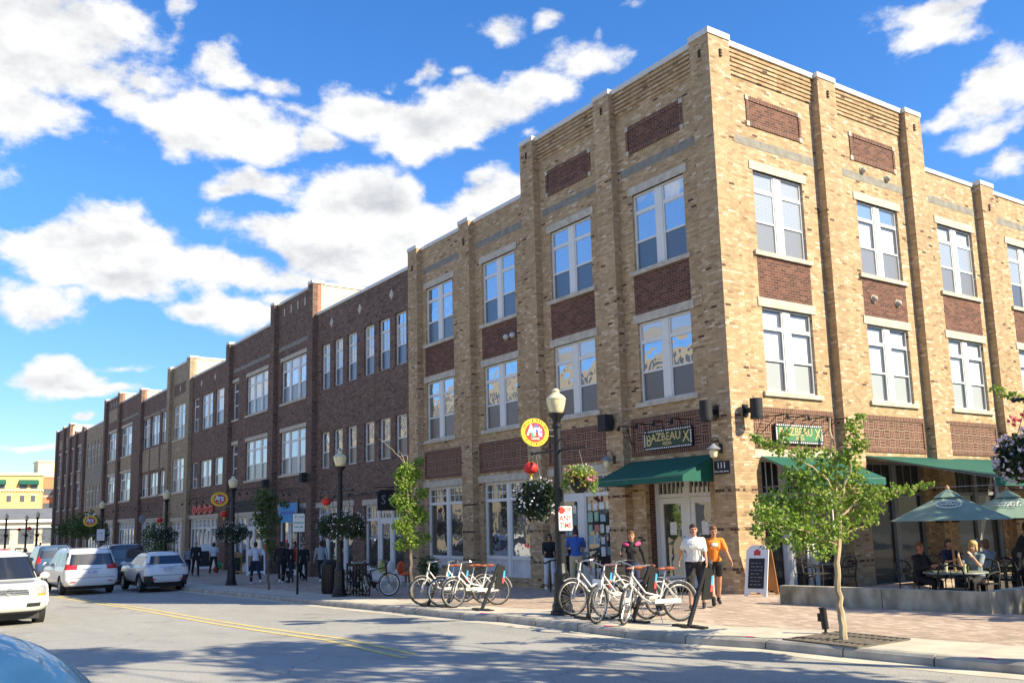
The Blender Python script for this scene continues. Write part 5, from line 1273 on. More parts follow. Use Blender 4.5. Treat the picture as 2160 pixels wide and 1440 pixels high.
# gooseneck sign lights
def goose(root, u, z, reach, drop, d=.0, hood=.09):
    q = MB(); q.tube([(u, -d, z), (u, -d - .08, z + .03), (u, -d - reach * .5, z + .12), (u, -d - reach, z + .04), (u, -d - reach, z - drop)], .012, 6)
    o = q.build('arm', M['black'], root, smooth=True)
    q = MB(); q.lathe([(.02, 0), (.035, -.03), (hood, -.12), (hood, -.14)], (u, -d - reach, z - drop + .03), 12); q.build('hood', M['black'], o, smooth=True)
for (name_us, z, lb, rc) in (([-29.9, -29.0, -28.1, -27.3], 3.55, 'row of four gooseneck lights above the blue banner', .7), ([-37.2, -35.9, -34.7, -33.5, -32.4], 3.85, 'row of five gooseneck lights above the dark shop sign', .7), ([-46.2, -44.6, -43.0, -41.6], 3.65, 'row of four gooseneck lights above the red script sign', .7),
                              ([-59.5, -57.5, -55.5], 3.7, 'row of gooseneck lights on the dark and buff building', .7), ([-67.5, -65.5, -63.6], 3.7, 'far row of gooseneck lights under the second floor windows of the stepped bays', .7)):
    g = thing('sign_lights', (0, 0, 0), 0, lb, 'sign light', 'gooseneck sign lights')
    for u in name_us: goose(g, u, z, rc, .15)
g = thing('straight_sign_lights', (0, 0, 0), 0, 'line of small black lamps on a thin rod over the plain brown shop fronts', 'sign light', 'gooseneck sign lights')
q = MB(); q.tube([(-24.6, -.12, 3.08), (-17.2, -.12, 3.12)], .014, 5); q.build('rod', M['black'], g)
for u in (-24.3, -22.8, -21.2, -19.9, -18.6, -17.4):
    q = MB(); q.tube([(u, 0, 3.1), (u, -.35, 3.13)], .014, 5); q.lathe([(.02, 0), (.06, -.1)], (u, -.35, 3.14), 8); q.build('lamp', M['black'], g)
# restaurant arm lights
def arm_lights(rz, us, z, d, label):
    g = thing('arm_lights', (0, 0, 0), rz, label, 'sign light', 'gooseneck sign lights')
    for u in us:
        q = MB(); q.tube([(u - .25, -.02, z - .5), (u - .02, -d * .55, z - .02), (u, -d, z)], .012, 6); q.tube([(u - .02, -.02, z), (u, -d, z)], .012, 6); a = q.build('arm', M['black'], g)
        q = MB(); q.tube([(u, -d + .02, z - .02), (u, -d - .02, z - .12)], [.03, .05], 10); q.build('hood', M['black'], a, smooth=True)
arm_lights(0, [-3.3, -2.6, -1.95, -1.3], 4.25, .7, 'four black arm lights over the shaded pizza sign')
arm_lights(PI / 2, [1.2, 2.0, 2.75, 3.55], 4.22, .75, 'four black arm lights over the sunlit pizza sign')
# loudspeakers and floodlights on the wall
def can(loc, rz, lb):
    t = thing('wall_floodlight', loc, rz, lb, 'wall light', 'black cylinder wall lights')
    q = MB(); q.lathe([(.15, 0), (.15, .42)], n=18); q.build('housing', M['blackmatte'], t, smooth=True)
    q = MB(); q.lathe([(.157, -.07), (.157, 0)], n=18); 
    q.build('shade_ring', M['black'], t)
    q = MB(); q.box(-.04, .04, .14, .34, .1, .22); q.box(-.08, .08, .32, .36, .02, .32); q.build('bracket', M['black'], t)
can((-.22, -.24 - .36, 4.14), 0, 'black cylindrical floodlight on the shaded side of the corner pier')
can((.24 + .36, .25, 4.14), PI / 2, 'black cylindrical floodlight on the sunlit side of the corner pier')
def spk(loc, lb, s=1.0):
    t = thing('outdoor_speaker', loc, 0, lb, 'loudspeaker', 'black box speakers on the facade')
    q = MB(); q.box(-.16 * s, .16 * s, -.42, -.12, -.22 * s, .22 * s); q.build('cabinet', M['blackmatte'], t)
    q = MB(); q.tube([(0, 0, .05), (0, -.2, .05)], .02, 6); q.box(-.05, .05, -.02, 0, -.08, .12); q.build('bracket', M['black'], t)
spk((-4.05, -.24, 4.42), 'black box speaker on the tan pier left of the shaded pizza sign'); spk((-26.0, -.24, 4.1), 'black box speaker on the pier right of the blue banner'); spk((-31.2, -.24, 4.05), 'black box speaker on the pier left of the blue banner')
# wall lanterns
def wlant(loc, lb, rz=0):
    t = thing('wall_lantern', loc, rz, lb, 'wall lantern', 'scrolled wall lanterns')
    q = MB(); q.tube([(0, 0, 0), (0, -.1, .22), (0, -.22, .26), (0, -.30, .18), (0, -.27, .10)], .012, 6); q.box(-.05, .05, -.02, 0, -.12, .1); q.build('scroll_arm', M['black'], t, smooth=True)
    q = MB(); q.lathe([(.02, .1), (.10, .03), (.17, -.02), (.17, -.04)], (0, -.27, 0), 14); q.build('hood', M['steelgrey'], t, smooth=True)
    q = MB(); q.lathe([(.09, -.04), (.10, -.12), (.08, -.22), (.03, -.25)], (0, -.27, 0), 12); q.build('glass_shade', M['globeclear'], t, smooth=True)
wlant((-.14, -.24, 3.42), 'scrolled wall lantern with glass shade above the 111 plate'); wlant((-4.05, -.24, 3.42), 'dark scrolled wall lantern left of the small green awning')
# ------------------------------------------------------------ awnings
def awning(name, rz, u0, u1, zt, zf, reach, drop, label, scallop=False, d0=.02, m_='green', ends=True):
    t = thing(name, (0, 0, 0), rz, label, 'awning')
    q = MB()
    q.quad((u0, -d0, zt), (u1, -d0, zt), (u1, -reach, zf), (u0, -reach, zf)); q.quad((u0, -d0, zt - .012), (u0, -reach, zf - .012), (u1, -reach, zf - .012), (u1, -d0, zt - .012))
    q.build('canvas_top', M[m_], t, fix=False)
    for u in ((u0, u1) if ends else ()):
        q = MB(); q.prism([(u, -d0, zt - .01), (u, -reach, zf - .01), (u, -reach, zf - drop), (u, -d0, zf - drop)], (.008 if u == u0 else -.008, 0, 0)); q.build('end_panel', M[m_], t)
    q = MB(); n = int((u1 - u0) / .18)
    for k in range(n):
        a = u0 + (u1 - u0) * k / n; b = u0 + (u1 - u0) * (k + 1) / n; mdl = (a + b) / 2; e = .05 if scallop else 0
        q.add([(a, -reach, zf), (b, -reach, zf), (b, -reach - .006, zf - drop + e), (mdl, -reach - .012, zf - drop), (a, -reach - .006, zf - drop + e)], [(0, 1, 2, 3, 4)])
    q.build('valance', M['valance'], t, fix=False)
    q = MB()
    for u in (u0 + .02, u1 - .02, (u0 + u1) / 2): q.tube([(u, -d0, zt - .03), (u, -reach + .02, zf - .03)], .014, 5); q.tube([(u, -d0, zf - drop + .02), (u, -reach + .02, zf - drop + .02)], .012, 5)
    q.tube([(u0, -reach + .01, zf - .02), (u1, -reach + .01, zf - .02)], .014, 5); q.build('awning_frame', M['steelgrey'], t)
    return t
awning('door_awning', 0, -3.62, -.47, 3.32, 2.80, 1.25, .16, 'small dark green awning over the double doors on the shaded street face')
awning('terrace_awning', PI / 2, .99, 4.02, 3.24, 2.66, 1.38, .20, 'bright green scalloped awning on the sunlit face behind the ginkgo', True, ends=False)
awning('big_terrace_awning', PI / 2, 5.05, 12.2, 3.34, 2.58, 3.6, .22, 'long green awning reaching far out over the restaurant terrace', False, ends=False)
awning('far_terrace_awning', PI / 2, 12.5, 19.5, 3.38, 2.6, 3.6, .22, 'green awning at the right edge beyond the long terrace awning', False, ends=False)
q = MB()
for (x, y) in ((3.5, 5.25), (3.5, 8.6), (3.5, 12.0)):
    t = thing('awning_post', (x, y, PATIO_Z), 0, {5.25: 'slim grey post at the near corner of the long terrace awning', 8.6: 'slim grey post under the middle of the long terrace awning', 12.0: 'slim grey post at the far end of the long terrace awning'}[y], 'post', 'posts of the terrace awning')
    q = MB(); q.tube([(0, 0, 0), (0, 0, 2.7)], .04, 10); q.build('shaft', M['steelgrey'], t, smooth=True); q = MB(); q.box(-.08, .08, -.08, .08, 0, .02); q.build('foot_plate', M['steelgrey'], t)
# ------------------------------------------------------------ bicycles
M['bikewhite'] = mat('white_bicycle_paint', (.72, .70, .66), .3, var=.05, coat=.5); M['rubber'] = mat('black_rubber', (.02, .02, .02), .8, var=.2); M['chrome'] = mat('brushed_metal', (.62, .61, .58), .25, metal=.9, var=.08)
M['saddle'] = mat('brown_saddle', (.33, .09, .04), .5, var=.15); M['stickerblue'] = mat('blue_sticker', (.05, .35, .62), .5); M['stickerred'] = mat('red_sticker', (.7, .08, .06), .5)
def bicycle(loc, rz, label, steer=0, paint='bikewhite', lean=0, group='white hire bicycles', sad='saddle', plate=False, step=True):
    """loc = contact point of the front wheel; x forward"""
    t = thing('bicycle', loc, rz, label, 'bicycle', group); t.rotation_euler.x = R(lean)
    r = .335; wb = 1.08; P_ = M[paint]
    rw = Vector((-wb, 0, r)); fw = Vector((0, 0, r)); bb = Vector((-.66, 0, .29)); hd0 = Vector((-.13, 0, .66)); hd1 = Vector((-.185, 0, .86)); st = Vector((-.80, 0, .72))
    def wheel(c, par, nm, rot=None):
        w = bpy.data.objects.new(nm, None); 
        q = MB(); n = 40
        q.tube([(c.x + (r - .02) * math.cos(2 * PI * k / n), 0, c.z + (r - .02) * math.sin(2 * PI * k / n)) for k in range(n)], .021, 8, closed=True); ty = q.build(nm, M['rubber'], par, smooth=True)
        q = MB(); q.tube([(c.x + (r - .047) * math.cos(2 * PI * k / n), 0, c.z + (r - .047) * math.sin(2 * PI * k / n)) for k in range(n)], .013, 6, closed=True); q.build('rim', M['chrome'], ty, smooth=True)
        q = MB()
        for k in range(22):
            a = 2 * PI * k / 22; q.tube([(c.x, .025 * (-1) ** k, c.z), (c.x + (r - .05) * math.cos(a), 0, c.z + (r - .05) * math.sin(a))], .0028, 3, cap=False)
        q.lathe([(.02, -.04), (.03, -.03), (.018, 0), (.03, .03), (.02, .04)], (c.x, 0, c.z), 10, 'y'); q.build('spokes', M['chrome'], ty)
        bpy.data.objects.remove(w)
        return ty
    wheel(rw, t, 'rear_wheel')
    q = MB()
    q.tube([hd0, hd1], .024, 8); q.tube([hd0 + Vector((0, 0, .02)), Vector((-.4, 0, .40)), bb], .021, 8)
    if step: q.tube([hd1 - Vector((0, 0, .04)), Vector((-.42, 0, .52)), Vector((-.72, 0, .44))], .016, 8)
    else: q.tube([hd1 - Vector((0, 0, .03)), st], .018, 8)
    q.tube([bb, st], .018, 8)
    for s_ in (-1, 1): q.tube([bb + Vector((0, s_ * .03, 0)), rw + Vector((0, s_ * .055, 0))], .011, 6); q.tube([st - Vector((0, 0, .06)), rw + Vector((0, s_ * .055, 0))], .009, 6)
    q.lathe([(.03, -.04), (.03, .04)], bb, 10, 'y'); q.build('frame', P_, t, smooth=True)
    q = MB(); q.lathe([(.09, .045), (.09, .052)], bb, 20, 'y'); q.tube([bb + Vector((0, .06, 0)), bb + Vector((.12, .07, -.12))], .01, 6); q.tube([bb - Vector((0, .06, 0)), bb + Vector((-.12, -.07, .12))], .01, 6)
    q.box(bb.x + .08, bb.x + .17, .07, .15, bb.z - .135, bb.z - .11); q.box(bb.x - .17, bb.x - .08, -.15, -.07, bb.z + .11, bb.z + .135); q.build('crank', M['black'], t)
    q = MB(); q.box(bb.x - .42, bb.x + .1, .056, .066, bb.z + .035, bb.z + .11); q.build('chain_guard', P_, t)
    q = MB(); q.tube([st, st + Vector((-.05, 0, .17))], .013, 8); q.build('seat_post', M['chrome'], t)
    q = MB(); sp = st + Vector((-.06, 0, .19)); q.ellipsoid(sp + Vector((-.06, 0, 0)), .11, .085, .035, 12, 6); q.ellipsoid(sp + Vector((.07, 0, .0)), .11, .032, .026, 10, 6); q.build('saddle', M[sad], t, smooth=True)
    q = MB()
    for (c, a0, a1) in ((rw, 20, 175),):
        pts = [(c.x + (r + .03) * math.cos(R(a)), 0, c.z + (r + .03) * math.sin(R(a))) for a in range(a0, a1 + 1, 8)]
        for a, b in zip(pts, pts[1:]): q.bar(a, b, .05, .006)
    q.build('rear_mudguard', P_, t)
    q = MB(); z = .735
    for s_ in (-.05, .05): q.tube([(-.86, s_, z - .02), (-1.28, s_, z)], .006, 5); q.tube([(-1.22, s_, z), rw + Vector((0, s_ * 1.1, 0))], .006, 5)
    for k in range(4): q.tube([(-.95 - k * .1, -.05, z), (-.95 - k * .1, .05, z)], .005, 4)
    q.box(-1.33, -1.29, -.03, .03, z - .03, z + .03); q.build('luggage_rack', M['black'], t)
    q = MB(); q.tube([(-.62, .06, .26), (-.60, .2, .01)], .008, 5); q.build('kickstand', M['chrome'], t)
    # steering part turns about the head tube
    ax = (hd1 - hd0).normalized(); Q = Matrix.Translation(hd0) @ Matrix.Rotation(R(steer), 4, ax) @ Matrix.Translation(-hd0)
    def turned(o): o.data.transform(Q); 
    fo = MB()
    for s_ in (-1, 1): fo.tube([hd0 + Vector((0, s_ * .045, -.03)), fw.lerp(hd0, .45) + Vector((.015, s_ * .05, 0)), fw + Vector((0, s_ * .05, 0))], .012, 6)
    fo.tube([hd0 + Vector((0, -.05, -.03)), hd0 + Vector((0, .05, -.03))], .016, 6); fo.tube([hd1, hd1 + Vector((-.03, 0, .12))], .014, 8)
    f_ = fo.build('fork', P_, t, smooth=True); turned(f_)
    hb = MB(); h0 = hd1 + Vector((-.03, 0, .12))
    hb.tube([h0 + Vector((-.2, .29, .03)), h0 + Vector((-.05, .27, .05)), h0 + Vector((.03, .12, .03)), h0 + Vector((.04, 0, .0)), h0 + Vector((.03, -.12, .03)), h0 + Vector((-.05, -.27, .05)), h0 + Vector((-.2, -.29, .03))], .011, 7)
    h = hb.build('handlebar', M['chrome'], t, smooth=True); turned(h)
    for s_ in (-1, 1):
        g = MB(); g.tube([h0 + Vector((-.21, s_ * .29, .03)), h0 + Vector((-.10, s_ * .28, .045))], .017, 8); g.tube([h0 + Vector((-.06, s_ * .24, .04)), h0 + Vector((-.14, s_ * .24, .0))], .006, 5)
        o = g.build('grip', M['rubber'], h); turned(o)
    fwh = wheel(fw, t, 'front_wheel'); turned(fwh)
    for c in kids(fwh): turned(c)
    q = MB(); pts = [(fw.x + (r + .03) * math.cos(R(a)), 0, fw.z + (r + .03) * math.sin(R(a))) for a in range(60, 171, 8)]
    for a, b in zip(pts, pts[1:]): q.bar(a, b, .05, .006)
    o = q.build('front_mudguard', P_, t); turned(o)
    q = MB(); q.tube([hd1 + Vector((.03, .02, .0)), Vector((-.25, .05, .52)), bb + Vector((.05, .03, .02))], .005, 4); q.tube([hd1 + Vector((.03, -.03, .05)), hd1 + Vector((.07, 0, -.1)), hd0 + Vector((.03, 0, -.05))], .004, 4); q.build('cables', M['black'], t)
    if plate:
        q = MB(); q.box(.02, .035, -.09, .09, .62, .76); o = q.build('front_plate', M['signwhite'], t); turned(o)
    return t
def hd(dx, dy): return math.atan2(dy, dx)
bk = [((-5.0, -5.78), hd(-.22, -1), 4, 'white bicycle farthest left in the left group, behind the thin tree trunk', False), ((-3.98, -5.82), hd(-.22, -1), -10, 'white bicycle in the middle of the left group', False), ((-3.2, -5.95), hd(-.2, -1), 12, 'white bicycle at the front right of the left group, next to its black stand', False),
      ((1.12, -5.9), hd(-.2, -1), 5, 'white bicycle standing partly behind the foot of the nearest street lamp', False), ((2.5, -6.45), hd(-.10, -1), 26, 'white bicycle with a white front plate, its front wheel on the kerb edge', True),
      ((2.1, -5.85), hd(-.22, -1), -6, 'white bicycle in the middle of the right group, behind the two front ones', False), ((3.0, -6.25), hd(-.24, -1), 46, 'white bicycle at the front right of the right group, front wheel turned sharply', False)]
for (x, y), a, stv, lb, pl in bk: bicycle((x, y, zg(x) + .003), a, lb, stv, plate=pl, lean=3)
bicycle((-9.62, -4.35, zg(-9.6)), hd(1, .35), 'black bicycle in the shade beside the wire rack under the second lamp', 20, 'black', group='parked bicycles in the shade', sad='rubber', step=False, lean=-4)
bicycle((-10.2, -4.75, zg(-10.2)), hd(1, .1), 'dark bicycle leaning in the rack, left of the black one', -15, 'black', group='parked bicycles in the shade', sad='rubber', step=False, lean=6)
# bicycle stands
def stand(x, y, label, rz=0.0):
    t = thing('bicycle_stand', (x, y, zg(x)), rz, label, 'bicycle stand', 'black slanted bicycle stands')
    q = MB(); q.box(-.36, .36, -.06, .06, .0, .035); q.box(-.07, .07, -.14, .14, .0, .03); q.build('foot', M['black'], t)
    q = MB(); q.bar((0, -.02, .03), (.02, .42, .95), .05, .06); q.build('post', M['black'], t)
    q = MB(); q.prism([(.012, .28, .42), (.012, .52, .42), (.012, .58, .90), (.012, .42, .95)], (.03, 0, 0)); q.build('panel', M['black'], t)
    q = MB(); q.prism([(.043, .50, .66), (.043, .545, .65), (.043, .575, .80), (.043, .53, .81)], (.004, 0, 0)); q.build('blue_sticker', M['stickerblue'], t)
    q = MB(); q.prism([(.043, .475, .55), (.043, .52, .54), (.043, .545, .65), (.043, .50, .66)], (.004, 0, 0)); q.build('red_sticker', M['stickerred'], t)
    return t
for (x, y, lb) in ((-4.4, -5.93, 'black slanted stand next to the farthest left white bicycle'), (-3.6, -5.9, 'black slanted stand between the middle and front bicycles of the left group'), (-1.75, -6.1, 'black slanted stand standing free at the right of the left group'), (1.75, -6.05, 'black slanted stand beside the nearest lamp, left in the right group'), (2.7, -5.8, 'black slanted stand in the middle of the right group'), (3.98, -5.72, 'black slanted stand at the right end of the right group')):
    stand(x, y, lb)
# wire rack and bin in the shade
t = thing('cycle_rack', (-10.9, -4.75, zg(-10.9)), R(8), 'black slatted rack panel beside the second street lamp', 'bicycle rack')
q = MB()
for k in range(7): q.box(-.6 + k * .17, -.55 + k * .17, -.02, .02, 0, .95)
q.box(-.6, .48, -.022, .022, .9, .96); q.box(-.6, .48, -.022, .022, .12, .17); q.build('slats', M['black'], t)
t = thing('litter_bin', (-12.9, -4.75, zg(-12.9)), 0, 'black slatted litter bin left of the second street lamp', 'litter bin')
q = MB(); q.lathe([(.26, 0), (.29, .05), (.29, .92), (.25, .97)], n=20); q.build('body', M['black'], t, smooth=True)
q = MB()
for k in range(24): a = 2 * PI * k / 24; q.bar((.295 * math.cos(a), .295 * math.sin(a), .06), (.295 * math.cos(a), .295 * math.sin(a), .9), .03, .012, (math.cos(a), math.sin(a), 0))
q.build('slats', M['black'], t)
q = MB(); q.lathe([(.27, .97), (.2, 1.06), (.05, 1.08)], n=20); q.build('lid', M['black'], t, smooth=True)
# handrails by the notice door
for (x0, lb) in ((-5.95, 'black metal handrail left of the man carrying a child'), (-4.9, 'black metal handrail right of the man carrying a child')):
    t = thing('handrail', (x0, -.35, zg(x0)), 0, lb, 'handrail', 'handrails at the notice door')
    q = MB(); q.tube([(0, 0, 0), (0, 0, .95)], .02, 8); q.tube([(0, -.8, 0), (0, -.8, .85)], .02, 8); q.build('posts', M['black'], t, smooth=True); q = MB(); q.tube([(0, .1, .95), (0, 0, .95), (0, -.8, .86), (0, -1.0, .8)], .02, 8); q.build('rail', M['black'], t, smooth=True)
# shrubs in front of the shop windows
def shrub(loc, r, h, label, n, seed, m_='leafmid'):
    t = thing('potted_shrub', loc, 0, label, 'shrub'); rng = random.Random(seed)
    q = MB(); q.lathe([(.14, 0), (.2, .28), (.22, .3)], n=14); q.build('pot', M['blackmatte'], t, smooth=True)
    q = MB(); cluster(q, (0, 0, .3 + h / 2), (r, r, h / 2), n, .06, rng); cluster(q, (r * .5, 0, .3 + h * .3), (r * .6, r * .6, h * .3), n // 3, .06, rng); q.build('foliage', M[m_], t, fix=False)
    q = MB(); q.tube([(0, 0, .25), (.02, 0, .3 + h * .6)], .02, 6); q.build('stem', M['barkdark'], t)
shrub((-13.6, -.75, zg(-13.6)), .42, .75, 'round dark green shrub under the leftmost shop window of the tan building', 700, 5)
shrub((-26.3, -1.0, zg(-26)), .4, .6, 'low pale green plant at the foot of the brown pier', 300, 6)
shrub((-33.2, -1.2, zg(-33)), .5, .8, 'wide dark plant left of the man in the white shirt', 350, 7)
shrub((-49.0, -2.0, zg(-49)), .8, 1.6, 'tall leafy bush in front of the buff brick tower', 500, 8)
# sandwich board by the corner
def sandwich(loc, rz, label, w=.62, h=1.12, frame='signwhite', cat='sandwich board', marks=True, back='wood'):
    t = thing('sandwich_board', loc, rz, label, cat)
    for s_, m_ in ((-1, frame), (1, back)):
        q = MB(); d0, d1 = s_ * .32, s_ * .03
        def pt(u, v, o=0): return (u, d0 + (d1 - d0) * v + s_ * o, v * h)
        out = [(-w / 2, .0), (-w / 2 + .08, 0), (-w / 2 + .13, .07), (w / 2 - .13, .07), (w / 2 - .08, 0), (w / 2, 0), (w / 2, .9), (w * .28, 1.0), (-w * .28, 1.0), (-w / 2, .9)]
        q.prism([pt(u, v) for u, v in out], (0, s_ * .03, 0)); q.build('board_leg', M[m_], t)
        if s_ < 0:
            q = MB(); q.prism([pt(u, v, .031) for u, v in ((-w / 2 + .08, .15), (w / 2 - .08, .15), (w / 2 - .08, .74), (-w / 2 + .08, .74))], (0, -.006, 0)); bd = q.build('chalkboard', M['blackmatte'], t)
            if marks:
                rng = random.Random(3)
                for k in range(7):
                    v = .22 + k * .07; a = -w / 2 + .13; 
                    for j in range(4):
                        b = a + rng.uniform(.04, .11); 
                        if b > w / 2 - .1: break
                        q = MB(); q.prism([pt(a, v, .038), pt(b, v, .038), pt(b, v + .012, .038), pt(a, v + .012, .038)], (0, -.001, 0)); q.build('chalk_line', M['steelgrey'], bd); a = b + .03
                q = MB(); q.prism([pt(u, v, .031) for u, v in ((-.08, .80), (.08, .80), (.08, .89), (.04, .89), (.04, .92), (-.04, .92), (-.04, .89), (-.08, .89))], (0, -.004, 0)); q.build('red_emblem', M['signred'], t)
    return t
sandwich((.72, -.12, 0), R(16), 'white framed chalkboard sandwich sign beside the corner pier', w=.54)
sandwich((-33.2, -1.3, zg(-33)), R(70), 'dark chalkboard sandwich sign in the shade left of the man in the white shirt', frame='wood', marks=False)
sandwich((-31.0, -1.0, zg(-31)), R(75), 'white sandwich board right of the man in the white shirt', w=.9, h=1.3, marks=False, back='signwhite')
sandwich((-40.2, -.9, zg(-40)), R(75), 'white poster board between the two distant pedestrians', w=.8, h=1.5, marks=False, back='signwhite')
# moulded children's seats
for (dx, c, lb) in ((0, 'shellorange', 'orange moulded shell chair behind the slim ginkgo trunk'), (-.75, 'signwhite', 'white moulded shell chair between the orange and yellow ones'), (-1.5, 'shellyellow', 'pale yellow moulded shell chair, left one of three')):
    if c not in M: M[c] = mat(c, (.80, .12, .02) if 'orange' in c else (.62, .60, .22), .35, var=.06, coat=.3)
    t = thing('shell_chair', (-13.9 + dx, -1.5, zg(-15)), R(-60), lb, 'chair', 'moulded chairs by the shop door')
    q = MB(); q.ellipsoid((0, .02, .45), .24, .24, .07, 14, 8); q.build('seat', M[c], t, smooth=True)
    q = MB(); q.ellipsoid((0, -.22, .66), .24, .07, .24, 14, 10); q.build('backrest', M[c], t, smooth=True)
    for (a, b) in ((-.18, -.16), (.18, -.16), (-.18, .18), (.18, .18)): q = MB(); q.tube([(a * .7, b * .7, .42), (a, b, 0)], .012, 6); q.build('leg', M['chrome'], t)
for (i, (c, z_)) in enumerate((('signred', 1.0), ('signyellow', 1.15), ('signgreen', 1.2))):
    t = thing('balloon', (-35.6 + i * .25, -1.6 + .15 * (i % 2), zg(-35) + z_ - .8), 0, ['red', 'yellow', 'green'][i] + ' balloon near the foot of the third lamp', 'balloon', 'balloons by the shop door')
    q = MB(); q.ellipsoid((0, 0, 0), .16, .16, .19, 12, 8); q.build('skin', M[c], t, smooth=True); q = MB(); q.tube([(0, 0, -.18), (0, 0, -.4)], .004, 4); q.build('string', M['signwhite'], t)
# ------------------------------------------------------------ restaurant terrace
wl = thing('terrace_wall', (0, 0, 0), 0, 'low stained concrete wall around the restaurant terrace', 'low wall')
d_ = (WALL_B - WALL_A).normalized(); nrm = Vector((-d_.y, d_.x))
q = MB(); a, b = WALL_A, WALL_B; w = .22
def pr(mb, a, b, w, z0, z1, e=.0):
    d = (b - a).normalized(); n = Vector((-d.y, d.x))
    mb.prism([(a.x, a.y, z0), (b.x, b.y, z0), (b.x + n.x * w, b.y + n.y * w, z0), (a.x + n.x * w, a.y + n.y * w, z0)], (0, 0, z1 - z0))
pr(q, a, a.lerp(b, .52), w, -.4, .37); pr(q, a.lerp(b, .524), b, w, -.4, .365); q.build('front_wall', M['oldconcrete'], wl)
q = MB(); c = Vector((6.05, 7.0)); pr(q, Vector((b.x - .001, b.y + .003)), c, .22, -.4, .362); q.build('side_wall', M['oldconcrete'], wl)
M['tabletop'] = mat('mottled_table_top', (.30, .33, .27), .3, var=.25, scale=12); M['iron'] = mat('dark_cast_metal', (.035, .033, .03), .5, var=.2)
def table(x, y, z, label, r=.62):
    t = thing('round_table', (x, y, z), 0, label, 'table', 'round terrace tables')
    q = MB(); q.lathe([(r, .71), (r + .01, .725), (r, .74)], n=28); q.build('table_top', M['tabletop'], t, smooth=True, ang=30)
    q = MB(); q.tube([(0, 0, .05), (0, 0, .71)], .035, 8); q.build('pedestal', M['iron'], t)
    for k in range(4): a = PI / 4 + k * PI / 2; q = MB(); q.tube([(0, 0, .2), (.25 * math.cos(a), .25 * math.sin(a), .08), (.38 * math.cos(a), .38 * math.sin(a), 0)], .018, 6); q.build('leg', M['iron'], t)
    return t
def chair(x, y, z, rz, label):
    t = thing('terrace_chair', (x, y, z), rz, label, 'chair', 'dark metal terrace chairs')
    q = MB(); q.box(-.24, .24, -.24, .24, .43, .455); q.build('seat', M['iron'], t)
    q = MB(); pts = [(-.24, -.24, .44), (-.25, -.3, .7), (-.2, -.34, .88), (0, -.36, .95), (.2, -.34, .88), (.25, -.3, .7), (.24, -.24, .44)]; q.tube(pts, .017, 8)
    q.tube([(-.2, -.27, .58), (.2, -.34, .86)], .008, 5); q.tube([(.2, -.27, .58), (-.2, -.34, .86)], .008, 5); q.tube([(0, -.36, .95), (0, -.25, .5)], .008, 5); q.tube([(-.25, -.29, .68), (.25, -.29, .68)], .008, 5); q.lathe([(.05, -.01), (.05, .01)], (0, -.31, .71), 10, 'y')
    q.build('backrest', M['iron'], t, smooth=True)
    for s_ in (-1, 1):
        q = MB(); q.tube([(s_ * .25, -.3, .68), (s_ * .29, -.1, .69), (s_ * .29, .16, .66), (s_ * .27, .24, .6), (s_ * .26, .22, .44)], .015, 6); q.build('armrest', M['iron'], t, smooth=True)
        for (yy, y2) in ((-.24, -.3), (.23, .25)): q = MB(); q.tube([(s_ * .23, yy, .44), (s_ * .25, y2, 0)], .016, 6); q.build('leg', M['iron'], t)
    return t
Z = PATIO_Z
def at_h(px, py, h): return on_plane(px, py, Z + h)
T1 = at_h(2015, 1206, .73); T2 = at_h(1722, 1188, .73); T3 = at_h(2135, 1190, .73); T4 = Vector((3.2, 4.2, 0)); T5 = Vector((4.8, 6.2, 0))
table(T1.x, T1.y, Z, 'round table under the green parasol where the blonde woman sits'); table(T2.x, T2.y, Z, 'empty round table behind the low wall, left of the ginkgo trunk', .5); table(T3.x, T3.y, Z, 'round table at the right edge under the second parasol'); table(T4.x, T4.y, Z, 'round table in the dark beneath the long awning', .5); table(T5.x, T5.y, Z, 'round table farthest back beneath the long awning', .5)
for (c, dx, dy, lb) in ((T1, .35, -.72, 'dark metal chair with its back to the wall, nearest the parasol table'), (T1, -.95, .1, 'dark metal chair under the red faced man'), (T1, .0, .98, 'dark metal chair under the blonde woman'), (T2, -.75, .1, 'dark metal chair left of the empty table'), (T2, .78, -.1, 'dark metal chair right of the empty table, behind the ginkgo trunk'),
                      (T2, .1, -.75, 'dark metal chair with its back to the wall at the empty table'), (T3, -.75, -.4, 'dark metal chair under the man in the white shirt'), (T3, .3, -.85, 'dark metal chair in front of the right table'), (T3, -.1, .95, 'dark metal chair under the orange clad woman'), (T4, -.7, .2, 'dark metal chair left of the table in the dark'), (T4, .7, -.2, 'dark metal chair right of the table in the dark')):
    chair(c.x + dx, c.y + dy, Z, math.atan2(-dy, -dx) - PI / 2, lb)
CH = survey(1652, 1246); chair(1.45, 1.0, 0, R(-115), 'black scrolled metal chair at the left end of the low wall')
M["parasol"] = mat('dull_green_parasol_cloth', (.19, .28, .215), .85, var=.16, scale=3, bump=.2)
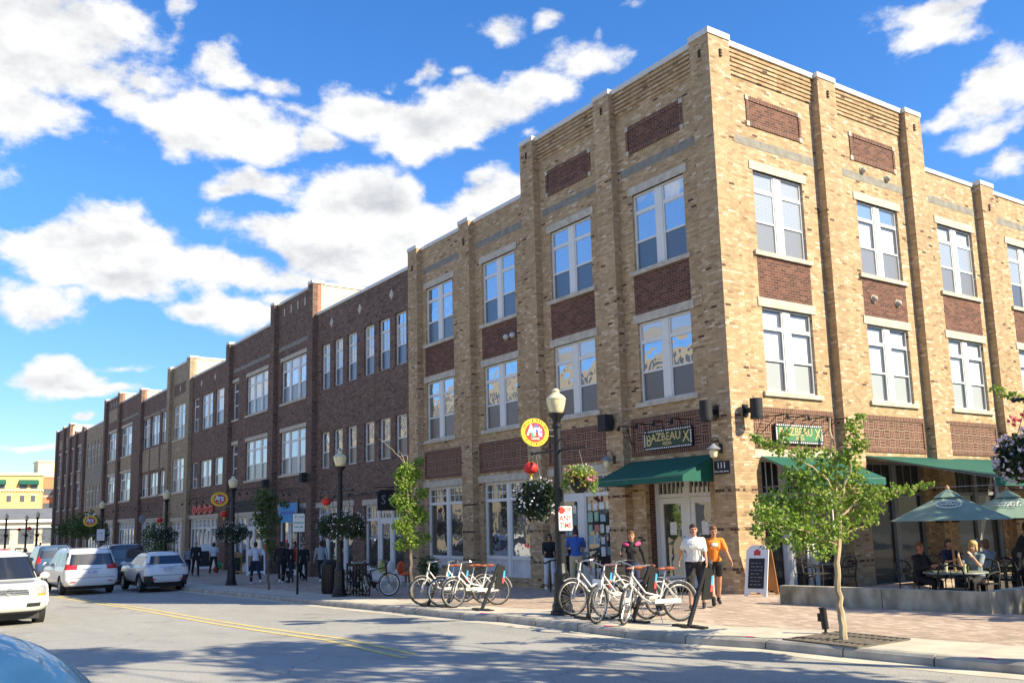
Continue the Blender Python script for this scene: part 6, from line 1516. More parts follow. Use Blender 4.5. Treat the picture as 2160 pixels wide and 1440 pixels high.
def parasol(c, label, px=None):
    t = thing('parasol', (c.x, c.y, Z), 0, label, 'parasol', 'green parasols on the terrace')
    q = MB(); q.tube([(0, 0, .05), (0, 0, 2.42)], .026, 10); q.build('pole', M['wood'], t, smooth=True)
    q = MB(); q.lathe([(.25, 0), (.25, .06), (.05, .1)], n=16); q.build('base', M['iron'], t, smooth=True)
    q = MB(); n = 8; Rr = 1.22; zr, za = 1.80, 2.32
    rows = []
    for i in range(6):
        s_ = i / 5; rows.append([Vector(((.12 + (Rr - .12) * s_) * math.cos(2 * PI * (k + .5 * 0) / 32 + .2) * (1 if k % 4 == 0 else (1 - .045 * s_ * (1 if k % 4 == 2 else .75))), (.12 + (Rr - .12) * s_) * math.sin(2 * PI * k / 32 + .2) * (1 if k % 4 == 0 else (1 - .045 * s_ * (1 if k % 4 == 2 else .75))), za + (zr - za) * s_ ** 1.05 - (0 if k % 4 == 0 else .03 * math.sin(PI * s_)))) for k in range(32)])
    for i in range(5):
        for k in range(32): q.quad(rows[i][k], rows[i][(k + 1) % 32], rows[i + 1][(k + 1) % 32], rows[i + 1][k])
    q.build('canopy', M['parasol'], t, smooth=True, ang=12)
    q = MB(); q.lathe([(.30, 2.27), (.17, 2.36), (.04, 2.44)], n=8); q.build('vent_cap', M['parasol'], t)
    q = MB(); q.lathe([(.03, 2.42), (.05, 2.46), (.03, 2.50), (.01, 2.53)], n=10); q.build('finial', M['wood'], t, smooth=True)
    for k in range(8): a = 2 * PI * k / 8 + .2; q = MB(); q.tube([(.04 * math.cos(a), .04 * math.sin(a), 2.28), (Rr * .97 * math.cos(a), Rr * .97 * math.sin(a), zr - .02)], .009, 5); q.build('rib', M['wood'], t)
    # printed oval emblem on the panel that faces the street corner
    return t
PX2 = at_h(2140, 1190, .73)
for (c, lb, kind) in ((T1, 'dusty green parasol with a white oval emblem over the round table', 0), (PX2, 'dark green parasol with a white flourish cut off by the right edge', 1)):
    t = parasol(c, lb)
    # emblem lies on the sloping cloth towards the viewer
    view = Vector((CAM.x - c.x, CAM.y - c.y, 0)).normalized(); slope = Vector((view.x, view.y, 0)) * 1.1 + Vector((0, 0, -.52)); side = view.cross(Vector((0, 0, 1))).normalized() * -1; nrm_ = Vector((view.x * .52, view.y * .52, 1.1)).normalized()
    dn = (slope.normalized()); o0 = Vector((0, 0, 2.37)) + dn * .66 + nrm_ * .045
    M4 = face_mat(o0, side, nrm_)
    n = 40; q = MB()
    if kind == 0:
        pts = [Vector((.24 * math.cos(2 * PI * k / n), .17 * math.sin(2 * PI * k / n), 0)) for k in range(n)]; q.tube([M4 @ p for p in pts], .007, 4, closed=True)
        pts = [Vector((.22 * math.cos(2 * PI * k / n), .15 * math.sin(2 * PI * k / n), 0)) for k in range(n)]; q.tube([M4 @ p for p in pts], .004, 4, closed=True)
        q.tube([M4 @ Vector((-.17 + .34 * k / 24, .035 * math.sin(k * 1.35), 0)) for k in range(25)], .009, 4); q.tube([M4 @ Vector((-.06 + .12 * k / 8, .085 + .012 * math.sin(k * 2.0), 0)) for k in range(9)], .006, 4)
    else:
        for s_ in (-1, 1):
            q.tube([M4 @ Vector((s_ * (.06 + .22 * k / 20), .05 * math.sin(k * .5) + .03, 0)) for k in range(21)], .010, 4)
        q.tube([M4 @ Vector((.05 * math.cos(2 * PI * k / 12), .05 * math.sin(2 * PI * k / 12), 0)) for k in range(12)], .009, 4, closed=True)
        q.tube([M4 @ Vector((-.25 + .5 * k / 30, -.10 + .018 * math.sin(k * 1.7), 0)) for k in range(31)], .009, 4)
    q.build('printed_emblem', M['signwhite'], t)
# glasses and plates on the parasol table
for (dx, dy, h, r, m_, lb) in ((-.25, .1, .16, .035, 'globeclear', 'beer glass near the red faced man'), (.1, .2, .15, .035, 'globeclear', 'glass before the blonde woman'), (.3, -.05, .12, .03, 'leafmid', 'small green bottle on the parasol table')):
    t = thing('drinking_glass', (T1.x + dx, T1.y + dy, Z + .741), 0, lb, 'glass', 'glasses on the parasol table'); q = MB(); q.lathe([(r * .7, 0), (r, h), (r * .9, h), (r * .65, .01)], n=12); q.build('bowl', M[m_], t, smooth=True)
t = thing('white_bag', (T1.x - 1.05, T1.y - .15, Z), 0, 'pale bag on the ground beside the red faced man', 'bag'); q = MB(); q.ellipsoid((0, 0, .16), .28, .16, .17, 14, 8); q.build('pouch', M['signwhite'], t, smooth=True); q = MB(); q.tube([(-.1, 0, .3), (0, 0, .42), (.1, 0, .3)], .01, 5); q.build('strap', M['signwhite'], t)
# blue rounded form in the near left corner
# ------------------------------------------------------------ people
def skin_mat(n, c): return mat(n, c, .5, var=.05, scale=14, spec=.35)
M['skin'] = skin_mat('skin', (.52, .27, .17)); M['skinpale'] = skin_mat('pale_skin', (.60, .36, .26)); M['skinred'] = skin_mat('ruddy_skin', (.50, .20, .13))
def cloth(n, c, v=.12): 
    if n not in M: M[n] = mat(n, c, .85, var=v, scale=9, bump=1.0, stretch=(1, 1, .6))
    return M[n]
class Blob:
    """closed primitives that are fused by a voxel remesh into one continuous skin"""
    def __init__(s): s.mb = MB()
    def cap(s, a, b, r0, r1, n=12, sq=None):
        a, b = Vector(a), Vector(b); d = b - a
        if d.length < 1e-5: d = Vector((0, 0, .001))
        t = d.normalized(); x = t.orthogonal().normalized(); y = t.cross(x)
        rings = []
        for i in range(5): th = PI / 2 * i / 4; rings.append((a - t * r0 * math.cos(th), r0 * math.sin(th)))
        for i in range(5): th = PI / 2 * i / 4; rings.append((b + t * r1 * math.sin(th), r1 * math.cos(th)))
        o = len(s.mb.v)
        for (c, r) in rings:
            for k in range(n): an = 2 * PI * k / n; s.mb.v.append(tuple(c + (x * math.cos(an) + y * math.sin(an)) * max(r, 1e-4)))
        for i in range(len(rings) - 1):
            for k in range(n): s.mb.f.append((o + i * n + k, o + i * n + (k + 1) % n, o + (i + 1) * n + (k + 1) % n, o + (i + 1) * n + k))
        s.mb.f.append(tuple(o + k for k in range(n))[::-1]); s.mb.f.append(tuple(o + (len(rings) - 1) * n + k for k in range(n)))
        return s
    def ell(s, c, rx, ry, rz, rot=None): s.mb.ellipsoid(c, rx, ry, rz, 16, 10, rot); return s
    def build(s, name, m_, parent, voxel=.012, smooth=4):
        me = s.mb.mesh(name); bm = bmesh.new(); bm.from_mesh(me); bmesh.ops.remove_doubles(bm, verts=bm.verts, dist=1e-5); bmesh.ops.recalc_face_normals(bm, faces=bm.faces); bm.to_mesh(me); bm.free()
        tmp = bpy.data.objects.new('tmp', me); COL.objects.link(tmp)
        rm = tmp.modifiers.new('r', 'REMESH'); rm.mode = 'VOXEL'; rm.voxel_size = voxel
        sm = tmp.modifiers.new('s', 'SMOOTH'); sm.iterations = smooth; sm.factor = .5
        bpy.context.view_layer.update()
        me2 = bpy.data.meshes.new_from_object(tmp.evaluated_get(bpy.context.evaluated_depsgraph_get()))
        bpy.data.objects.remove(tmp); me2.name = name
        me2.polygons.foreach_set('use_smooth', [True] * len(me2.polygons))
        me2.materials.clear(); me2.materials.append(m_)
        o = bpy.data.objects.new(name, me2); COL.objects.link(o); o.parent = parent; return o
def person(loc, face, H, label, P_, top, bottom, shoes='blackmatte', skin='skin', hair='hairdark', hairstyle='short', sleeves='short', legs='long', stout=1.0, voxel=.012, seated=False, female=False, group=None, cap=None, near=False, extra=None):
    """face: heading in degrees the person looks along (0 = +y, 90 = -x). P_: dict lean, legL/R=(thigh fwd, knee), armL/R=(fwd, out, elbow), turn"""
    s = H / 1.75
    rz = R(face)
    body = MB; B = Blob(); up = P_.get('lean', 0)
    def rx(v, a): a = R(a); return Vector((v.x, v.y * math.cos(a) + v.z * math.sin(a), -v.y * math.sin(a) + v.z * math.cos(a)))
    hipz = 0
    def leg(side, th, kn, out=2):
        hip = Vector((side * .09 * s, 0, 0))
        tv = Vector((side * math.sin(R(out)), math.sin(R(th)), -math.cos(R(th)))) * .43 * s
        kn_ = hip + tv; a = th - kn
        sv = Vector((side * .02, math.sin(R(a)), -math.cos(R(a)))) * .41 * s
        an = kn_ + sv; ta = max(-50, a * .55) if not seated else 0
        fv = Vector((side * .03, math.cos(R(ta * -1)), math.sin(R(ta)) * 1.0)).normalized() * .15 * s
        heel = an + Vector((0, -.03 * s, -.055 * s)); toe = an + Vector((0, 0, -.05 * s)) + Vector((fv.x, fv.y, fv.z))
        return hip, kn_, an, heel, toe
    Ls = [leg(-1, *P_.get('legL', (0, 0))), leg(1, *P_.get('legR', (0, 0)))]
    low = min(min(l[3].z, l[4].z) for l in Ls) - .03 * s
    hz = -low if not seated else P_.get('seat', .45) + .1 * s
    off = Vector((0, 0, hz))
    Ls = [[p + off for p in l] for l in Ls]
    pelvis = off + Vector((0, 0, .04 * s))
    def tor(v): return off + rx(Vector(v), up)
    waist = tor((0, 0, .17 * s)); chest = tor((0, .01 * s, .36 * s)); neck = tor((0, .0, .54 * s)); 
    shw = (.165 if female else .185) * s
    sh = [tor((-shw, 0, .475 * s)), tor((shw, 0, .475 * s))]
    ht = P_.get('head', 0)
    headc = neck + rx(Vector((0, .025 * s, .135 * s)), up * .4 + ht)
    hrot = Matrix.Rotation(R(P_.get('turn', 0)), 3, 'Z') @ Matrix.Rotation(-R(up * .4 + ht), 3, 'X')
    def arm(i, f, out, el, inn=0):
        side = -1 if i == 0 else 1
        u = Vector((side * math.sin(R(out)), math.sin(R(f)) * math.cos(R(out)), -math.cos(R(f)) * math.cos(R(out)))); u = rx(u, up * .3)
        e = sh[i] + u * .29 * s; a = f + el
        w = Vector((side * (math.sin(R(out)) * .6 - math.sin(R(inn))), math.sin(R(a)), -math.cos(R(a)))).normalized(); w = rx(w, up * .3)
        wr = e + w * .245 * s
        return e, wr, w
    A = [arm(0, *P_.get('armL', (5, 8, 10))), arm(1, *P_.get('armR', (5, 8, 10)))]
    t = thing('person', loc, rz, label, 'person', group)
    k = stout
    # --- skin: whole body
    for (hip, kn_, an, heel, toe) in Ls:
        B.cap(hip, kn_, .078 * s * k, .052 * s, 12); B.cap(kn_, an.lerp(kn_, .55) + Vector((0, -.012 * s, 0)), .05 * s, .052 * s); B.cap(kn_.lerp(an, .45), an, .05 * s, .034 * s); B.cap(heel, toe, .03 * s, .026 * s)
    B.ell(pelvis, .145 * s * k, .10 * s * k, .11 * s); B.cap(pelvis, waist, .105 * s * k, .10 * s * k); B.ell(chest, .15 * s * k, .10 * s * k, .16 * s); B.cap(sh[0], sh[1], .052 * s, .052 * s); B.cap(waist, chest, .105 * s * k, .11 * s * k)
    B.cap(neck - (neck - chest) * .25, headc + Vector((0, 0, -.04 * s)), .052 * s, .046 * s)
    for i in (0, 1):
        e, wr, w = A[i]; B.cap(sh[i], e, .046 * s, .036 * s); B.cap(e, wr, .037 * s, .024 * s)
        side = -1 if i == 0 else 1
        n_ = Vector((side, 0, 0)); n_ = (n_ - w * n_.dot(w)).normalized(); b_ = w.cross(n_).normalized()
        if b_.y < 0: b_ = -b_
        pc = wr + w * .05 * s
        rot = Matrix((b_, w, n_)).transposed()
        B.ell(pc, .038 * s, .052 * s, .018 * s, rot)
        curl = R(P_.get('curl', 22))
        for j in range(4):
            base = pc + w * .038 * s + b_ * (.030 - .020 * j) * s
            ln = (.040, .046, .043, .034)[j] * s
            d1 = (w * math.cos(curl * .6) - n_ * math.sin(curl * .6)); d2 = (w * math.cos(curl * 2) - n_ * math.sin(curl * 2))
            B.cap(base, base + d1 * ln, .0092 * s, .0086 * s, 8); B.cap(base + d1 * ln, base + d1 * ln + d2 * ln * .8, .0086 * s, .0072 * s, 8)
        tb = pc + b_ * .03 * s - w * .02 * s; B.cap(tb, tb + (b_ * .6 + w * .7 - n_ * .25).normalized() * .045 * s, .012 * s, .009 * s, 8)
        tb2 = tb + (b_ * .6 + w * .7 - n_ * .25).normalized() * .045 * s; B.cap(tb2, tb2 + (w * .9 - n_ * .3).normalized() * .025 * s, .009 * s, .008 * s, 8)
    # head
    def hp(x, y, z): return headc + hrot @ Vector((x * s, y * s, z * s))
    B.ell(hp(0, -.01, .02), .074 * s, .092 * s, .098 * s, hrot); B.ell(hp(0, .022, -.045), .056 * s, .062 * s, .062 * s, hrot)
    B.cap(hp(0, .075, .012), hp(0, .098, -.018), .011 * s, .015 * s, 8); B.ell(hp(0, .07, -.075), .026 * s, .02 * s, .018 * s, hrot)
    for sd in (-1, 1): B.ell(hp(sd * .075, -.005, -.002), .010 * s, .018 * s, .030 * s, hrot); B.ell(hp(sd * .03, .062, -.03), .022 * s, .016 * s, .02 * s, hrot)
    B.cap(hp(-.045, .074, .038), hp(.045, .074, .038), .010 * s, .010 * s, 8)
    bo = B.build('body', M[skin], t, voxel)
    # face details
    if near:
        q = MB()
        for sd in (-1, 1): q.ellipsoid(hp(sd * .030, .080, .018), .012 * s, .007 * s, .007 * s, 8, 6, hrot)
        q.build('eyes', M['blackmatte'], t, smooth=True)
        q = MB(); q.ellipsoid(hp(0, .084, -.048), .024 * s, .008 * s, .006 * s, 8, 6, hrot); q.build('lips', M['lip'], t, smooth=True)
        q = MB()
        for sd in (-1, 1): q.ellipsoid(hp(sd * .031, .084, .038), .019 * s, .006 * s, .004 * s, 8, 5, hrot)
        q.build('eyebrows', M[hair], t, smooth=True)
    # hair
    Hh = Blob()
    if cap:
        Hh.ell(hp(0, -.012, .035), .082 * s, .098 * s, .088 * s, hrot)
        Hh.ell(hp(0, .085, .035), .06 * s, .06 * s, .010 * s, hrot); Hh.build('cap', M[cap], t, max(voxel, .01), 2)
        Hh = Blob(); Hh.ell(hp(0, -.035, -.005), .078 * s, .075 * s, .06 * s, hrot)
    else:
        Hh.ell(hp(0, -.028, .045), .084 * s, .092 * s, .088 * s, hrot); Hh.ell(hp(0, -.055, -.01), .078 * s, .06 * s, .085 * s, hrot); Hh.ell(hp(0, .045, .085), .06 * s, .045 * s, .035 * s, hrot)
        if hairstyle in ('bob', 'full'):
            for sd in (-1, 1): Hh.ell(hp(sd * .07, -.01, -.02), .026 * s, .05 * s, .08 * s, hrot)
            Hh.ell(hp(0, -.05, -.06), .085 * s, .05 * s, .07 * s, hrot)
        if hairstyle == 'full': Hh.ell(hp(0, -.02, .06), .1 * s, .105 * s, .09 * s, hrot)
        if hairstyle == 'tail': Hh.cap(hp(0, -.11, .02), hp(0, -.15, -.12), .028 * s, .015 * s)
        if hairstyle == 'long': Hh.cap(hp(0, -.07, -.02), hp(0, -.09, -.22), .075 * s, .05 * s)
    Hh.build('hair', M[hair], t, max(voxel, .01), 2)
    # --- clothes
    C = Blob(); g = .014 * s
    C.ell(pelvis + Vector((0, 0, .03 * s)), .152 * s * k + g * .6, .108 * s * k + g, .085 * s); C.cap(pelvis + Vector((0, 0, .05 * s)), waist, .118 * s * k + g * .5, .108 * s * k + g); C.cap(waist, chest, .11 * s * k + g, .115 * s * k + g)
    C.ell(chest, .158 * s * k + g, .108 * s * k + g, .165 * s); C.cap(sh[0], sh[1], .06 * s, .06 * s); C.cap(chest, neck - (neck - chest) * .12, .09 * s, .065 * s)
    if female:
        for sd in (-1, 1): C.ell(tor((sd * .065 * s, .095 * s * k, .34 * s)), .06 * s, .045 * s, .06 * s)
    else: C.ell(tor((0, .03 * s, .42 * s)), .14 * s, .09 * s, .08 * s)
    for i in (0, 1):
        e, wr, w = A[i]
        if sleeves == 'short': C.cap(sh[i], sh[i].lerp(e, .72), .062 * s, .058 * s)
        elif sleeves == 'long': C.cap(sh[i], e, .062 * s, .05 * s); C.cap(e, e.lerp(wr, .93), .05 * s, .038 * s)
        elif sleeves == 'none': C.cap(sh[i], sh[i].lerp(e, .12), .058 * s, .05 * s)
    tp = C.build('top', M[top], t, voxel)
    D = Blob(); D.ell(pelvis - Vector((0, 0, .01 * s)), .158 * s * k, .115 * s * k, .115 * s)
    for (hip, kn_, an, heel, toe) in Ls:
        if legs == 'long': D.cap(hip, kn_, .092 * s * k, .066 * s); D.cap(kn_, an.lerp(kn_, .04), .066 * s, .052 * s)
        elif legs == 'crop': D.cap(hip, kn_, .092 * s * k, .068 * s); D.cap(kn_, an.lerp(kn_, .28), .066 * s, .06 * s)
        elif legs == 'knee': D.cap(hip, kn_, .095 * s * k, .078 * s); D.cap(kn_, kn_.lerp(an, .22), .076 * s, .07 * s)
        elif legs == 'short': D.cap(hip, hip.lerp(kn_, .5), .096 * s * k, .09 * s)
        elif legs == 'skirt': D.cap(hip, kn_, .10 * s, .12 * s)
    D.build('trousers' if legs in ('long', 'crop') else 'shorts', M[bottom], t, voxel)
    for (hip, kn_, an, heel, toe) in Ls:
        S_ = Blob(); S_.cap(heel, toe, .040 * s, .034 * s); S_.cap(an, heel, .036 * s, .038 * s); 
        S_.build('shoe', M[shoes], t, max(.009, voxel * .8), 2)
    info = dict(root=t, hands=[A[0][1] + A[0][2] * .08 * s, A[1][1] + A[1][2] * .08 * s], sh=sh, chest=chest, waist=waist, pelvis=pelvis, head=headc, hp=hp, s=s, knees=[l[1] for l in Ls], ankles=[l[2] for l in Ls], toes=[l[4] for l in Ls], tor=tor)
    return info
M['lip'] = mat('lips', (.45, .10, .09), .45); M['hairdark'] = mat('dark_hair', (.035, .02, .014), .6, var=.3, scale=20, stretch=(1, 1, .2)); M['hairbrown'] = mat('brown_hair', (.16, .075, .035), .6, var=.3, scale=20, stretch=(1, 1, .2)); M['hairblond'] = mat('blond_hair', (.50, .36, .17), .6, var=.25, scale=20, stretch=(1, 1, .2)); M['hairgrey'] = mat('grey_hair', (.30, .29, .27), .6, var=.25, scale=20)
for n, c in dict(tshirt_white=(.74, .74, .70), tshirt_orange=(.85, .25, .03), c_black=(.018, .018, .02), c_pink=(.75, .08, .22), c_blue=(.03, .10, .42), c_navy=(.02, .025, .06), c_whitepants=(.72, .74, .78), c_grey=(.30, .33, .36), c_red=(.42, .03, .03), c_khaki=(.42, .38, .26), c_lightblue=(.30, .42, .62), c_denim=(.10, .18, .34), c_pattern=(.20, .26, .30), c_rust=(.30, .10, .03), c_greyblue=(.20, .24, .34), c_white=(.66, .68, .74), c_lime=(.45, .6, .08)).items(): cloth(n, c)
def G_(px, py): return survey(px, py)
def facing(dx, dy): return math.degrees(math.atan2(-dx, dy))
# woman in the white T-shirt, walking towards the left front
p = G_(1472, 1284); W1 = person(p, facing(.72, -.85), 1.70, 'woman in white T-shirt and black knee-length trousers striding past the bicycles', dict(lean=3, legL=(-6, 24), legR=(20, 12), armR=(-38, 24, 6), armL=(16, 10, 34), turn=12), 'tshirt_white', 'c_black', 'blackmatte', hair='hairdark', hairstyle='tail', sleeves='short', legs='knee', stout=1.32, voxel=.0085, female=True, near=True)
q = MB(); a = W1['sh'][0]; q.tube([a + Vector((.04, .0, .06)), W1['chest'] + Vector((-.06, .14, .02)), W1['waist'] + Vector((-.19, .12, -.02)), W1['pelvis'] + Vector((-.24, .02, .0)), W1['chest'] + Vector((-.17, -.1, 0)), a + Vector((.02, -.05, .04))], .008, 6, closed=True); q.build('bag_strap', M['c_black'], W1['root'], smooth=True)
t = thing('camera_bag', p, R(facing(.72, -.85)), 'small black shoulder bag at the hip of the woman in the white T-shirt', 'bag')
Bq = Blob(); Bq.ell(W1['pelvis'] + Vector((-.25, .05, -.02)), .06, .10, .09); Bq.build('pouch', M['c_black'], t, .012); q = MB(); q.box(W1['pelvis'].x - .33, W1['pelvis'].x - .30, -.0, .10, W1['pelvis'].z - .04, W1['pelvis'].z + .02); q.build('flap', M['steelgrey'], t)
# woman in orange
p = G_(1512, 1276); W2 = person(p, facing(.85, -.65), 1.70, 'woman in orange T-shirt and black shorts walking beside the white shirted woman', dict(lean=4, legL=(-22, 12), legR=(26, 4), armL=(30, 16, 18), armR=(-26, 14, 24), turn=6, head=12), 'tshirt_orange', 'c_black', 'blackmatte', hair='hairbrown', hairstyle='tail', sleeves='short', legs='short', voxel=.0085, female=True, near=True)
for i in (0, 1): Bq = Blob(); Bq.cap(W2['ankles'][i] + Vector((0, 0, .07)), W2['ankles'][i], .046, .042); Bq.build('sock', M['c_black'], W2['root'], .01)
q = MB(); q.ellipsoid(W2['chest'] + Vector((0, .125, .03)), .07, .012, .045, 12, 8); q.build('shirt_print', M['tshirt_white'], W2['root'], smooth=True)
# jogging woman behind the bicycles
p = Vector((-.75, -2.7, zg(-.7))); W3 = person(p, facing(.9, -.75), 1.64, 'woman in black top with pink shoulders hurrying along behind the bicycles', dict(lean=8, legL=(28, 10), legR=(-24, 40), armR=(28, 16, 78), armL=(-28, 22, 40), turn=0), 'c_black', 'c_navy', 'blackmatte', hair='hairbrown', hairstyle='long', sleeves='long', legs='long', voxel=.010, female=True, near=True)
for i in (0, 1): Bq = Blob(); a = W3['sh'][i]; Bq.cap(a + Vector((0, .01, .012)), W3['chest'] + Vector((-.09 if i == 0 else .09, .09, .10)), .056, .03); Bq.build('pink_shoulder', M['c_pink'], W3['root'], .01)
# woman in dark jacket and white trousers standing by the wall
p = G_(1161, 1243); W4 = person(p, facing(1, -.5), 1.66, 'woman in dark jacket and white cropped trousers standing against the tan pier', dict(lean=-1, legL=(3, 4), legR=(-5, 4), armR=(22, 6, 72), armL=(18, 8, 76), turn=-5), 'c_black', 'c_whitepants', 'signwhite', hair='hairdark', hairstyle='bob', sleeves='long', legs='crop', voxel=.011, female=True, near=True)
q = MB()
for sd in (-1, 1): q.ellipsoid(W4['hp'](sd * .032, .088, .018), .026, .008, .020, 10, 6)
q.build('sunglasses', M['c_black'], W4['root'], smooth=True)
# man carrying a child
p = Vector((-4.75, -1.15, zg(-4.7))); W5 = person(p, facing(-.85, .75), 1.78, 'man in bright blue shirt carrying a child, seen from behind at the notice window', dict(lean=-4, legL=(3, 3), legR=(-3, 3), armR=(38, 8, 72), armL=(38, 10, 72, 20), turn=10), 'c_blue', 'c_khaki', 'blackmatte', hair='hairdark', cap='c_navy', sleeves='short', legs='knee', voxel=.011, near=True)
q = W5; ch = person(p + Matrix.Rotation(R(facing(-.85, .75)), 3, 'Z') @ Vector((.17, .20, .62)), facing(-.85, .75) - 165, .98, 'small child in grey held by the man in the blue shirt', dict(lean=8, seat=.12, legL=(62, 60, 30), legR=(62, 60, 30), armL=(60, 20, 20), armR=(50, 10, 30), turn=20), 'c_greyblue', 'c_navy', 'signwhite', hair='hairblond', hairstyle='bob', sleeves='short', legs='short', voxel=.010, seated=True)
# man behind the lamp post
person(Vector((-6.0, -.62, zg(-6))), facing(-.5, 1), 1.76, 'person in pale blue shirt at the shop door, half hidden by the nearest street lamp', dict(lean=2, legL=(2, 2), legR=(-3, 3), armR=(30, 8, 50), armL=(10, 8, 40)), 'c_lightblue', 'c_black', hair='hairdark', sleeves='long', voxel=.014)
# walkers in the shade
def walker(px, py, f, H, lb, top, bot, ph=0, **k):
    a = 20 if ph else -20
    return person(G_(px, py), f, H, lb, dict(lean=2, legL=(a, 6 if a > 0 else 24), legR=(-a, 24 if a > 0 else 6), armL=(-a * .8, 8, 14), armR=(a * .8, 8, 14)), top, bot, voxel=.016, **k)
walker(677, 1229, facing(-.95, .2), 1.72, 'person in pale grey hooded top walking away left of the second street lamp', 'c_grey', 'c_black', 0, hair='hairdark', sleeves='long', shoes='signwhite')
walker(538, 1231, facing(-1, .1), 1.76, 'man in white shirt and navy trousers walking away right of the third street lamp', 'c_white', 'c_navy', 1, hair='hairdark', sleeves='short', shoes='signwhite')
walker(592, 1230, facing(-1, .2), 1.74, 'person all in black walking between the small shaded tree and the sign post', 'c_black', 'c_black', 0, hair='hairdark', sleeves='long', shoes='signwhite')
walker(606, 1229, facing(-.9, .1), 1.68, 'person in black just left of the one in red', 'c_black', 'c_navy', 1, hair='hairbrown', sleeves='long')
walker(622, 1227, facing(.4, -.9), 1.70, 'person in dark red jacket behind the post with the framed parking notice', 'c_red', 'c_black', 0, hair='hairdark', hairstyle='bob', sleeves='long')
walker(640, 1224, facing(.9, -.3), 1.62, 'person in dark clothes beside the brown pier, right of the one in red', 'c_black', 'c_black', 1, hair='hairdark', sleeves='long')
walker(412, 1215, facing(1, -.2), 1.80, 'man all in black with grey hair, left of the white poster board', 'c_black', 'c_black', 1, hair='hairgrey', sleeves='long')
walker(396, 1213, facing(1, -.1), 1.55, 'small person in grey with a lime bag left of the man in black', 'c_grey', 'c_navy', 0, hair='hairdark', sleeves='long')
walker(450, 1209, facing(-1, 0), 1.70, 'person in black vest over a white shirt, right of the white poster board', 'c_white', 'c_black', 1, hair='hairdark', hairstyle='bob', sleeves='short')
for (x, y, c, lb) in ((-70, -4.9, 'c_white', 'tiny person in white near the distant lamps'), (-74, -5.2, 'c_navy', 'tiny person in dark blue near the distant lamps')):
    person((x, y, zg(x)), 90, 1.7, lb, dict(legL=(15, 5), legR=(-15, 15)), c, 'c_black', voxel=.025, sleeves='long')
# diners
def diner(px, py, hz, f, lb, top, hair='hairdark', skin='skin', P2=None, **k):
    """px, py: centre of the head in the survey photograph"""
    X = at_h(px, py, hz); d = dict(lean=8, seat=.46, legL=(85, 85), legR=(85, 85), armL=(42, 10, 62, 12), armR=(42, 10, 66, 12)); d.update(P2 or {})
    return person((X.x, X.y, Z), f, 1.72, lb, d, top, k.pop('bot', 'c_black'), voxel=.012, seated=True, skin=skin, hair=hair, near=True, **k)
t1 = T1
def tw(x, y, c): return facing(c.x - x, c.y - y)
for (c, dx, dy, lb, top, hr, sk, sl, fem, hs_, PP) in (
    (T1, -.86, .06, 'red faced man in a black shirt at the parasol table', 'c_black', 'hairbrown', 'skinred', 'long', False, 'short', dict(turn=-25)),
    (T1, -.02, .88, 'elderly blonde woman in patterned top with hands raised at the parasol table', 'c_pattern', 'hairblond', 'skinpale', 'short', True, 'full', dict(armL=(50, 8, 95, 18), armR=(50, 8, 95, 18), turn=8)),
    (T3, -.70, -.30, 'man in white shirt and cap seen from the side at the right table', 'c_white', 'hairgrey', 'skin', 'short', False, 'short', dict()),
    (T3, -.05, .86, 'woman in rust coloured top with pale hair in the dark at the right table', 'c_rust', 'hairblond', 'skin', 'short', True, 'long', dict(armL=(60, 20, 80)))):
    x, y = c.x + dx, c.y + dy
    person((x, y, Z), tw(x, y, c), 1.74, lb, dict(dict(lean=6, seat=.45, legL=(84, 84), legR=(84, 84), armL=(38, 10, 62, 12), armR=(38, 10, 66, 12)), **PP), top, 'c_black' if top != 'c_white' else 'c_khaki', voxel=.012, seated=True, skin=sk, hair=hr, hairstyle=hs_, sleeves=sl, female=fem, near=True, cap='c_grey' if 'cap' in lb else None)
for (dx, dy, lb, top, hr) in ((-.62, .2, 'diner in dark blue in the gloom under the long awning', 'c_navy', 'hairdark'), (.65, -.25, 'diner in grey in the gloom under the long awning, facing the one in blue', 'c_grey', 'hairbrown')):
    person((T4.x + dx, T4.y + dy, Z), tw(T4.x + dx, T4.y + dy, T4), 1.72, lb, dict(lean=8, seat=.45, legL=(84, 84), legR=(84, 84), armL=(40, 10, 62, 12), armR=(40, 10, 66, 12)), top, 'c_black', voxel=.014, seated=True, hair=hr, sleeves='short')
for (dx, dy, lb, top, hr) in ((-.6, .3, 'diner in rust brown in the dark near the far end of the long awning', 'c_rust', 'hairdark'), (.6, -.3, 'diner in pale blue in the dark near the far end of the long awning', 'c_lightblue', 'hairgrey')):
    person((T5.x + dx, T5.y + dy, Z), tw(T5.x + dx, T5.y + dy, T5), 1.72, lb, dict(lean=8, seat=.45, legL=(84, 84), legR=(84, 84), armL=(40, 10, 62, 12), armR=(40, 10, 66, 12)), top, 'c_black', voxel=.016, seated=True, hair=hr, sleeves='short')
x, y = T1.x + .1, T1.y + 2.4
person((x, y, Z), facing(.7, .2), 1.78, 'waiter in black reaching over a table in the dark behind the parasol', dict(lean=22, legL=(8, 6), legR=(-6, 4), armR=(70, 5, 12), armL=(60, 10, 30)), 'c_black', 'c_black', sleeves='short', voxel=.013)
x, y = on_plane(2200, 1235, .35).x, on_plane(2200, 1235, .35).y
person((8.2, -.85, 0), facing(-.9, -.45), 1.8, 'person in blue jeans seated at the right edge, only a knee in view', dict(lean=5, seat=.42, legL=(86, 70), legR=(80, 62), armL=(30, 12, 60), armR=(30, 12, 60)), 'c_navy', 'c_denim', voxel=.012, seated=True)
chair(8.28, -.8, 0, R(facing(-.9, -.45)), 'dark metal chair at the right edge under the person in jeans')
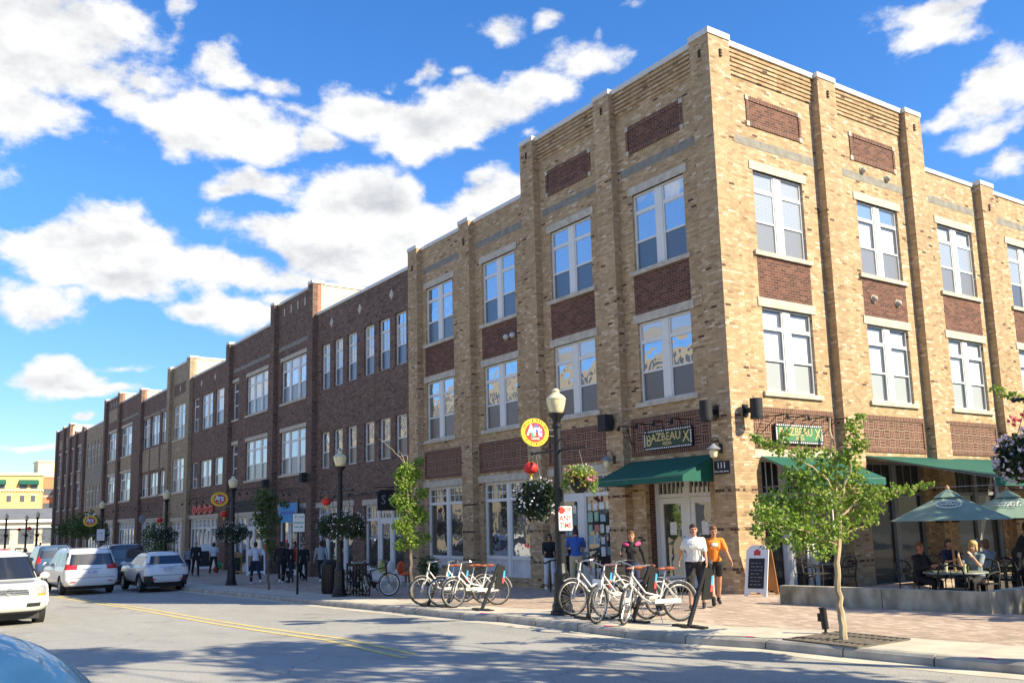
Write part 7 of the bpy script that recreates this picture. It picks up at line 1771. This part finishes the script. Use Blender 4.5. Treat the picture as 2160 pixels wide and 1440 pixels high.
# ------------------------------------------------------------ vehicles
def paint(n, c, rough=.25): M[n] = mat(n, c, rough, var=.03, scale=2, coat=.8); return M[n]
paint('car_white', (.72, .72, .70)); paint('car_cream', (.70, .70, .62)); paint('car_dark', (.02, .022, .03)); paint('car_silver', (.42, .44, .47)); paint('car_blue', (.05, .09, .16)); paint('car_red', (.35, .02, .03))
M['carglass'] = glass('car_window_glass', (.008, .010, .014), .03, .02, .002); M['tyre'] = mat('tyre_rubber', (.018, .018, .018), .85, var=.2, scale=9); M['alloy'] = mat('alloy_wheel', (.45, .46, .48), .3, metal=.8, var=.1); M['trim'] = mat('black_plastic_trim', (.03, .03, .032), .6, var=.1)
M['tail'] = mat('red_tail_lamp', (.55, .02, .025), .15, var=.2, scale=30, coat=.6); M['headlamp'] = mat('clear_headlamp', (.55, .56, .55), .12, metal=.4, var=.3, scale=25, coat=.8); M['amber'] = mat('amber_lens', (.8, .3, .02), .2, coat=.6); M['plate'] = mat('number_plate', (.62, .66, .72), .4)
def smoothstep(t): t = max(0, min(1, t)); return t * t * (3 - 2 * t)
def car(loc, rz, label, spec, group=None):
    t = thing('parked_car', loc, rz, label, 'car', group)
    L_, Wd, H_ = spec['L'], spec['W'], spec['H']
    prof = spec['prof']        # (z, rear y, front y, half width, corner radius rear, corner radius front)
    rows = []; zs = []
    NZ = spec.get('nz', 46)
    for i in range(len(prof) - 1):
        a, b = prof[i], prof[i + 1]; n = max(1, int(round((max(abs(b[0] - a[0]), abs(b[1] - a[1]) * .5, abs(b[2] - a[2]) * .5)) / .055)))
        for k in range(n): rows.append([a[j] + (b[j] - a[j]) * k / n for j in range(6)])
    rows.append(list(prof[-1]))
    NS, NC, NE = 44, 7, 14
    def outline(z, yr, yf, hw, rr, rf):
        pts = []
        def seg(p0, p1, n):
            for k in range(n): pts.append(p0.lerp(p1, k / n))
        def corner(cx, cy, r, a0, n):
            for k in range(n): a = R(a0 + 90 * k / n); pts.append(Vector((cx + r * math.cos(a), cy + r * math.sin(a))))
        rr = min(rr, hw - .05); rf = min(rf, hw - .05)
        cr_, cf = (lambda x: yr + spec.get('bow_r', .05) * (abs(x) / hw) ** 2), (lambda x: yf - spec.get('bow_f', .10) * (abs(x) / hw) ** 2)
        # right side rear->front, front right corner, front edge, ...
        seg(Vector((hw, yr + rr)), Vector((hw, yf - rf)), NS); corner(hw - rf, yf - rf, rf, 0, NC)
        seg(Vector((hw - rf, yf)), Vector((-hw + rf, yf)), NE); corner(-hw + rf, yf - rf, rf, 90, NC)
        seg(Vector((-hw, yf - rf)), Vector((-hw, yr + rr)), NS); corner(-hw + rr, yr + rr, rr, 180, NC)
        seg(Vector((-hw + rr, yr)), Vector((hw - rr, yr)), NE); corner(hw - rr, yr + rr, rr, 270, NC)
        return pts
    V = []; 
    for r_ in rows:
        for p_ in outline(*r_):
            y = p_.y; 
            w_ = (abs(p_.x) / max(r_[3], .01))
            if y > r_[2] - .5: y -= spec.get('bow_f', .1) * w_ ** 3 * (1 if y > r_[2] - .3 else .3)
            if y < r_[1] + .4: y += spec.get('bow_r', .05) * w_ ** 3
            V.append((p_.x, y, r_[0]))
    n = 2 * NS + 4 * NC + 2 * NE
    groups = {}
    wheels = spec['wheels']; wr_ = spec['wr']
    for i in range(len(rows) - 1):
        for k in range(n):
            a = i * n + k; b = i * n + (k + 1) % n; c = (i + 1) * n + (k + 1) % n; d = (i + 1) * n + k
            cx = sum(V[q][0] for q in (a, b, c, d)) / 4; cy = sum(V[q][1] for q in (a, b, c, d)) / 4; cz = sum(V[q][2] for q in (a, b, c, d)) / 4
            sec = 'R' if k < NS else 'F' if k < NS + 2 * NC + NE else 'L' if k < 2 * NS + 2 * NC + NE else 'B'
            hw = rows[i][3]
            side = abs(cx) > hw * .93
            g = None
            if side and any((cy - wy) ** 2 + (cz - wr_) ** 2 < (wr_ + .045) ** 2 for wy in wheels): continue
            g = spec['tag'](sec, cx, cy, cz, hw, k, rows[i]) or 'body'
            groups.setdefault(g, []).append((a, b, c, d))
    top = (len(rows) - 1) * n; groups['body'].append(tuple(top + k for k in range(n)))
    mats = dict(body=spec['paint'], glass='carglass', tail='tail', headlamp='headlamp', trim='trim', amber='amber', grille='alloy', dark='trim')
    names = dict(body='body', glass='windows', tail='tail_lamps', headlamp='headlamps', trim='lower_trim', amber='indicator', grille='grille', dark='dark_trim')
    bodyobj = None
    for g in sorted(groups, key=lambda q: q != 'body'):
        fs = groups[g]; used = sorted({q for f in fs for q in f}); ix = {q: i for i, q in enumerate(used)}
        me = bpy.data.meshes.new(names[g]); me.from_pydata([V[q] for q in used], [], [tuple(ix[q] for q in f) for f in fs]); me.polygons.foreach_set('use_smooth', [True] * len(me.polygons)); me.update()
        try: me.set_sharp_from_angle(angle=R(38))
        except Exception: pass
        me.materials.append(M[mats[g]]); o = bpy.data.objects.new(names[g], me); COL.objects.link(o); o.parent = t
    # liner so that one cannot look through the arches
    q = MB(); hw = Wd / 2 - .2; q.box(-hw, hw, prof[0][1] + .25, prof[0][2] - .25, .2, spec['belt'] - .08); q.build('underbody', M['trim'], t)
    for wy in wheels:
        for sd in (-1, 1):
            x0 = sd * (Wd / 2 - .22); x1 = sd * (Wd / 2 - .01)
            q = MB(); q.lathe([(wr_ * .66, x0), (wr_ * .93, x0), (wr_, x0 + sd * .02), (wr_, x1 - sd * .03), (wr_ * .93, x1), (wr_ * .66, x1)], (0, wy, wr_), 26, 'x', cap=False); w = q.build('wheel', M['tyre'], t, smooth=True, ang=50)
            q = MB(); q.lathe([(wr_ * .66, x1 - sd * .005), (wr_ * .62, x1 - sd * .03), (wr_ * .60, x1 - sd * .09)], (0, wy, wr_), 26, 'x', cap=False)
            for k in range(5):
                a = 2 * PI * k / 5 + .3
                for dd in (-.16, .16): q.bar((x1 - sd * .035, wy + .05 * math.cos(a), wr_ + .05 * math.sin(a)), (x1 - sd * .03, wy + wr_ * .63 * math.cos(a + dd), wr_ + wr_ * .63 * math.sin(a + dd)), .05, .03)
            q.lathe([(.07, x1 - sd * .03), (.05, x1 - sd * .015)], (0, wy, wr_), 12, 'x'); q.build('rim', M['alloy'], w)
            q = MB(); q.lathe([(wr_ * .62, x1 - sd * .10), (wr_ * .1, x1 - sd * .10)], (0, wy, wr_), 20, 'x'); q.build('brake_disc', M['trim'], w)
            if spec.get('arch'):
                q = MB(); pts = [(sd * (Wd / 2 + .006), wy + (wr_ + .05) * math.cos(R(a)), wr_ + (wr_ + .05) * math.sin(R(a))) for a in range(-15, 196, 14)]; q.tube(pts, .035, 6); q.build('arch_trim', M['trim'], t)
    # shut lines, bright strip and reflectors of the tail
    def arc_y(x): return spec['prof'][2][1] - .004 + spec.get('bow_r', .05) * (abs(x) / (Wd / 2)) ** 3
    for (z, hw_, r_, m_) in ((.66, .84, .006, 'trim'), (1.0, .34, .012, 'chrome')):
        yy = .02 if z > .9 else 0
        q = MB(); q.tube([(x_ * hw_ / 4, arc_y(x_ * hw_ / 4) + yy, z) for x_ in range(-4, 5)], r_, 5); q.build('shut_line' if m_ == 'trim' else 'bright_strip', M[m_], t)
    for sd in (-1, 1): q = MB(); q.box(sd * (Wd / 2 - .32) - .09, sd * (Wd / 2 - .32) + .09, arc_y(Wd / 2 - .32) - .004, arc_y(Wd / 2 - .32) + .02, .50, .53); q.build('reflector', M['tail'], t)
    # mirrors
    for sd in (-1, 1):
        q = MB(); q.ellipsoid((sd * (Wd / 2 + .10), spec['mirror'], spec['belt'] + .08), .12, .07, .09, 12, 8); q.bar((sd * (Wd / 2 - .06), spec['mirror'] + .02, spec['belt'] + .02), (sd * (Wd / 2 + .05), spec['mirror'], spec['belt'] + .05), .04); q.build('mirror', M[spec['paint']], t, smooth=True)
    # handles, plate, wiper
    for sd in (-1, 1):
        for y in spec['handles']: q = MB(); q.box(min(sd * (Wd / 2 - .01), sd * (Wd / 2 + .025)), max(sd * (Wd / 2 - .01), sd * (Wd / 2 + .025)), y - .09, y + .09, spec['belt'] - .14, spec['belt'] - .11); q.build('door_handle', M[spec['paint']], t)
        if spec.get('rails'): q = MB(); q.tube([(sd * (Wd / 2 - .24), spec['rails'][0], H_ - .04), (sd * (Wd / 2 - .24), spec['rails'][0] + .12, H_ + .03), (sd * (Wd / 2 - .24), spec['rails'][1] - .12, H_ + .03), (sd * (Wd / 2 - .24), spec['rails'][1], H_ - .04)], .018, 6); q.build('roof_rail', M['trim'], t)
    for (y, z, sg) in spec['plates']:
        q = MB(); q.box(-.155, .155, min(y, y + sg * .02), max(y, y + sg * .02), z - .08, z + .08); pl = q.build('number_plate', M['plate'], t)
        text_obj('plate_letters', spec.get('ptxt', 'AB 482'), .10, M['signblue'], face_mat((0, y + sg * .021, z), (-sg, 0, 0) if sg > 0 else (1, 0, 0), (0, sg, 0)), pl, .001)
    return t
def suv_prof(L, W, H, belt, hoodz, base=.28, rear_slope=.28, cowl=.0, ws=.9, hood=1.05, tumble=.14, roofr=.12):
    """rounded two-box body, rear at y = 0, front at y = L"""
    w = W / 2
    return [(base, .12, L - .16, w - .12, .25, .35), (base + .10, .04, L - .05, w - .04, .22, .38), (base + .25, .0, L, w, .2, .40), (belt - .25, .02, L - .04, w, .2, .42), (hoodz - .04, .05, L - .12, w - .01, .2, .42), (hoodz + .02, .06, L - .30, w - .03, .2, .4),
            (belt - .002 if belt > hoodz + .03 else hoodz + .04, .07, L - hood, w - .04, .2, .35), (belt + .03, .08, L - hood - .12, w - .05, .2, .3),
            (H - .16, rear_slope, L - hood - ws, w - .04 - tumble, .2, .3), (H - .06, rear_slope + .06, L - hood - ws - .25, w - .10 - tumble, .25, .35), (H - .015, rear_slope + .2, L - hood - ws - .55, w - .25 - tumble, .3, .4), (H, rear_slope + .5, L - hood - ws - .9, w - .5 - tumble, .3, .3)]
def std_tag(belt, H, L, pillars, tail, rglass, head, side0, side1, trim=.42, ws=(0, 0), extra=None):
    def f(sec, x, y, z, hw, k, row):
        if extra:
            e = extra(sec, x, y, z, hw, row)
            if e: return e
        if z < trim: return 'trim'
        if sec in 'LR' or abs(x) > hw * .93:
            if belt + .04 < z < H - .16 and side0(z) < y < side1(z) and not any(abs(y - p_) < .045 for p_ in pillars): return 'glass'
        if sec == 'F' and belt + .03 < z < H - .15 and abs(x) < hw - .07: return 'glass'
        if sec == 'B' and rglass[0] < z < rglass[1] and abs(x) < hw - .13: return 'glass'
        if (sec == 'B' or y < .35) and tail[0] < z < tail[1] and abs(x) > hw - tail[2] and y < tail[3]: return 'tail'
        if (sec == 'F' or y > L - .6) and head[0] < z < head[1] and abs(x) > hw - head[2] and y > L - head[3]: return 'headlamp'
        return None
    return f
# minivan
Lm, Wm, Hm, bm_ = 5.05, 1.98, 1.78, 1.05
mini = dict(L=Lm, W=Wm, H=Hm, belt=bm_, paint='car_white', wr=.35, wheels=(1.05, 4.08), mirror=3.55, handles=(2.35, 2.75), rails=(1.0, 2.9), plates=((.0, .86, -1),), ptxt='AG 3097', bow_r=.07,
            prof=suv_prof(Lm, Wm, Hm, bm_, .98, base=.30, rear_slope=.34, ws=1.0, hood=.85, tumble=.13),
            tag=std_tag(bm_, Hm, Lm, (1.35, 2.42), (.97, 1.17, .46, .42), (1.13, 1.55), (.72, .92, .5, .5), lambda z: .42, lambda z: 3.75 - (z - 1.05) * 1.1, trim=.34))
def put(cx, cy, heading, L): pass
def at_rear(px, py, dz=-.13): return survey(px, py, dz)
mv = survey(172, 1249, -.13)
car(Vector((-24.1, -9.85, zg(-24) - .13)), PI / 2 + R(1.5), 'white minivan with large red tail lamps driving away in the near lane', mini)
# small white hatchback with black arches
Lh, Wh, Hh_ = 4.3, 1.72, 1.56
hatch = dict(L=Lh, W=Wh, H=Hh_, belt=1.0, paint='car_white', wr=.345, wheels=(.95, 3.55), mirror=2.95, handles=(1.75, 2.65), rails=(.9, 2.4), plates=((.02, .92, -1),), ptxt='UV 729', arch=True, bow_r=.06,
             prof=suv_prof(Lh, Wh, Hh_, 1.0, .95, base=.34, rear_slope=.48, ws=.85, hood=1.05, tumble=.16),
             tag=std_tag(1.0, Hh_, Lh, (2.2,), (.95, 1.12, .33, .30), (1.08, 1.42), (.7, .88, .4, .5), lambda z: .62, lambda z: 3.15 - (z - 1.0) * 1.1, trim=.40,
                         extra=lambda sec, x, y, z, hw, row: 'dark' if (sec == 'B' and z < .62 and abs(x) > hw - .30) else ('headlamp' if (y < .30 and .95 < z < 1.10 and abs(x) > hw - .32) else None)))
car(Vector((-22.7, -7.35, zg(-23) - .13)), PI / 2 + R(1.5), 'small white hatchback with black wheel arches parked at the kerb', hatch)
# oncoming cream SUV
Lx, Wx, Hx = 4.8, 1.88, 1.86
def lex_extra(sec, x, y, z, hw, row):
    if sec == 'F' and y > Lx - .3:
        if abs(x) < .46 and .80 < z < 1.0: return 'grille'
        if .52 < z < .60 and .40 < abs(x) < hw - .2: return 'dark'
        if abs(x) > hw - .30 and .78 < z < .84: return 'amber'
    return None
lex = dict(L=Lx, W=Wx, H=Hx, belt=1.12, paint='car_cream', wr=.385, wheels=(.98, 3.80), mirror=3.25, handles=(1.9, 2.8), rails=(.8, 2.6), plates=(), bow_f=.16,
           prof=suv_prof(Lx, Wx, Hx, 1.12, 1.06, base=.36, rear_slope=.2, ws=.72, hood=1.12, tumble=.14),
           tag=std_tag(1.12, Hx, Lx, (1.2, 2.3), (.95, 1.3, .2, .3), (1.2, 1.6), (.80, 1.03, .40, .42), lambda z: .35, lambda z: 3.3 - (z - 1.12) * 1.0, trim=.40, extra=lex_extra))
lx = car(Vector((-15.35, -14.35, zg(-15) - .13)), -PI / 2 + R(3), 'cream white off-road car coming towards the camera at the left edge', lex)
q = MB(); n = 24; q.tube([(.0 + .10 * math.cos(2 * PI * k / n), Lx + .012, .90 + .07 * math.sin(2 * PI * k / n)) for k in range(n)], .010, 5, closed=True); q.tube([(-.05, Lx + .012, .94), (.0, Lx + .012, .87), (.06, Lx + .012, .87), (.06, Lx + .012, .90)], .009, 5)
q.build('bonnet_emblem', M['chrome'], lx)
q = MB()
for z in (.83, .88, .93, .975): q.box(-.45, .45, Lx - .03, Lx + .006, z, z + .018)
q.build('grille_bars', M['chrome'], lx)
# dark cars further on
def simple(spec, paint_, **k): d = dict(spec); d['paint'] = paint_; d.update(k); return d
car(Vector((-30.6, -7.2, zg(-30) - .13)), PI / 2, 'black sport utility car parked beyond the small white hatchback', dict(lex, paint='car_dark', plates=((.02, .95, -1),), ptxt='KD 155'))
car(Vector((-37.5, -9.2, zg(-37) - .13)), PI / 2, 'dark blue sport utility car ahead of the white minivan', dict(lex, paint='car_blue', plates=((.02, .95, -1),), ptxt='RT 901'))
car(Vector((-47.0, -10.3, zg(-47) - .13)), PI / 2, 'silver car with dark rear window far ahead between the cream car and the minivan', dict(hatch, paint='car_silver'))
car(Vector((-33.0, -13.6, zg(-33) - .13)), -PI / 2, 'silver grey car hidden behind the cream off-road car', dict(hatch, paint='car_silver'))
car(Vector((-56.0, -9.9, zg(-56) - .13)), PI / 2, 'dark red car far down the street', dict(hatch, paint='car_red'))
# ------------------------------------------------------------ rounded blue object close to the viewer
def blue_mat():
    m_ = mat('glossy_blue_paint', (.022, .075, .17), .3, var=.35, scale=3.5, coat=.6, bump=.0, dirt=(.014, .048, .11))
    nt = m_.node_tree; N, L = nt.nodes, nt.links; b = [n for n in N if n.type == 'BSDF_PRINCIPLED'][0]
    tc = N.new('ShaderNodeTexCoord'); n = N.new('ShaderNodeTexNoise'); n.inputs['Scale'].default_value = 7; n.inputs['Detail'].default_value = 3; L.new(tc.outputs['Object'], n.inputs['Vector'])
    bp_ = N.new('ShaderNodeBump'); bp_.inputs['Strength'].default_value = .8; bp_.inputs['Distance'].default_value = .03; L.new(n.outputs['Fac'], bp_.inputs['Height']); L.new(bp_.outputs[0], b.inputs['Normal']); L.new(bp_.outputs[0], b.inputs['Coat Normal'])
    return m_
M['blue'] = blue_mat()
d = pix_dir(-118, 1672); c = CAM + d * (2.2 / d.dot(CF))
bt = thing('blue_rounded_object', (c.x, c.y, -.13), 0, 'large glossy blue rounded shape cut off by the lower left corner, close to the camera', 'blue object')
bm2 = bmesh.new(); bmesh.ops.create_icosphere(bm2, subdivisions=5, radius=.385)
from mathutils import noise
for v in bm2.verts:
    k = noise.noise(v.co * 4.0) * .016 + noise.noise(v.co * 11.0) * .006
    v.co += v.co.normalized() * k
    v.co.z += c.z + .13
    if v.co.z < c.z + .10: v.co.x *= 1.03; v.co.y *= 1.03
me = bpy.data.meshes.new('dome'); bm2.to_mesh(me); bm2.free(); me.polygons.foreach_set('use_smooth', [True] * len(me.polygons)); me.materials.append(M['blue']); o = bpy.data.objects.new('dome', me); COL.objects.link(o); o.parent = bt
q = MB(); q.lathe([(.30, 0), (.33, .05), (.34, c.z - .1), (.36, c.z + .1)], n=32); q.build('pedestal', M['blue'], bt, smooth=True)
